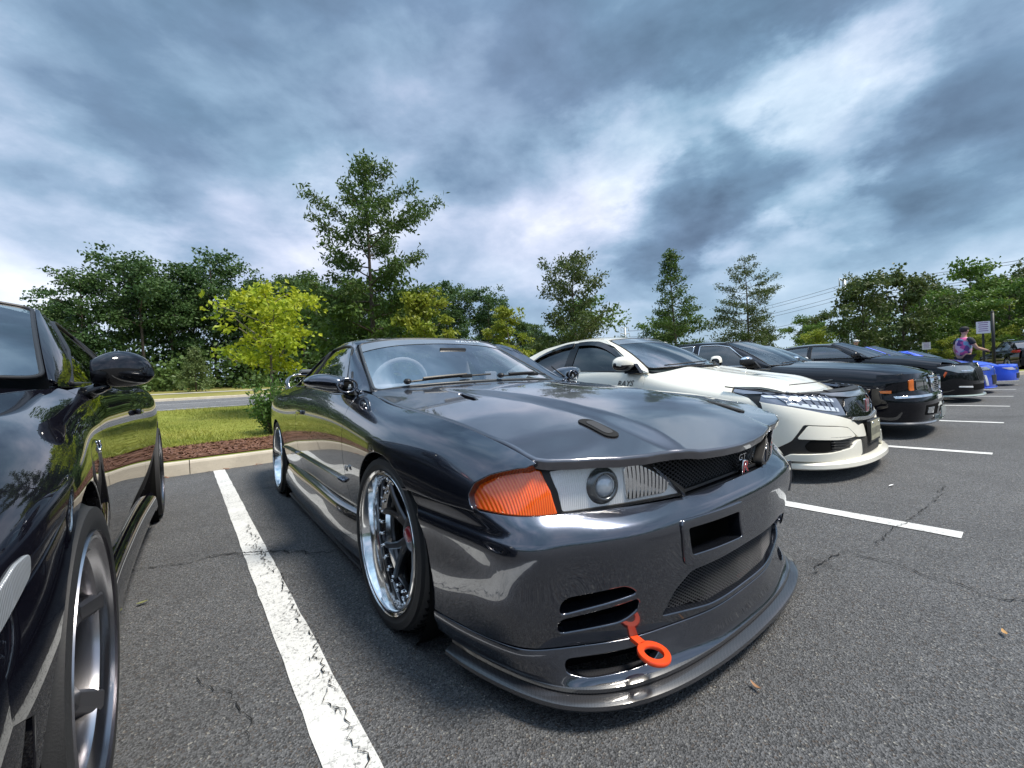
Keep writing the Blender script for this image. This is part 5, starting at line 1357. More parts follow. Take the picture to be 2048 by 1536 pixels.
# ------------------------------------------------------------------ other cars: one builder, own shapes
def sec(x, w, z0, z1, yt, tuck=.05):
    fr = [0, .18, .36, .54, .70, .84, .94, 1.0]; d = w - yt
    ins = [tuck, tuck * .5, .008, 0, .004, .05 * d + .012, .38 * d + .012, d]
    return (x, [(w - i, z0 + (z1 - z0) * f) for i, f in zip(ins, fr)])
def lerp(a, b, t): return tuple(p + (q - p) * t for p, q in zip(a, b))
class Car:
    def __init__(s, name, label, loc, pm, yaw=0.0, group=None, ref=(-1.2, 0, .45)):
        A = math.radians(yaw); s.root = tag(empty(name, (loc[0], loc[1], 0), math.atan2(-math.cos(A), -math.sin(A))), label, 'car', group)
        s.pm = pm; s.ref = ref; s.ax = 0.0
    def side(s, secs, side='both'):
        secs = sorted(secs, key=lambda q: q[0]); s.SS = Surf([[(x, -y, z) for y, z in r] for x, r in secs], ku=[q[0] for q in secs]); s.T = s.SS.kv[-1]
        s.z2 = lambda x, z: (x, s.SS.v_at(x, z))
    def arch(s, cx, r, a0, a1, cz, n=22): return [s.z2(cx + r * math.cos(math.radians(a)), max(cz + r * math.sin(math.radians(a)), .16)) for a in np.linspace(a0, a1, n)]
    def panels(s, xf, door, xr, wb, ar, cz, sill=.22, h=.05, gap=.003, fz=.25, lamp=None, tailz=.4, depth=.02, fender_low=None):
        """fender / doors / quarter split at the x positions in door (front to rear)"""
        T = s.T; P = lambda nm, o: panel(nm, s.SS, o, s.pm, s.root, h=h, gap=gap, mirror=True, depth=depth, edge=.0025, ref=s.ref)
        d0 = door[0]
        dl = lambda x: [s.z2(x, z) for z in np.linspace(s.SS.p(x, T * .97)[2], sill, 7)]
        a = math.degrees(math.asin(max(-1, min(1, (sill - cz) / ar))))
        o = (lamp or [s.z2(xf, fz + .0), (xf, T * .99)]) + [(x, T) for x in np.linspace(xf - .02, d0 + .02, 20)] + dl(d0) + s.arch(s.ax, ar, 180 - a, a, cz)
        if fender_low: o += [s.z2(*q) for q in fender_low]
        P('fender', o)
        for i in range(len(door) - 1):
            x0, x1 = door[i], door[i + 1]
            low = [s.z2(x, sill) for x in np.linspace(x0, x1, 8)]
            nm = 'front_door' if i == 0 else 'rear_door'
            if i == len(door) - 2 and x1 < -wb + ar:       # rear door cut by the arch
                ap = s.arch(-wb, ar, a, 75, cz, 12); low = [s.z2(x, sill) for x in np.linspace(x0, -wb + ar, 6)] + ap
                x1 = -wb + ar * math.cos(math.radians(75)); up_ = [(x, T) for x in np.linspace(x1, x0, 10)]
                P(nm, dl(x0) + low[1:] + up_)
            else: P(nm, dl(x0) + low[1:-1] + dl(x1)[::-1] + [(x, T) for x in np.linspace(x1, x0, 10)][1:-1])
        x1 = door[-1]
        if x1 < -wb + ar:
            x1 = -wb + ar * math.cos(math.radians(75)); o = s.arch(-wb, ar, 75, 180 - a, cz, 18)
            o = o + [s.z2(x, max(sill, .25)) for x in np.linspace(-wb - ar, xr, 6)] + [(xr, T * .98)] + [(x, T) for x in np.linspace(xr + .02, x1, 20)]
        else:
            o = dl(x1) + s.arch(-wb, ar, a, 180 - a, cz) + [s.z2(x, max(sill, .25)) for x in np.linspace(-wb - ar, xr, 6)][1:] + [(xr, T * .98)] + [(x, T) for x in np.linspace(xr + .02, x1, 20)]
        P('rear_quarter', o)
        for cx in (s.ax, -wb):
            for s_ in (1, -1):
                w = abs(s.SS.p(cx, s.SS.v_at(cx, cz + ar))[1]) - .015
                mb = MB(); mb.lathe([(ar + .004, 0), (ar + .01, .05), (ar + .01, .30), (0, .30)], n=32); o = mb.build('wheel_well', DARK, s.root, smooth=True); o.location = (cx, s_ * w, cz); o.rotation_euler = (0, 0, 0 if s_ < 0 else math.pi)
        # sill and core
        w = abs(s.SS.p(-wb / 2, 0)[1])
        mb = MB()
        for s_ in (-1, 1): mb.prism([(s.ax - ar - .02, s_ * (w + .03)), (-wb + ar + .02, s_ * (w + .03)), (-wb + ar + .02, s_ * (w - .1)), (s.ax - ar - .02, s_ * (w - .1))], .12, sill + .03)
        mb.build('sill', s.pm, s.root)
        mb = MB(); mb.prism([(xf - .05, -.45), (-ar - .03, -.5), (-ar - .03, -w + .06), (-wb + ar + .03, -w + .06), (-wb + ar + .03, -.5), (xr + .1, -.5), (xr + .1, .5), (-wb + ar + .03, .5), (-wb + ar + .03, w - .06), (-ar - .03, w - .06), (-ar - .03, .5), (xf - .05, .45)], .13, .60); mb.build('underbody', DARK, s.root)
    def hood(s, x0, x1, front, crown, cowl=None, m=None, h=.06, bulge=0.0, ridge=None, drop=None, depth=.02, gap=.004):
        """x0 cowl .. x1 nose along the fender top line; front = half outline [(x, y)...] from the centre to the corner"""
        xs = np.linspace(x0 - .05, x1 + .12, 9); ys = [-1, -.8, -.62, -.45, -.25, 0, .25, .45, .62, .8, 1]; g = []
        for x in xs:
            e = s.SS.p(x, s.T); ye = abs(e[1]); r = []
            for f in ys:
                z = e[2] + crown * (1 - abs(f) ** 2.2)
                if ridge: z += ridge[1] * math.exp(-((abs(f) - ridge[0]) / .16) ** 2) * min(1, max(0, (x1 - x) / .25))
                if bulge: z += bulge * (1 if abs(f) < .46 else 0) * min(1, max(0, (x1 - x) / .3))
                if drop: z -= drop * max(0, x - (x1 - .25)) ** 2
                r.append((x, f * ye, z))
            g.append(r)
        s.HS = Surf(g, ku=xs, kv=ys)
        yn = lambda x, y: y / abs(s.SS.p(x, s.T)[1])
        half = [(x, yn(x, y)) for x, y in front] + [(x, .998) for x in np.linspace(front[-1][0] - .02, x0, 14)] + [(x, yn(x, y)) for x, y in (cowl or [(x0 + .04, .4), (x0 + .06, 0)])]
        o = half + [(x, -y) for x, y in half[-2:0:-1]] if abs(half[-1][1]) < 1e-6 else half + [(x, -y) for x, y in half[::-1]]
        s.hood_o = panel('hood', s.HS, o, m or s.pm, s.root, h=h, gap=gap, depth=depth, edge=.003, ref=s.ref)
        return s.hood_o
    def greenhouse(s, belt, rail, wins, ws, roof_rise=.035, roof_x=(-1.2, -2.2), rear=None, glass_m=None, ws_m=None, bulge=.012, seal=BLACK, h=.05, front_cut=None, rear_end=None, strip=None, trim=None, pillar=True, roof_m=None):
        """belt/rail: [(x, y, z)...] sampled curves; wins: polygons in (x, fraction of height)"""
        bx = [p[0] for p in belt][::-1]; rx = [p[0] for p in rail][::-1]
        X = np.linspace(min(bx), max(bx), 12)
        def at(c, x): 
            q = sorted(c, key=lambda p: p[0]); return np.array([x] + [np.interp(x, [p[0] for p in q], [p[k] for p in q]) for k in (1, 2)])
        g = []
        for x in X:
            a = at(belt, x); b = at(rail, x); r = []
            for t in (0, .33, .66, 1):
                p = a + (b - a) * t; o = bulge * 4 * t * (1 - t); r.append((x, -(p[1] + o), p[2] + o * .4))
            g.append(r)
        s.G = Surf(g, ku=X, kv=[0, .33, .66, 1])
        cut = front_cut or [(max(bx), .0), (max(bx) - .08, .2), (ws['tc'][0] - .05, 1)]
        end = rear_end or [(min(bx), 1), (min(bx), 0)]
        o = cut + [(x, 1) for x in np.linspace(cut[-1][0], end[0][0], 20)][1:-1] + end + [(x, 0) for x in np.linspace(end[-1][0], cut[0][0], 20)][1:-1]
        rw = [roundpoly(w, .035) for w in wins]
        panel('pillar_frame', s.G, o, s.pm, s.root, h=h, gap=0, holes=rw, depth=.02, edge=.003, mirror=True, ref=s.ref)
        gm = glass_m or glass('tint_glass', tint=(.16, .18, .20), refl=.16)
        for i, w in enumerate(rw):
            panel('side_window', s.G, w, gm, s.root, h=.08, gap=-.006, depth=.004, edge=.001, mirror=True, disp=lambda P, Nn, uv: (P - Nn * .005, Nn), ref=s.ref)
            for s_ in (1, -1):
                pts = s.G.ev(np.asarray(w)); mb = MB(); mb.tube([(p[0], p[1] * s_, p[2]) for p in pts], .009, n=5, closed=True); mb.build('window_seal', trim or seal, s.root, smooth=True)
        # windscreen
        bc, bk, tc_, tk = [np.array(ws[k], float) for k in ('bc', 'bk', 'tc', 'tk')]
        rows = []
        for t in (0, .33, .66, 1):
            c = bc + (tc_ - bc) * t; k = bk + (tk - bk) * t; c = c + np.array([.02, 0, .02]) * 4 * t * (1 - t); k = k + np.array([.02, 0, .015]) * 4 * t * (1 - t)
            r = []
            for f in (0, .35, .7, .9, 1): q = f ** 2.3; r.append((c[0] + (k[0] - c[0]) * q, k[1] * f, c[2] + (k[2] - c[2]) * q))
            rows.append([(p[0], -p[1], p[2]) for p in r[:0:-1]] + r)
        s.WS = Surf(rows); u, v = s.WS.ku[-1], s.WS.kv[-1]
        wo = roundpoly([(.004, .01), (u * .995, .01), (u * .995, v - .01), (.004, v - .01)], .05)
        panel('windscreen', s.WS, wo, ws_m or glass('screen_glass', tint=(.55, .62, .62), refl=.25), s.root, h=.08, gap=0, depth=.004, edge=.001, ref=s.ref)
        pts = s.WS.ev(resample(np.asarray(wo), .05)); mb = MB(); mb.tube([tuple(p) for p in pts], .008, n=5, closed=True); mb.build('windscreen_seal', seal, s.root, smooth=True)
        if strip:
            o = [(u * (strip - .03 * math.sin(math.pi * t)), .014 + (v - .028) * t) for t in np.linspace(0, 1, 20)] + [(u * .99, v - .014), (u * .99, .014)]
            panel('sun_strip', s.WS, o, mat('sun_strip_film', (.16, .19, .23), rough=.12, coat=1), s.root, h=.06, gap=0, depth=.002, edge=.0005, disp=lambda P, Nn, uv: (P + Nn * .003, Nn), ref=s.ref)
        if pillar:
            for s_ in (-1, 1):
                a = [np.array(s.WS.p(u * t, 0)) for t in np.linspace(0, 1, 8)]
                cc = spline2([(x, f) for x, f in cut], 8) if len(cut) > 2 else np.array([lerp(cut[0], cut[-1], t) for t in np.linspace(0, 1, 8)])
                b = [np.array(s.G.p(x, f)) for x, f in cc]; rows = []
                for p, q in zip(a, b):
                    o3 = np.array([.35, -.72, .45]); o3 /= np.linalg.norm(o3); rows.append([p + o3 * .002, p * .65 + q * .35 + o3 * .010, p * .35 + q * .65 + o3 * .010, q + o3 * .002])
                PS = Surf(rows); panel('windscreen_pillar', PS, [(0, 0), (PS.ku[-1], 0), (PS.ku[-1], PS.kv[-1]), (0, PS.kv[-1])], s.pm, s.root, h=.04, gap=0, depth=.01, mirror=False if s_ < 0 else 'only', ref=(-1.4, 0, .7))
        # roof from header to rear screen, rear screen and tail deck
        rx_ = np.linspace(end[0][0], ws['tk'][0] - .02, 7); rows = []
        for i, x in enumerate(rx_):
            e = s.G.p(x, 1.0); k = (i / 6); rise = roof_rise * (.35 + .65 * math.sin(math.pi * min(1, .15 + .75 * k))) if i < 6 else max(.004, tc_[2] + .004 - e[2])
            xx = x if i < 6 else None
            rows.append([((x if i < 6 else tc_[0] - .004 + (x - tc_[0]) * abs(f) ** 2.3), f * abs(e[1]) + (0), e[2] + rise * (1 - abs(f) ** 2.4)) for f in (-1, -.75, -.45, 0, .45, .75, 1)])
        RS = Surf(rows); panel('roof', RS, [(0, 0), (RS.ku[-1], 0), (RS.ku[-1], RS.kv[-1]), (0, RS.kv[-1])], roof_m or s.pm, s.root, h=.08, gap=0, depth=.015, ref=s.ref)
        if rear:
            e = s.G.p(end[0][0], 1.0); y0, z0 = abs(e[1]), e[2] + roof_rise * .45; (xb, yb, zb) = rear
            B = Surf([[(end[0][0] + (xb - end[0][0]) * t, f * (y0 + (yb - y0) * t), (z0 + (zb - z0) * t) - .03 * f * f + .02 * 4 * t * (1 - t)) for f in (-1, -.5, 0, .5, 1)] for t in (0, .5, 1)])
            panel('rear_window', B, [(0, 0), (B.ku[-1], 0), (B.ku[-1], B.kv[-1]), (0, B.kv[-1])], gm, s.root, h=.1, gap=0, depth=.004, ref=s.ref)
    def tail(s, x0, x1, zt, zb=.35, h=.1):
        w0 = abs(s.SS.p(x0, s.T)[1]); w1 = abs(s.SS.p(x1, s.T)[1]); wl = abs(s.SS.p(x1, s.T * .5)[1])
        B = Surf([[(x0, f * w0, zt + .02 * (1 - f * f)) for f in (-1, -.5, 0, .5, 1)], [(x1, f * w1, zt - .01) for f in (-1, -.5, 0, .5, 1)], [(x1 - .05, f * (w1 + .02), zt - .12) for f in (-1, -.5, 0, .5, 1)], [(x1 - .05, f * wl, zb) for f in (-1, -.5, 0, .5, 1)]])
        panel('boot_lid', B, [(0, 0), (B.ku[-1], 0), (B.ku[-1], B.kv[-1]), (0, B.kv[-1])], s.pm, s.root, h=h, gap=0, depth=.01, ref=s.ref)
    def fascia(s, levels, xmin=.3):
        """levels: [(z, [(x, y) from the centre outwards])...] all with the same number of points"""
        n = len(levels[0][1]); rows = [[(lv[1][i][0], lv[1][i][1], lv[0] if not isinstance(lv[0], (list, tuple)) else lv[0][i]) for lv in levels] for i in range(n)]
        s.FS = Surf(mirror_rows(rows)); U, V = s.FS.ku, s.FS.kv; us = np.linspace(U[0], U[-1], 500); mid = U[n - 1]
        def uv(y, z):
            v = V[len(V) // 2]
            for _ in range(3):
                q = s.FS.ev(np.stack([us, np.full(500, v)], 1)); u = float(us[np.argmin(np.abs(q[:, 1] - y) + np.where(q[:, 0] < xmin, 5, 0))]); v = s.FS.v_at(u, z)
            return (u, v)
        s.fuv = uv; s.fall = [(u, V[0]) for u in np.linspace(U[0], U[-1], 60)] + [(u, V[-1]) for u in np.linspace(U[-1], U[0], 60)]
    def piece(s, name, poly, m, proud=.006, holes=(), r=.012, both=True, h=.03, depth=.02, edge=.003, parent=None, close=None):
        """a shaped piece lying on the fascia; poly in (|y|, z) of the right-hand side unless both is False"""
        out = []
        for s_ in ((-1, 1) if both else (1,)):
            q = roundpoly([s.fuv(s_ * a, z) for a, z in poly], r) if r else [s.fuv(s_ * a, z) for a, z in poly]
            hs = [roundpoly([s.fuv(s_ * a, z) for a, z in hh], r) for hh in holes]
            out.append(panel(name, s.FS, q, m, parent or s.root, h=h, gap=0, holes=hs, depth=depth, edge=edge, disp=(lambda P, Nn, uv: (P + Nn * proud, Nn)), ref=(-.6, 0, .4)))
        return out
    def wheels(s, wb, R, rr, w, y, style, rim, lip, cap, detail=False, yr=None, steer=0, cz=None):
        for x, yy in ((s.ax, y), (-wb, yr or y)):
            for s_ in (-1, 1): make_wheel(s.root, (x, s_ * yy, R if cz is None else cz), R, rr, w, s_, style, rim, lip, cap, detail=detail, steer=steer if x == s.ax else 0)
    def cabin(s, x0=-.75, x1=-2.4, w=.66, z=.9, seats=True, m=None):
        LG = m or mat('cabin_dark', (.05, .05, .055), rough=.8)
        mb = MB(); mb.prism([(x0 + .12, .6), (x0 + .12, z - .03), (x0 - .05, z), (x0 - .25, z - .04), (x0 - .38, .6)], -w, w, axis='y'); mb.build('dashboard', LG, s.root)
        mb = MB(); mb.box(((x0 + x1) / 2, 0, .45), (abs(x1 - x0), 2 * w, .3)); mb.build('cabin_floor', DARK, s.root)
        if seats:
            for y in (-w * .55, w * .55):
                mb = MB(); mb.box((x0 - .85, y, .72), (.48, .44, .18), bev=.06); M = Matrix.Translation((x0 - 1.08, y, .75)) @ Matrix.Rotation(math.radians(-18), 4, 'Y'); mb.box((0, 0, .2), (.13, .46, .52), M, bev=.05); mb.box((0, 0, .52), (.09, .24, .15), M, bev=.04); mb.build('seat', LG, s.root, angle=40)
    def mirror_pod(s, x, y0, y1, z, hgt, dep, m_top, m_low, foot=True, split=.4, sides=(-1, 1)):
        """door mirror: rounded shell (upper and lower colour) on a short arm"""
        for s_ in sides:
            rows = []
            for t in (0, .08, .3, .6, .88, 1):
                y = y0 + (y1 - y0) * t; k = math.sin(math.pi * min(1, .22 + .62 * t)) if t < 1 else .25; k = max(.22, k); r = []
                for a in np.linspace(0, 360, 17):
                    ca, sa = math.cos(math.radians(a)), math.sin(math.radians(a)); q = lambda c: math.copysign(abs(c) ** .75, c)
                    r.append((x + dep / 2 * k * q(ca) - (.06 * t), s_ * y, z + hgt / 2 * k * q(sa) + .01 * math.sin(math.pi * t)))
                rows.append(r)
            S = Surf(rows); nu, nv = 16, 33; gp = S.ev([(a, b) for a in np.linspace(0, S.ku[-1], nu) for b in np.linspace(0, S.kv[-1], nv)])
            f = []; fm = []
            for i in range(nu - 1):
                for j in range(nv - 1):
                    q = (i * nv + j, i * nv + j + 1, (i + 1) * nv + j + 1, (i + 1) * nv + j); f.append(q if s_ < 0 else q[::-1])
                    zc = sum(gp[k][2] for k in q) / 4; fm.append(0 if zc > z - hgt * (.5 - split) else 1)
            for i, cap in ((nu - 1, 1), (0, 0)):
                q = [i * nv + j for j in range(nv - 1)]; f.append(q if (cap == 1) == (s_ < 0) else q[::-1]); fm.append(1)
            o = mesh_obj('door_mirror', gp, f, m_top, s.root, mats=[m_top, m_low], fmat=fm)
            if not foot: continue
            mb = MB(); mb.prism([(x - .09, z - hgt * .62), (x + .10, z - hgt * .62), (x + .03, z + hgt * .05), (x - .09, z + hgt * .1)], s_ * (y0 - .09), s_ * (y0 - .03), axis='y')
            mb.tube([(x - .02, s_ * (y0 - .06), z - hgt * .35), (x - .02, s_ * (y0 + .07), z - hgt * .25)], [.03, .03], n=8, flat=.6); mb.build('mirror_arm', m_low, o, angle=40)
    def wiper(s, y0, y1, u0, u1):
        mb = MB(); u, v = s.WS.ku[-1], s.WS.kv[-1]; W_ = abs(s.WS.p(0, 0)[1]); pts = []
        for i in range(9):
            t = i / 8; q = s.WS.p(u * (u0 + (u1 - u0) * t), v * .5 + (y0 + (y1 - y0) * t) / W_ * v * .5); pts.append((q[0] + .012, q[1], q[2] + .014))
        mb.tube(pts, .007, n=5); mb.build('wiper', BLACK, s.root, smooth=True)
def half_ellipse(x0, x1, w, n=9, p=2.4, xe=None):
    """plan curve of a nose: centre at x0, corner falling back to x1 at half width w"""
    out = []
    for i in range(n):
        a = math.pi / 2 * i / (n - 1); out.append((x1 + (x0 - x1) * math.cos(a) ** (2 / p), w * math.sin(a) ** (2 / p)))
    return out
def build_white_hatch():
    PW = paint('pearl_white', (.88, .85, .74), rough=.35, ior=1.5)
    c = Car('white_hatchback', 'white sporty hatchback with black grille, red emblem and tinted windows', (4.52, 1.64), PW)
    c.ax = -.18
    S = [(-3.45, .84, .30, .98, .72), (-3.0, .90, .22, .99, .78), (-2.7, .925, .2, .985, .80), (-2.2, .915, .18, .965, .83), (-1.6, .905, .18, .945, .845), (-1.0, .905, .18, .915, .845), (-.80, .908, .18, .90, .82), (-.55, .915, .18, .862, .765), (-.25, .928, .18, .80, .765), (0, .932, .18, .755, .775), (.2, .925, .18, .722, .755), (.4, .89, .18, .692, .70), (.55, .83, .18, .672, .63)]
    c.side([sec(*q) for q in S])
    lamp = [c.z2(.36, .50), c.z2(.42, .56), c.z2(.30, .62), c.z2(.15, .675), c.z2(.05, .705), (.03, c.T)]
    c.panels(.05, [-.80, -1.92, -2.9], -3.42, 2.70, .348, .318, sill=.22, h=.04, lamp=lamp)
    c.hood(-.74, .40, [(.62, 0), (.615, .2), (.59, .36), (.53, .47), (.40, .56), (.2, .66), (.05, .765)], .075, cowl=[(-.62, .5), (-.56, .25), (-.55, 0)], ridge=(.52, .022), h=.04, drop=.9)
    mb = MB(); mb.box((-.02, 0, .885), (.05, .30, .014), bev=.005); mb.build('hood_scoop', BLACK, c.root)
    mb = MB(); mb.tube([(.38, -.56, .745), (.47, -.3, .752), (.49, 0, .754), (.47, .3, .752), (.38, .56, .745)], .004, n=4); mb.build('bonnet_seam', BLACK, c.root, smooth=True)
    belt = [(-.72, .845, .905), (-1.0, .848, .915), (-1.6, .85, .945), (-2.2, .84, .965), (-2.75, .82, .985), (-3.2, .79, .99)]
    rail = [(-.72, .74, 1.02), (-1.0, .70, 1.15), (-1.35, .64, 1.29), (-1.6, .62, 1.335), (-2.0, .61, 1.35), (-2.5, .60, 1.30), (-2.9, .60, 1.20), (-3.2, .62, 1.10)]
    wins = [[(-.86, .04), (-1.86, .04), (-1.86, .90), (-1.55, .92), (-1.28, .84)], [(-1.94, .04), (-2.62, .05), (-2.75, .35), (-2.55, .70), (-2.25, .86), (-1.93, .90)]]
    c.greenhouse(belt, rail, wins, dict(bc=(-.56, 0, .955), bk=(-.86, .70, .945), tc=(-1.36, 0, 1.335), tk=(-1.45, .57, 1.305)), roof_rise=.06, rear=(-3.35, .66, 1.0), front_cut=[(-.76, 0), (-.95, .35), (-1.16, .66), (-1.44, 1)], rear_end=[(-2.95, 1), (-3.2, .4), (-3.2, 0)], strip=.80, ws_m=glass('green_screen', tint=(.45, .58, .56), refl=.30), glass_m=glass('dark_tint', tint=(.10, .11, .125), refl=.14))
    panel('middle_pillar', c.G, [(-1.84, .03), (-1.965, .03), (-1.955, .92), (-1.84, .93)], GLOSSBLACK, c.root, h=.05, gap=0, depth=.004, mirror=True, disp=lambda P, Nn, uv: (P + Nn * .003, Nn), ref=c.ref)
    # window visors
    for s_ in (-1, 1):
        for pts in ([(-1.0, .38), (-1.2, .70), (-1.42, .88), (-1.6, .945), (-1.86, .95)], [(-1.93, .945), (-2.25, .90), (-2.5, .76), (-2.68, .52)]):
            q = spline2(pts, 16); P3 = c.G.ev(q); lo = c.G.ev(q - [0, .13]); v = []
            for a, b in zip(P3, lo): v += [(a[0], s_ * (-a[1] + .012), a[2]), (b[0], s_ * (-b[1] + .030), b[2])]
            mb = MB(); mb.add(v, [(2 * i, 2 * i + 1, 2 * i + 3, 2 * i + 2) for i in range(15)]); mb.build('window_visor', GLOSSBLACK, c.root, smooth=True)
    c.tail(-3.2, -3.44, .985)
    c.mirror_pod(-.92, .93, 1.10, 1.0, .15, .16, PW, GLOSSBLACK, split=.42)
    # fascia: black carrier with body-colour pieces set on it
    z = [.12, .24, .36, .46, .56, .64, .69]
    plans = [half_ellipse(.80, .30, .90), half_ellipse(.80, .31, .915), half_ellipse(.785, .31, .925), half_ellipse(.765, .31, .925), half_ellipse(.735, .29, .92), half_ellipse(.70, .22, .90), half_ellipse(.64, .12, .87)]
    c.fascia(list(zip(z, plans)), xmin=.28)
    panel('bumper_carrier', c.FS, c.fall, BLACK, c.root, h=.05, gap=0, depth=.02, ref=(-.6, 0, .4))
    # upper wing bar, lower bumper skin with the two hexagonal openings
    c.piece('bumper_skin', [(.20, .405), (.30, .395), (.40, .45), (.55, .49), (.70, .525), (.84, .572), (.905, .62), (.97, .63), (.97, .50), (.97, .36), (.97, .24), (.915, .225), (.888, .33), (.838, .452), (.60, .425), (.48, .405), (.36, .318), (.20, .305)], PW, proud=.012, r=.02, depth=.04)
    c.piece('bumper_wing', [(.815, .437), (.56, .410), (.455, .390), (.395, .325), (.60, .318), (.78, .335), (.868, .345)], PW, proud=.010, r=.015, depth=.03)
    c.piece('bumper_blade', [(.345, .295), (.42, .285), (.50, .245), (.70, .225), (.885, .225), (.90, .18), (.62, .165), (.40, .165), (.345, .19)], PW, proud=.022, r=.014, depth=.05)
    c.piece('brake_duct', [(.66, .33), (.80, .335), (.84, .29), (.82, .245), (.70, .235), (.64, .27)], DARK, proud=.004, r=.03)
    lv = mat('black_mesh', (.02, .02, .021), rough=.4)
    def xo(y, z_): return float(c.FS.p(*c.fuv(y, z_))[0]) + .006
    xg = lambda y, z_: .80 - .62 * abs(y) ** 2.6 + .008
    grille_mesh('lower_mesh', xg, -.34, .34, .17, .30, .03, .003, lv, c.root)
    for s_ in (-1, 1):
        for k in range(6):
            mb = MB(); pts = []
            for t in np.linspace(0, 1, 6):
                y = .46 + .22 * t; zz = .20 + .02 * k + .012 * t; p = c.FS.p(*c.fuv(s_ * y, max(.235, zz + .03))); pts.append((p[0] + .008, p[1], p[2]))
            mb.tube(pts, .0035, n=4); mb.build('louvre', lv, c.root, smooth=True)
    # grille band, chrome-white lower edge, emblem and plate
    c.piece('grille_panel', [(-.44, .545), (-.40, .475), (-.2, .455), (0, .45), (.2, .455), (.40, .475), (.44, .545), (.36, .61), (0, .625), (-.36, .61)], GLOSSBLACK, proud=.010, r=.02, both=False)
    c.piece('grille_wing', [(-.52, .640), (-.3, .622), (0, .618), (.3, .622), (.52, .640), (.60, .662), (.30, .655), (0, .650), (-.30, .655), (-.60, .662)], mat('smoked_wing', (.16, .17, .19), rough=.12, coat=1, metal=.4), proud=.02, r=.008, both=False)
    c.piece('bonnet_lip', [(-.42, .672), (0, .668), (.42, .672), (.46, .690), (0, .690), (-.46, .690)], BLACK, proud=.008, r=.004, both=False)
    c.piece('grille_chin', [(-.40, .452), (-.2, .432), (0, .426), (.2, .432), (.40, .452), (.36, .466), (0, .444), (-.36, .466)], mat('satin_silver', (.6, .6, .6), rough=.25, metal=.8), proud=.022, r=.004, both=False)
    # emblem: red badge with a raised H in a chrome frame
    RED = mat('emblem_red', (.45, .02, .04), rough=.2, coat=1)
    def plate(name, y0, y1, z0, z1, x, m, parent=c.root, th=.012, bev=.004, tap=0.0):
        mb = MB(); mb.prism(list(map(tuple, roundpoly([(y0 - tap, z0 * 1.0 + (z1 - z0) * 1.0), (y1 + tap, z1), (y1 - tap * 0, z0), (y0 + tap * 0, z0)], bev * 3))), x, x + th, axis='x'); return mb.build(name, m, parent, angle=40)
    e = plate('emblem', -.05, .05, .485, .60, .762, CHROME, tap=.012); plate('emblem_field', -.042, .042, .492, .593, .7725, RED, e, th=.004, tap=.011)
    for y0, y1, z0, z1 in ((-.032, -.020, .502, .586), (.020, .032, .502, .586), (-.020, .020, .534, .546)): plate('emblem_letter', y0, y1, z0, z1, .7765, CHROME, e, th=.005, bev=.001, tap=.004 if y1 - y0 < .02 else 0)
    nf = plate('plate_holder', -.17, .17, .245, .425, .80, BLACK, th=.02); PL = mat('plate_olive', (.34, .33, .24), rough=.5, var=(60, .25))
    pl = plate('number_plate', -.152, .152, .265, .42, .8215, PL, nf, th=.004)
    for k in range(6):
        y = -.115 + k * .046
        mb = MB(); mb.prism([(y - .014, .305), (y + .014, .305), (y + .014, .365), (y - .014, .365)], .8256, .8266, axis='x'); mb.prism([(y - .007, .315), (y + .007, .315), (y + .007, .355), (y - .007, .355)], .8267, .8270, axis='x')
        o = mb.build('plate_character', mat('plate_ink', (.16, .16, .13), rough=.6), nf)
    for y in (-.10, .10):
        mb = MB(); mb.lathe([(0, .006), (.008, .004), (.009, 0)], n=10, axis='x', c=(.8256, y, .402)); mb.build('plate_screw', CHROME, nf, smooth=True)
    # lip splitter
    pth = spline2([(x, -y, 0) for x, y in half_ellipse(.865, .36, .90)[::-1]] + [(x, y, 0) for x, y in half_ellipse(.865, .36, .90)[1:]], 70)
    sweep('lip_splitter', pth, [(-.10, .165), (-.02, .16), (0, .145), (.002, .115), (-.01, .105), (-.12, .105)], PW, c.root)
    for s_ in (-1, 1): mb = MB(); mb.prism([(.78, .15), (.62, .15), (.60, .255)], s_ * .58 - .006, s_ * .58 + .006, axis='y'); mb.build('lip_fin', PW, c.root)
    # headlamps
    LB = lens_mat('lamp_clear', (.62, .68, .76), rough=.12)
    LENS = mat('lamp_smoke_blue', (.17, .19, .24), rough=.10, metal=.35, coat=1)
    lamp_poly = [(.44, .49), (.60, .505), (.74, .535), (.85, .575), (.97, .62), (.97, .69), (.88, .688), (.74, .672), (.58, .652), (.46, .635)]
    hds = c.piece('headlamp', lamp_poly, LENS, proud=.006, r=.01, depth=.02)
    c.piece('lamp_bezel', [(.36, .475), (.44, .478), (.60, .492), (.74, .522), (.85, .562), (.97, .607), (.97, .617), (.85, .574), (.74, .534), (.60, .503), (.44, .49), (.36, .56)], GLOSSBLACK, proud=.010, r=.003)
    bars = c.piece('led_bar', [(.53, .600), (.66, .618), (.78, .636), (.88, .656), (.88, .670), (.76, .655), (.62, .634), (.53, .622)], LB, proud=.012, r=.004, depth=.006)
    c.piece('led_bar', [(.52, .525), (.66, .545), (.78, .572), (.86, .598), (.86, .612), (.76, .595), (.62, .570), (.52, .552)], LB, proud=.012, r=.004, depth=.006)
    for k in range(7):
        y = .55 + .05 * k; zb = .528 + .31 * (y - .52) ** 1.2
        c.piece('lamp_divider', [(y, zb), (y + .008, zb), (y + .014, zb + .115), (y + .006, zb + .115)], LENS, proud=.014, r=0, depth=.006, h=.05)
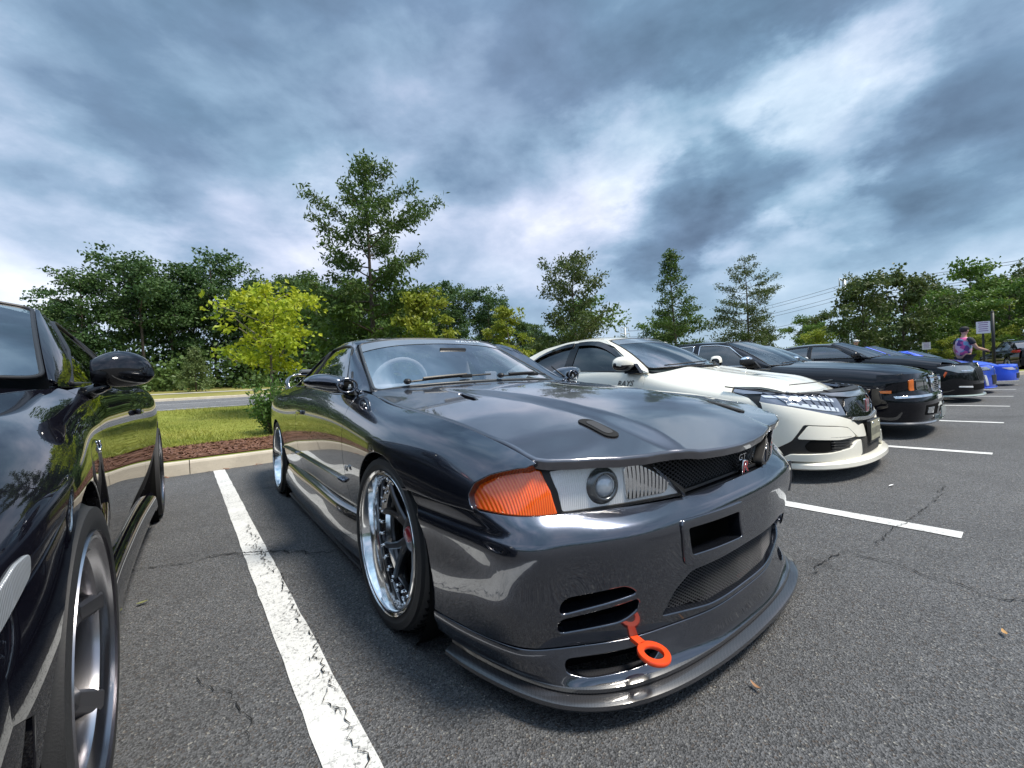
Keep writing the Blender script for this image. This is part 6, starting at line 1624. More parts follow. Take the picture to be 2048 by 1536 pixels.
    for hd, s_ in zip(hds, (-1, 1)):
        q = [c.z2(.44, .565), c.z2(.30, .628), c.z2(.15, .68), c.z2(.06, .708), (.05, c.T * .985), (.20, c.T * .985), (.42, c.T * .985)]
        panel('lamp_tail', c.SS, q, LENS, hd, h=.03, gap=.003, depth=.02, mirror=False if s_ < 0 else 'only', disp=lambda P, Nn, uv: (P + Nn * .002, Nn), ref=c.ref)
        p = c.z2(.0, .72); mb = MB(); mb.tube([(x, s_ * (y + .004), z1 + .008) for x, y, z1 in [(.0, .87, .745), (.15, .865, .722), (.28, .853, .703), (.40, .808, .688), (.52, .72, .676), (.60, .60, .666)]], .012, n=6, flat=.5); mb.build('lamp_brow', BLACK, c.root, smooth=True)
        # door decal
        M = frame((-.93, s_ * .9125, .845), (1, 0, 0) if s_ < 0 else (-1, 0, 0), (0, .10 * -s_ * -1, 1))
        p = c.SS.p(-1.02, c.SS.v_at(-1.02, .80)); n_ = c.SS.nrm([(-1.02, c.SS.v_at(-1.02, .80))])[0]; n_ = n_ if n_[1] < 0 else -n_
        text_mesh('RAYS', .085, .0006, 'door_lettering', BLACK, c.root, frame((p[0], s_ * (-p[1] - n_[1] * .004), p[2] + n_[2] * .004), (1, 0, 0) if s_ < 0 else (-1, 0, 0), (0, s_ * (-n_[2]), -n_[1])), shear=.35, spacing=1.0)
    u, v = c.WS.ku[-1], c.WS.kv[-1]
    p = c.WS.p(u * .93, v * .5); up = Vector(c.WS.p(u * .96, v * .5)) - Vector(c.WS.p(u * .90, v * .5))
    text_mesh('RAYS', .06, .0005, 'screen_lettering', mat('decal_white', (.62, .66, .70), rough=.4), c.root, frame(Vector(p) + Vector((.004, 0, .006)), (0, 1, 0), up), shear=.3, spacing=1.1)
    c.wiper(-.55, .05, .03, .08); c.wiper(.05, .6, .03, .08); c.cabin(-.85, -2.7, .68, .93)
    st = dict(n=10, w0=.014, w1=.012, hub=.07, lip=.02, dish=.02)
    c.wheels(2.70, .32, .25, .235, .915, st, GLOSSBLACK, GLOSSBLACK, BLACK)

def build_black_sedan():
    """boxy black executive saloon, chrome grille and mirrors"""
    PB = paint('deep_black', (.006, .006, .009), rough=.3, ior=1.45)
    c = Car('black_saloon', 'boxy black saloon with chrome barred grille, chrome mirrors and amber side marker', (7.20, 1.62), PB)
    S = [(-3.9, .84, .28, .95, .72), (-3.2, .89, .22, .97, .76), (-2.8, .90, .2, .965, .77), (-2.2, .90, .2, .95, .80), (-1.4, .90, .2, .935, .80), (-.75, .90, .2, .91, .79), (-.45, .90, .2, .885, .76), (0, .90, .2, .85, .745), (.4, .892, .2, .805, .735), (.65, .87, .2, .765, .71), (.86, .83, .2, .72, .66)]
    c.side([sec(*q) for q in S])
    c.panels(.66, [-.62, -1.75, -2.75], -3.85, 2.80, .36, .33, sill=.24, h=.06, lamp=[c.z2(.40, .42), c.z2(.66, .42), c.z2(.68, .60), (.70, c.T)])
    c.hood(-.62, .84, [(.86, 0), (.855, .3), (.83, .52), (.80, .68)], .05, cowl=[(-.52, .5), (-.48, 0)], ridge=(.30, .014), h=.05, drop=.5)
    belt = [(-.58, .80, .905), (-.9, .805, .915), (-1.8, .81, .94), (-2.6, .79, .955), (-3.1, .76, .965)]
    rail = [(-.58, .72, .98), (-.9, .68, 1.12), (-1.25, .62, 1.29), (-1.6, .60, 1.33), (-2.2, .60, 1.335), (-2.6, .61, 1.27), (-3.1, .66, 1.05)]
    wins = [[(-.84, .05), (-1.70, .05), (-1.70, .90), (-1.45, .91), (-1.22, .86)], [(-1.80, .05), (-2.58, .05), (-2.52, .65), (-2.30, .90), (-1.80, .90)]]
    c.greenhouse(belt, rail, wins, dict(bc=(-.48, 0, .925), bk=(-.68, .70, .915), tc=(-1.25, 0, 1.33), tk=(-1.33, .58, 1.30)), roof_rise=.045, rear=(-3.2, .66, .97), front_cut=[(-.62, 0), (-.85, .4), (-1.32, 1)], rear_end=[(-2.5, 1), (-3.1, .5), (-3.1, 0)], trim=CHROME, glass_m=glass('dark_tint', tint=(.10, .11, .125), refl=.14))
    c.tail(-3.1, -3.85, .96)
    c.mirror_pod(-.84, .90, 1.06, .985, .14, .13, CHROME, BLACK, split=.8)
    z = [.20, .32, .44, .50, .58, .68, .745]
    plans = [half_ellipse(.90, .45, .88, p=3.4), half_ellipse(.92, .42, .90, p=3.4), half_ellipse(.93, .42, .905, p=3.4), half_ellipse(.90, .42, .90, p=3.4), half_ellipse(.87, .45, .895, p=3.4), half_ellipse(.86, .5, .885, p=3.4), half_ellipse(.84, .5, .86, p=3.4)]
    c.fascia(list(zip(z, plans)), xmin=.30)
    panel('front_bumper', c.FS, c.fall, PB, c.root, h=.06, gap=0, depth=.02, ref=(-.6, 0, .4))
    c.piece('bumper_moulding', [(-.88, .470), (0, .478), (.88, .470), (.88, .492), (0, .502), (-.88, .492)], CHROME, proud=.014, r=0, both=False)
    c.piece('lower_intake', [(.10, .25), (.62, .27), (.62, .38), (.10, .38)], DARK, proud=.002)
    c.piece('fog_lamp', [(.40, .28), (.58, .29), (.58, .35), (.40, .35)], mat('fog_glass', (.45, .47, .48), rough=.1, metal=.6, coat=1), proud=.008)
    c.piece('headlamp', [(.34, .545), (.72, .545), (.72, .685), (.34, .690)], GLOSSBLACK, proud=.004)
    for y0 in (.36, .545): c.piece('lamp_glass', [(y0, .56), (y0 + .155, .56), (y0 + .155, .672), (y0, .675)], mat('lamp_face', (.22, .23, .24), rough=.08, metal=.7, coat=1), proud=.012)
    c.piece('corner_lamp', [(.735, .555), (.785, .555), (.79, .67), (.735, .68)], mat('amber_plain', (.72, .16, .012), rough=.2, coat=1), proud=.008)
    # upright grille
    mb = MB(); g = c.root
    mb.box((.885, 0, .69), (.05, .58, .035), bev=.01); mb.box((.895, 0, .53), (.04, .54, .018), bev=.004)
    for s_ in (-1, 1): mb.box((.89, s_ * .275, .605), (.045, .02, .15), bev=.005)
    mb.build('grille_frame', CHROME, g, angle=40)
    mb = MB(); mb.box((.86, 0, .605), (.02, .54, .15)); mb.build('grille_back', DARK, g)
    for k in range(6): mb = MB(); mb.box((.885, 0, .547 + k * .023), (.03, .53, .008), bev=.002); mb.build('grille_bar', CHROME, g)
    mb = MB(); mb.box((.90, .08, .62), (.01, .06, .05), bev=.003); mb.build('grille_badge', CHROME, g)
    mb = MB(); mb.box((.925, .0, .40), (.012, .32, .13), bev=.003); mb.build('number_plate', mat('plate_pale', (.6, .62, .6), rough=.5, var=(40, .2)), g)
    mb = MB(); mb.box((.955, .0, .27), (.01, .34, .12), bev=.003); mb.build('plate_bracket', mat('plate_clear', (.45, .5, .47), rough=.2, coat=1), g)
    pth = spline2([(x, -y, 0) for x, y in half_ellipse(.93, .45, .88, p=3.4)[::-1]] + [(x, y, 0) for x, y in half_ellipse(.93, .45, .88, p=3.4)[1:]], 60)
    sweep('lower_lip', pth, [(-.06, .20), (.0, .195), (.012, .18), (.005, .165), (-.08, .165)], mat('lip_grey', (.12, .12, .13), rough=.25, coat=1), g)
    for s_ in (-1, 1):
        mb = MB(); mb.box((.53, s_ * .888, .545), (.20, .016, .034), bev=.006); mb.build('side_marker', mat('amber_plain', (.72, .16, .012)), g, angle=40)
    c.wiper(-.5, .05, .03, .08); c.wiper(.05, .55, .03, .08); c.cabin(-.75, -2.6, .64, .90)
    c.wheels(2.80, .33, .23, .22, .885, dict(n=7, w0=.022, w1=.022, hub=.07, lip=.02, dish=.02), mat('rim_silver', (.5, .5, .52), rough=.25, metal=1), CHROME, CHROME)

def build_modern(name, label, loc, pm, ws_glass=None, hgt=1.42, nose=.88, w=.90, wb=2.75, hood_z=(.93, .74), yaw=0, tint=None, group=None, lamp='sleek', rim=None, R=.335, stance=0.0, roofm=None, extra=None, tailx=-3.75):
    """compact modern car seen small: own proportions, lamps and grille"""
    c = Car(name, label, loc, pm, yaw, group)
    a, b = hood_z
    S = [(tailx, w - .07, .30, a + .05, w - .18), (-3.1, w - .015, .22, a + .06, w - .13), (-wb, w, .2, a + .05, w - .12), (-2.2, w - .01, .2, a + .035, w - .10), (-1.4, w - .012, .2, a + .02, w - .09), (-.8, w - .012, .2, a, w - .10), (-.45, w - .008, .2, a - .025, w - .14), (0, w, .2, a - .075, w - .15), (.35, w - .02, .2, (a + b) / 2 - .05, w - .18), (.58, w - .08, .2, b, w - .24), (.75, w - .18, .2, b - .05, w - .32)]
    c.side([sec(*q) for q in S])
    c.panels(.36, [-.68, -1.80, -2.85], tailx + .04, wb, R + .03, R, sill=.24, h=.07, lamp=[c.z2(.36, .40), c.z2(.40, .58), (.42, c.T)])
    c.hood(-.66, .60, [(nose - .12, 0), (nose - .14, .3), (.66, .48), (.44, w - .205)], .06, cowl=[(-.54, .5), (-.48, 0)], ridge=(.5, .012), h=.07, drop=.8)
    z1 = hgt - .09
    belt = [(-.62, w - .085, a + .005), (-1.0, w - .08, a + .012), (-1.8, w - .08, a + .035), (-2.6, w - .10, a + .055), (-3.1, w - .13, a + .06)]
    rail = [(-.62, w - .16, a + .08), (-1.0, w - .22, a + .24), (-1.4, w - .28, z1 - .03), (-1.8, w - .30, z1), (-2.3, w - .30, z1 - .02), (-2.7, w - .29, z1 - .10), (-3.1, w - .25, a + .20)]
    wins = [[(-.92, .05), (-1.78, .05), (-1.78, .90), (-1.55, .91), (-1.30, .84)], [(-1.86, .05), (-2.58, .06), (-2.66, .40), (-2.35, .86), (-1.86, .90)]]
    c.greenhouse(belt, rail, wins, dict(bc=(-.48, 0, a + .03), bk=(-.72, w - .20, a + .012), tc=(-1.32, 0, hgt - .055), tk=(-1.40, w - .32, hgt - .085)), roof_rise=.05, rear=(-3.15, w - .25, a + .07), front_cut=[(-.66, 0), (-.92, .38), (-1.40, 1)], rear_end=[(-2.7, 1), (-3.1, .5), (-3.1, 0)], ws_m=ws_glass, glass_m=tint, roof_m=roofm)
    c.tail(-3.05, tailx + .03, a + .055)
    c.mirror_pod(-.86, w, w + .17, a + .075, .13, .13, pm, GLOSSBLACK, split=.5)
    z = [.16, .28, .40, .52, .62, b - .02]; ns = nose
    plans = [half_ellipse(ns - .01, .30, w - .03), half_ellipse(ns, .31, w - .01), half_ellipse(ns, .31, w - .005), half_ellipse(ns - .01, .33, w - .01), half_ellipse(ns - .03, .35, w - .02), half_ellipse(ns - .08, .36, w - .05)]
    c.fascia(list(zip(z, plans)), xmin=.30)
    panel('front_bumper', c.FS, c.fall, pm, c.root, h=.07, gap=0, depth=.02, ref=(-.6, 0, .4))
    c.cabin(-.75, -2.6, w - .26, a - .01); c.wiper(-.5, .05, .03, .08); c.wiper(.05, .55, .03, .08)
    c.wheels(wb, R, R - .085, .225, w - .008, dict(n=6, w0=.025, w1=.02, hub=.07, lip=.025, dish=.02), rim or mat('rim_silver', (.5, .5, .52), rough=.25, metal=1), rim or CHROME, BLACK)
    return c
def build_row():
    WS = glass('green_screen', tint=(.45, .58, .56), refl=.30)
    # white saloon, mostly hidden
    c = build_modern('white_saloon', 'white saloon almost hidden between the boxy black saloon and the long black sedan', (9.95, 2.25), paint('plain_white', (.72, .72, .72), rough=.4), WS, hgt=1.42)
    c.piece('headlamp', [(.48, .58), (.70, .60), (.82, .66), (.60, .66)], mat('lamp_face', (.22, .23, .24)), proud=.006); c.piece('grille', [(-.40, .42), (.40, .42), (.44, .58), (-.44, .58)], BLACK, both=False)
    # long black sedan with silver-edged nose
    PK = paint('night_black', (.006, .0065, .009), rough=.3, ior=1.45)
    c = build_modern('black_sedan', 'long glossy black sedan with slim grey headlamps and amber side marker', (12.72, 1.52), PK, WS, hgt=1.46, nose=.93, w=.945, wb=3.05, hood_z=(.985, .80), R=.365, rim=mat('rim_pale', (.62, .63, .66), rough=.2, metal=1), tailx=-4.0)
    GREY = mat('lamp_smoke', (.32, .34, .35), rough=.10, metal=.5, coat=1)
    c.piece('headlamp', [(.50, .665), (.60, .60), (.84, .60), (.915, .715), (.86, .745), (.60, .725)], GREY, proud=.008, h=.03)
    c.piece('lamp_strip', [(.56, .648), (.62, .625), (.80, .625), (.80, .642), (.63, .645)], CHROME, proud=.014, r=.004)
    c.piece('grille', [(-.40, .42), (.40, .42), (.46, .68), (-.46, .68)], BLACK, both=False, proud=.01)
    c.piece('grille_surround', [(-.42, .40), (.42, .40), (.49, .70), (-.49, .70)], mat('satin_dark', (.25, .26, .27), rough=.2, metal=.9), both=False, proud=.006, holes=[[(-.39, .425), (.39, .425), (.455, .675), (-.455, .675)]], r=.006)
    c.piece('lower_intake', [(-.60, .25), (.60, .25), (.62, .36), (-.62, .36)], DARK, both=False, proud=.004)
    c.piece('fog_bezel', [(.64, .30), (.84, .315), (.84, .335), (.64, .325)], mat('bezel_white', (.8, .8, .8), rough=.3), proud=.012, r=.004)
    for s_ in (-1, 1):
        mb = MB(); p = c.SS.p(.44, c.SS.v_at(.44, .56)); mb.box((0, 0, 0), (.035, .02, .17), Matrix.Translation((.455, s_ * (-p[1] + .004), .545)) @ Matrix.Rotation(math.radians(22), 4, 'Y'), bev=.006); mb.build('side_marker', mat('amber_red', (.75, .11, .01), rough=.2, coat=1), c.root, angle=40)
    pth = spline2([(x, -y, 0) for x, y in half_ellipse(.95, .40, .91)[::-1]] + [(x, y, 0) for x, y in half_ellipse(.95, .40, .91)[1:]], 50)
    sweep('front_lip', pth, [(-.06, .16), (0, .155), (.01, .14), (0, .125), (-.08, .125)], mat('lip_pale', (.42, .50, .47), rough=.3, coat=.6), c.root)
    for k in range(5): mb = MB(); mb.box((.935 - .02 * (k == 4), 0, .47 + .045 * k), (.012, .74 + .02 * k, .008)); mb.build('grille_bar', mat('satin_dark', (.25, .26, .27)), c.root)
    # two blue cars
    B1 = paint('blue_paint', (.02, .08, .60), rough=.35, metal=.1, ior=1.45)
    c = build_modern('blue_saloon', 'blue saloon with white-edged bumper just beyond the long black sedan', (15.55, 1.42), B1, WS, hgt=1.40, nose=.90, hood_z=(.90, .70), group=None)
    c.piece('headlamp', [(.46, .56), (.72, .57), (.84, .64), (.58, .64)], GREY, proud=.006); c.piece('lower_intake', [(-.40, .22), (.40, .22), (.46, .44), (-.46, .44)], BLACK, both=False)
    c.piece('bumper_fin', [(.58, .20), (.64, .20), (.70, .44), (.66, .44)], mat('bezel_white', (.8, .8, .8)), proud=.02, r=.006)
    sweep('front_lip', pth * [.96, 1, 1], [(-.06, .16), (0, .155), (.01, .14), (0, .125), (-.08, .125)], B1, c.root)
    B2 = paint('bright_blue_paint', (.01, .09, .80), rough=.35, ior=1.45)
    c = build_modern('blue_coupe', 'bright blue low coupe farthest along the row by the grass island', (19.3, 1.12), B2, WS, hgt=1.27, nose=.92, hood_z=(.80, .57), wb=2.55, group=None)
    c.piece('headlamp', [(.46, .47), (.68, .47), (.82, .535), (.60, .545)], mat('lamp_lilac', (.62, .60, .72), rough=.1, coat=1), proud=.006); c.piece('lower_intake', [(-.40, .22), (.40, .22), (.44, .36), (-.44, .36)], BLACK, both=False)
    c.piece('turn_lamp', [(.30, .47), (.42, .47), (.48, .54), (.36, .54)], GREY, proud=.008)
def build_suv():
    PK = paint('night_black', (.007, .0075, .010))
    c = build_modern('sport_utility_car', 'dark sport utility car crossing behind the signpost at the right edge', (35.0, .75), PK, None, hgt=1.66, nose=.90, w=.95, wb=2.7, hood_z=(1.05, .88), R=.37, tint=glass('grey_tint', tint=(.2, .2, .22), refl=.18), yaw=-110)
    mb = MB()
    for s_ in (-1, 1):
        mb = MB(); mb.prism(list(map(tuple, roundpoly([(-3.05, 1.02), (-3.72, .98), (-3.76, 1.10), (-3.3, 1.12)], .03))), s_ * .85, s_ * .945, axis='y'); mb.build('tail_lamp', mat('tail_red', (.55, .01, .02), rough=.15, coat=1), c.root)
        mb = MB(); mb.tube([(-1.35, s_ * .60, 1.62), (-1.8, s_ * .60, 1.665), (-2.5, s_ * .60, 1.64)], .015, n=6); mb.build('roof_rail', CHROME, c.root, smooth=True)
def build_left_coupe():
    PB = paint('ink_black', (.006, .006, .010), rough=.25, ior=1.6)
    c = Car('black_coupe', 'glossy black coupe at the left edge with dark spoked front wheel and black mirror', (-1.08, 1.30), PB, ref=(-1.2, 0, .5))
    S = [(-3.75, .79, .30, 1.0, .64), (-3.25, .875, .22, 1.02, .71), (-2.85, .908, .2, 1.025, .745), (-2.35, .888, .2, 1.005, .77), (-1.7, .864, .2, .982, .788), (-1.1, .857, .2, .965, .79), (-.78, .858, .2, .957, .775), (-.55, .866, .2, .948, .725), (-.3, .886, .2, .93, .69), (0, .910, .2, .905, .672), (.25, .912, .2, .875, .655), (.45, .892, .2, .838, .62), (.65, .835, .2, .785, .55)]
    c.side([sec(*q, tuck=.045) for q in S])
    c.panels(.62, [-.70, -2.10], -3.7, 2.85, .382, .345, sill=.22, h=.03, gap=.0025, lamp=[c.z2(.42, .47), c.z2(.50, .50), c.z2(.60, .56), (.63, c.T)], depth=.025)
    c.hood(-.60, .60, [(.74, 0), (.72, .25), (.66, .42), (.55, .575)], .05, cowl=[(-.48, .5), (-.42, 0)], ridge=(.55, .02), h=.04)
    belt = [(-.66, .752, .957), (-.85, .772, .960), (-1.1, .788, .966), (-1.7, .792, .983), (-2.35, .772, 1.005), (-2.85, .745, 1.025), (-3.1, .72, 1.02)]
    rail = [(-.66, .72, 1.04), (-1.0, .66, 1.18), (-1.4, .60, 1.303), (-1.8, .555, 1.335), (-2.3, .56, 1.29), (-2.85, .60, 1.14), (-3.1, .64, 1.06)]
    wins = [[(-.80, .05), (-2.02, .05), (-2.02, .84), (-1.75, .91), (-1.42, .88), (-1.12, .60)], [(-2.09, .06), (-2.55, .10), (-2.35, .55), (-2.09, .80)]]
    c.greenhouse(belt, rail, wins, dict(bc=(-.42, 0, 1.005), bk=(-.66, .738, .982), tc=(-1.20, 0, 1.352), tk=(-1.28, .605, 1.300)), roof_rise=.05, rear=(-3.05, .62, 1.06), front_cut=[(-.68, 0), (-.88, .34), (-1.09, .68), (-1.31, 1)], rear_end=[(-2.45, 1), (-3.08, .5), (-3.1, 0)], ws_m=glass('aqua_screen', tint=(.50, .60, .60), refl=.34), glass_m=glass('black_tint', tint=(.06, .065, .07), refl=.16), h=.04)
    c.tail(-3.08, -3.7, 1.015)
    # mirror
    c.mirror_pod(-.80, .822, .988, 1.010, .135, .17, PB, GLOSSBLACK, split=.52, foot=False)
    for s_ in (-1, 1): mb = MB(); mb.tube([(-.80, s_ * .79, .925), (-.80, s_ * .825, .945), (-.80, s_ * .86, .965)], [.045, .035, .03], n=8, flat=.6); mb.build('mirror_foot', GLOSSBLACK, c.root, smooth=True)
    # bumper
    z = [.18, .30, .42, .52, .60, .66]
    pl = [half_ellipse(.86, .50, .85), half_ellipse(.88, .48, .87), half_ellipse(.88, .45, .885), half_ellipse(.87, .42, .89), half_ellipse(.84, .40, .89), half_ellipse(.78, .39, .88)]
    c.fascia(list(zip(z, pl)), xmin=.3)
    panel('front_bumper', c.FS, c.fall, PB, c.root, h=.05, gap=0, depth=.03, ref=(-.6, 0, .4))
    c.piece('lower_intake', [(-.55, .24), (.55, .24), (.60, .42), (-.60, .42)], DARK, both=False)
    c.piece('headlamp', [(.50, .58), (.74, .60), (.84, .66), (.55, .665)], mat('lamp_face', (.22, .23, .24), rough=.08, metal=.7, coat=1), proud=.006)
    # clear side marker in the bumper corner
    for s_ in (-1, 1):
        poly = [(.425, .700), (.46, .655), (.58, .595), (.63, .60), (.60, .635), (.48, .702)]
        q = roundpoly([c.z2(x, zz) for x, zz in [(.405, .695), (.415, .668), (.52, .605), (.62, .570), (.635, .588), (.55, .635), (.44, .690)]], .01)
        panel('side_marker', c.SS, q, lens_mat('clear_marker', (.30, .32, .34), rough=.15, ribs=('X', 110, .3)), c.root, h=.015, gap=0, depth=.008, mirror=False if s_ < 0 else 'only', disp=lambda P, Nn, uv: (P + Nn * .004, Nn), ref=c.ref)
        mb = MB(); p = c.SS.p(-.53, c.SS.v_at(-.53, .77)); mb.tube([(-.53 + .010 * math.sin(t * 2.2), s_ * (-p[1] + .002), .745 + .009 * t) for t in np.linspace(0, 4, 14)], .0035, n=6); mb.build('fender_badge', CHROME, c.root, smooth=True)
        p = c.SS.p(-1.95, c.SS.v_at(-1.95, .83)); mb = MB(); mb.box((-1.90, s_ * (-p[1] + .010), .83), (.20, .022, .03), bev=.008); mb.build('door_handle', PB, c.root, angle=40)
        # flared sill edge
        sk = Surf([[(x, -(w0 + a), zz) for a, zz in ((0, .26), (.018, .235), (.03, .18), (.022, .125), (-.02, .115))] for x, w0 in ((-2.46, .865), (-2.0, .845), (-1.4, .832), (-.8, .835), (-.40, .858))], ku=[-2.46, -2.0, -1.4, -.8, -.40])
        panel('sill_trim', sk, [(-2.46, 0), (-.40, 0), (-.40, sk.kv[-1]), (-2.46, sk.kv[-1])], PB, c.root, h=.04, gap=0, depth=.01, mirror=False if s_ < 0 else 'only')
    # sticker on the screen
    u, v = c.WS.ku[-1], c.WS.kv[-1]; Wd = .738
    def stick(name, y0, y1, u0, u1, m, off):
        q = [(u * u0, v * .5 + y0 / Wd * v * .5), (u * u0, v * .5 + y1 / Wd * v * .5), (u * u1, v * .5 + y1 / Wd * v * .5), (u * u1, v * .5 + y0 / Wd * v * .5)]
        return panel(name, c.WS, q, m, c.root, h=.03, gap=0, depth=.001, edge=.0003, disp=lambda P, Nn, uv: (P + Nn * off, Nn), ref=c.ref)
    stick('screen_sticker', .46, .60, .055, .165, mat('sticker_white', (.75, .72, .72), rough=.4), .002)
    stick('sticker_band', .46, .60, .115, .165, mat('sticker_red', (.62, .10, .08), rough=.4), .003); stick('sticker_band', .46, .60, .055, .075, mat('sticker_red', (.62, .10, .08)), .003)
    c.cabin(-.75, -2.5, .62, .93); c.wiper(-.5, .05, .02, .06); c.wiper(.05, .55, .02, .06)
    RIM = mat('rim_charcoal', (.13, .13, .14), rough=.32, metal=.8); LIP = mat('rim_grey_lip', (.42, .41, .43), rough=.25, metal=1)
    st = dict(n=6, w0=.034, w1=.028, hub=.085, lip=.016, dish=.05, th=.05, rot=.35, nuts=True)
    c.wheels(2.85, .345, .268, .26, .905, st, RIM, LIP, BLACK, detail=True, yr=.912, cz=.345, steer=0)
    for o in list(c.root.children):
        if o.name.startswith('wheel') and not o.name.startswith('wheel_'):
            # machined ring steps on the barrel
            mb = MB(); mb.lathe([(.226, .030), (.230, .036), (.226, .042), (.230, .048), (.226, .054), (.230, .060)], n=72); mb.build('rim_step', mat('rim_machined', (.66, .66, .67), rough=.18, metal=1), o, smooth=True)
# ------------------------------------------------------------------ people
def skin_body(chains, name, m, parent=None, sub=2):
    """one continuous surface grown over a joint skeleton: chains = list of [(x, y, z, r)...]; chain starts reuse equal points"""
    pts = []; idx = {}; edges = []
    for ch in chains:
        prev = None
        for p in ch:
            k = tuple(round(v, 4) for v in p[:3])
            if k not in idx: idx[k] = len(pts); pts.append(p)
            if prev is not None and prev != idx[k]: edges.append((prev, idx[k]))
            prev = idx[k]
    me = bpy.data.meshes.new(name); me.from_pydata([p[:3] for p in pts], edges, []); o = bpy.data.objects.new(name, me); COL.objects.link(o)
    md = o.modifiers.new('skin', 'SKIN'); md.use_smooth_shade = True
    for i, p in enumerate(pts): me.skin_vertices[0].data[i].radius = (p[3], p[3] * (p[4] if len(p) > 4 else 1)); 
    me.skin_vertices[0].data[0].use_root = True
    s = o.modifiers.new('sub', 'SUBSURF'); s.levels = sub; s.render_levels = sub
    dg = bpy.context.evaluated_depsgraph_get(); nm = bpy.data.meshes.new_from_object(o.evaluated_get(dg)); bpy.data.objects.remove(o); bpy.data.meshes.remove(me)
    nm.materials.clear(); nm.materials.append(m); nm.polygons.foreach_set('use_smooth', [True] * len(nm.polygons))
    ob = bpy.data.objects.new(name, nm); COL.objects.link(ob)
    if parent: ob.parent = parent
    return ob
SKIN = mat('skin', (.52, .31, .22), rough=.55)
def shirt_mat():
    m = bpy.data.materials.new('printed_shirt'); m.use_nodes = True; t = m.node_tree; b = t.nodes['Principled BSDF']; k = NT(t)
    v = k.voro(9, out='Color'); s = t.nodes.new('ShaderNodeSeparateColor'); t.links.new(v, s.inputs[0])
    c = k.mix(k.mr(s.outputs[0], .45, .5), (.55, .10, .28), (.12, .06, .22)); c = k.mix(k.mr(s.outputs[1], .72, .75), c, (.20, .35, .50)); c = k.mix(k.mr(s.outputs[2], .82, .85), c, (.62, .45, .55))
    t.links.new(c, b.inputs['Base Color']); b.inputs['Roughness'].default_value = .9
    return m
def build_person(loc, rz, label, shirt, sleeve, cap, reach=True, trousers=(.03, .03, .04), hgt=1.75):
    r = tag(empty('person', loc, rz), label, 'person', None); s = hgt / 1.75
    J = lambda *p: tuple(q * s for q in p)
    pel = J(0, 0, .95, .135)
    legs = [[pel, J(0, .09, .88, .095), J(.01, .10, .50, .062), J(-.01, .105, .12, .042), J(.07, .11, .04, .042), J(.15, .115, .03, .032)], [pel, J(0, -.09, .88, .095), J(.03, -.10, .50, .062), J(.0, -.105, .12, .042), J(.08, -.11, .04, .042), J(.16, -.115, .03, .032)]]
    sp = [pel, J(0, 0, 1.12, .105), J(.01, 0, 1.30, .115), J(.01, 0, 1.42, .085), J(.02, 0, 1.50, .055), J(.03, 0, 1.55, .052), J(.04, 0, 1.62, .088), J(.04, 0, 1.69, .088), J(.03, 0, 1.735, .05)]
    def hand(e, d):
        e = np.array(e); d = np.array(d) / np.linalg.norm(d); side = np.cross(d, [0, 0, 1]); side = side / np.linalg.norm(side); out = []
        w = tuple(e) + (.026 * s,); palm = tuple(e + d * .07 * s) + (.028 * s,)
        out.append([w, palm])
        for i, (o, l) in enumerate([(-.026, .075), (-.009, .085), (.009, .08), (.026, .062)]):
            a = e + d * .07 * s + side * o * s; out.append([palm, tuple(a + d * l * .55 * s - np.array([0, 0, .008])) + (.0085 * s,), tuple(a + d * l * s - np.array([0, 0, .03])) + (.007 * s,)])
        out.append([w, tuple(e + d * .05 * s + side * -.045 * s) + (.010 * s,), tuple(e + d * .085 * s + side * -.055 * s) + (.008 * s,)])
        return out
    arms = []
    el = J(.10, -.24, 1.14); wr = J(.33, -.22, 1.08)
    if reach: arms += [[sp[2], J(.01, -.18, 1.40, .062), J(*(.10, -.24, 1.14), .045), wr + (.033,)]] + hand(wr, np.array(wr) - np.array(el))
    else: arms += [[sp[2], J(.01, -.18, 1.40, .062), J(.0, -.23, 1.13, .045), J(.06, -.23, .90, .032)]] + hand(J(.06, -.23, .90), (.1, 0, -1))
    arms += [[sp[2], J(.01, .18, 1.40, .062), J(-.02, .23, 1.13, .045), J(.06, .22, .90, .032)]] + hand(J(.06, .22, .90), (.1, 0, -1))
    skin_body([sp] + legs + arms, 'body', SKIN, r, 1)
    # clothing shells a little larger than the body
    top = [(0, 0, .90 * s, .165), (0, 0, 1.12 * s, .168), (.01 * s, 0, 1.30 * s, .190), (.01 * s, 0, 1.42 * s, .150), (.012 * s, 0, 1.465 * s, .075)]
    skin_body([[tuple(p) for p in top]], 'shirt', shirt, r, 2)
    for sgn in (-1, 1):
        e = (.06, sgn * .225, 1.24) if (reach and sgn < 0) else (-.005, sgn * .22, 1.24)
        skin_body([[(.01 * s, sgn * .10 * s, 1.40 * s, .08), (.01 * s, sgn * .18 * s, 1.40 * s, .076), tuple(v * s for v in e) + (.066,)]], 'sleeve', sleeve, r, 1)
    TR = mat('trousers_dark', trousers, rough=.9)
    skin_body([[(0, 0, .97 * s, .150), (0, .09 * s, .88 * s, .108), (.01, .10 * s, .50 * s, .078), (-.01, .105 * s, .10 * s, .062)], [(0, 0, .97 * s, .150), (0, -.09 * s, .88 * s, .108), (.03, -.10 * s, .50 * s, .078), (0, -.105 * s, .10 * s, .062)]], 'trousers', TR, r, 1)
    mb = MB(); mb.ball((.035 * s, 0, 1.695 * s), (.100 * s, .092 * s, .075 * s), 16, 10); mb.prism([(.10 * s, -.07 * s), (.19 * s, -.05 * s), (.205 * s, 0), (.19 * s, .05 * s), (.10 * s, .07 * s)], 1.695 * s, 1.707 * s); mb.build('cap', cap, r, smooth=True)
    mb = MB()
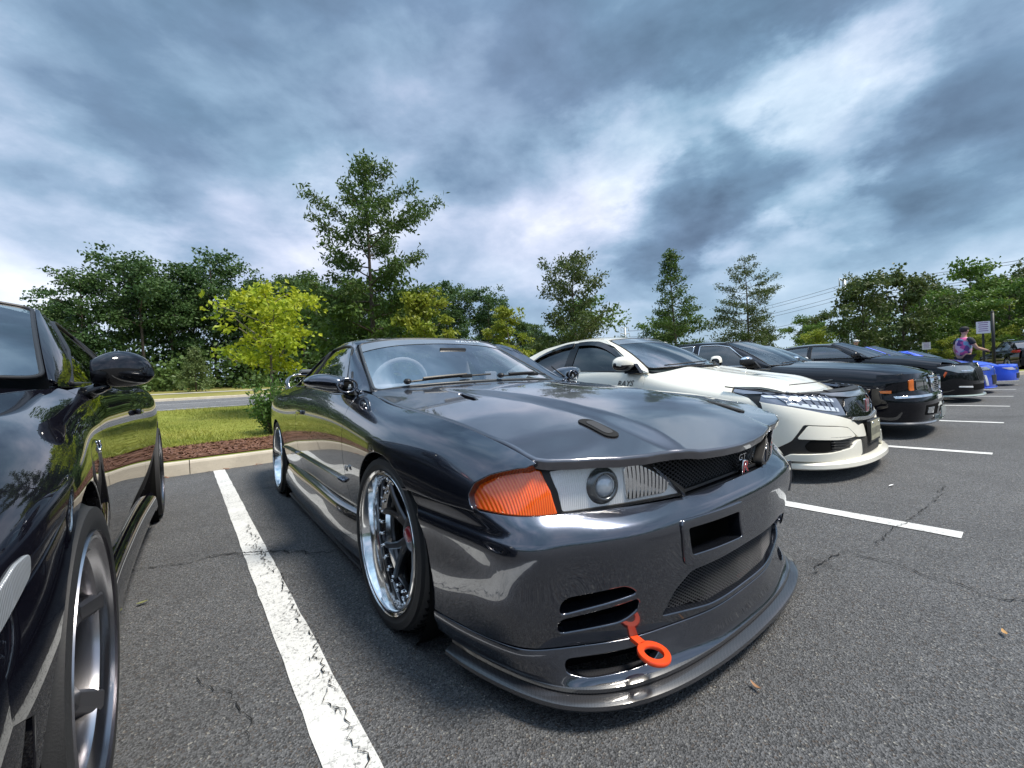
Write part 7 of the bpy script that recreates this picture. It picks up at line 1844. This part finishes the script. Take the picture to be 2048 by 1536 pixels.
    for sgn in (-1, 1): mb.ball((.045 * s, sgn * .088 * s, 1.635 * s), (.018, .010, .028), 8, 6); mb.ball((.118 * s, sgn * .03 * s, 1.645 * s), (.008, .012, .007), 8, 6)
    mb.ball((.128 * s, 0, 1.62 * s), (.018, .012, .022), 8, 6); mb.build('face', SKIN, r, smooth=True)
    mb = MB(); mb.ball((.02 * s, 0, 1.66 * s), (.090 * s, .090 * s, .07 * s), 14, 8); mb.build('hair', mat('hair_dark', (.03, .02, .015), rough=.8), r, smooth=True)
    return r
def build_misc():
    BLK = mat('post_black', (.012, .012, .013), rough=.5)
    build_person((17.35, 1.16, 0), math.radians(-42), 'person in a pink and blue printed shirt and black cap reaching forward', shirt_mat(), mat('sleeve_dark', (.035, .035, .045), rough=.9), mat('cap_black', (.015, .015, .018), rough=.8))
    build_person((24.2, 4.95, 0), math.radians(200), 'person in a pale cap showing over the long black sedan roof', mat('shirt_grey', (.12, .12, .13), rough=.9), mat('shirt_grey', (.12, .12, .13)), mat('cap_pale', (.6, .6, .58), rough=.8), reach=False, hgt=1.92)
    build_person((29.0, 5.1, 0), math.radians(150), 'person in a reddish top beyond the long black sedan bonnet', mat('shirt_red', (.45, .12, .10), rough=.9), mat('shirt_red', (.45, .12, .10)), mat('cap_brown', (.10, .05, .03), rough=.8), reach=False, hgt=1.72)
    # grass island with kerb
    isl = roundpoly([(24.4, .75), (24.4, 5.6), (26.6, 5.6), (26.6, -.6), (25.6, -.6)], .6, 8); isl = roundpoly([(24.7, 1.0), (24.7, 6.0), (28.6, 6.0), (32, 1.6), (32, -.4), (29, .1)], .5, 8)
    mb = MB(); mb.prism([tuple(p) for p in isl], -.02, .15); k = mb.build('island_kerb', CONC, None); tag(k, kind='structure')
    ins = _offset(resample(isl, .2) if _area(isl) > 0 else resample(isl[::-1], .2), .16); mb = MB(); mb.prism([tuple(p) for p in ins], .10, .165); k2 = mb.build('island_lawn', LAWN, None); tag(k2, kind='structure')
    # signposts
    def signpost(x, y, hgt, w, hh, label, rz, face, post=BLK, base=.15):
        r = tag(empty('signpost', (x, y, base), rz), label, 'sign'); mb = MB(); mb.box((0, 0, hgt / 2), (.06, .06, hgt), bev=.006); mb.build('post', post, r)
        b = MB(); b.box((-.036, 0, hgt - hh / 2 - .02), (.006, w, hh), bev=.002); o = b.build('sign_plate', face, r)
        for q in range(5): b = MB(); b.box((-.0405, 0, hgt - .07 - q * hh * .17), (.001, w * (.7 - .08 * (q % 2)), hh * .06)); b.build('sign_text_line', mat('sign_ink', (.25, .12, .32), rough=.6), r)
        return r
    signpost(25.3, 1.15, 2.16, .40, .48, 'white and purple parking sign on a black post', math.radians(20), mat('sign_white', (.72, .70, .75), rough=.5))
    mb = MB(); mb.tube([(0, 0, 0), (0, 0, 2.55)], .05, n=10); mb.ball((0, 0, 2.55), .055); r = tag(empty('bollard_post', (26.3, .92, .15)), 'plain black post right of the parking sign', 'post'); mb.build('post', BLK, r, smooth=True)
    mb = MB(); mb.lathe([(.0, .0), (.11, .0), (.11, .04), (.06, .06)], n=16, axis='z'); mb.build('base', BLK, r, smooth=True)
    signpost(40, 4.4, 2.05, .42, .5, 'small white sign far off above the blue cars', math.radians(10), mat('sign_plain', (.70, .68, .66), rough=.5), base=0)
    # power line
    STEEL_ = mat('pole_steel', (.36, .40, .43), rough=.5, metal=.4); WIRE = mat('wire', (.03, .03, .035), rough=.6)
    P = [((174, 126), 24.0), ((151, 33), 25.0), ((128, -60), 25.5)]
    d = np.array([-23., -93.]); d /= np.linalg.norm(d); q = np.array([-d[1], d[0]]); tips = []
    for i, ((x, y), hgt) in enumerate(P):
        arms = [(hgt - .4, 2.4), (hgt - 3.4, 2.9), (hgt - 8.2, 2.9)]
        tips.append([(x + q[0] * s_ * a, y + q[1] * s_ * a, z) for z, a in arms for s_ in (-1, 1)])
        if i == 2: continue
        r = tag(empty('power_pole', (x, y, 0)), ['far grey power pole over the white hatchback roof', 'grey steel power pole with three cross-arms'][i], 'power pole', None)
        mb = MB(); mb.tube([(0, 0, -.5), (0, 0, hgt)], [.85, .50], n=12); mb.build('mast', STEEL_, r, smooth=True)
        for z, a in arms:
            mb = MB(); mb.tube([(-q[0] * a, -q[1] * a, z + .5), (0, 0, z), (q[0] * a, q[1] * a, z + .5)], [.2, .3, .2], n=6); mb.build('cross_arm', STEEL_, r, smooth=True)
            for s_ in (-1, 1): mb = MB(); mb.tube([(q[0] * a * s_, q[1] * a * s_, z + .5), (q[0] * a * s_, q[1] * a * s_, z - 1.5)], .16, n=6); mb.build('insulator', STEEL_, r, smooth=True)
    for i in range(2):
        for k in range(6):
            a = np.array(tips[i][k]); b = np.array(tips[i + 1][k]); pts = []
            for t in np.linspace(0, 1, 30): p = a + (b - a) * t; p[2] += -1.5 - 2.6 * 4 * t * (1 - t); pts.append(tuple(p))
            mb = MB(); mb.tube(pts, .05, n=4); o = mb.build('power_line', WIRE, None); tag(o, ['lower', 'lower', 'middle', 'middle', 'upper', 'upper'][5 - k] + [' near-side', ' far-side'][k % 2] + ' power line ' + ['between the two grey power poles', 'running right from the nearer power pole'][i], 'power line', 'power lines')
    # litter on the asphalt
    LEAF = mat('dry_leaf', (.42, .24, .09), rough=.8)
    def leaf(x, y, rz, L, w, m, label, curl=.3, nm='fallen_leaf'):
        v = []; f = []
        for i in range(7):
            t = i / 6; ww = w * math.sin(math.pi * min(1, .06 + .9 * t)) ; z = .006 + L * curl * (t - .5) ** 2
            v += [(L * (t - .5), -ww, z + ww * .5), (L * (t - .5), 0, z), (L * (t - .5), ww, z + ww * .5)]
        for i in range(6): f += [(3 * i, 3 * i + 1, 3 * i + 4, 3 * i + 3), (3 * i + 1, 3 * i + 2, 3 * i + 5, 3 * i + 4)]
        o = mesh_obj(nm, v, f, m); o.location = (x, y, .004); o.rotation_euler = (0, 0, rz); return tag(o, label, 'leaf')
    leaf(2.04, .07, .3, .036, .006, LEAF, 'small tan leaf on the asphalt near the right edge', .6)
    leaf(1.22, .50, 1.2, .036, .005, mat('leaf_brown', (.30, .16, .08), rough=.8), 'thin brown leaf in front of the splitter', .8)
    leaf(-.19, 2.44, .2, .04, .009, mat('leaf_green', (.16, .17, .06), rough=.8), 'dull green leaf between the two dark cars', .5)
    leaf(3.95, .64, -.2, .07, .006, mat('paper_white', (.75, .75, .75), rough=.8), 'white paper scrap on the asphalt before the white hatchback', .1, 'paper_scrap')
import os
build_trees()
build_hero()
build_left_coupe()
build_white_hatch()
build_black_sedan()
build_row()
build_suv()
build_misc()
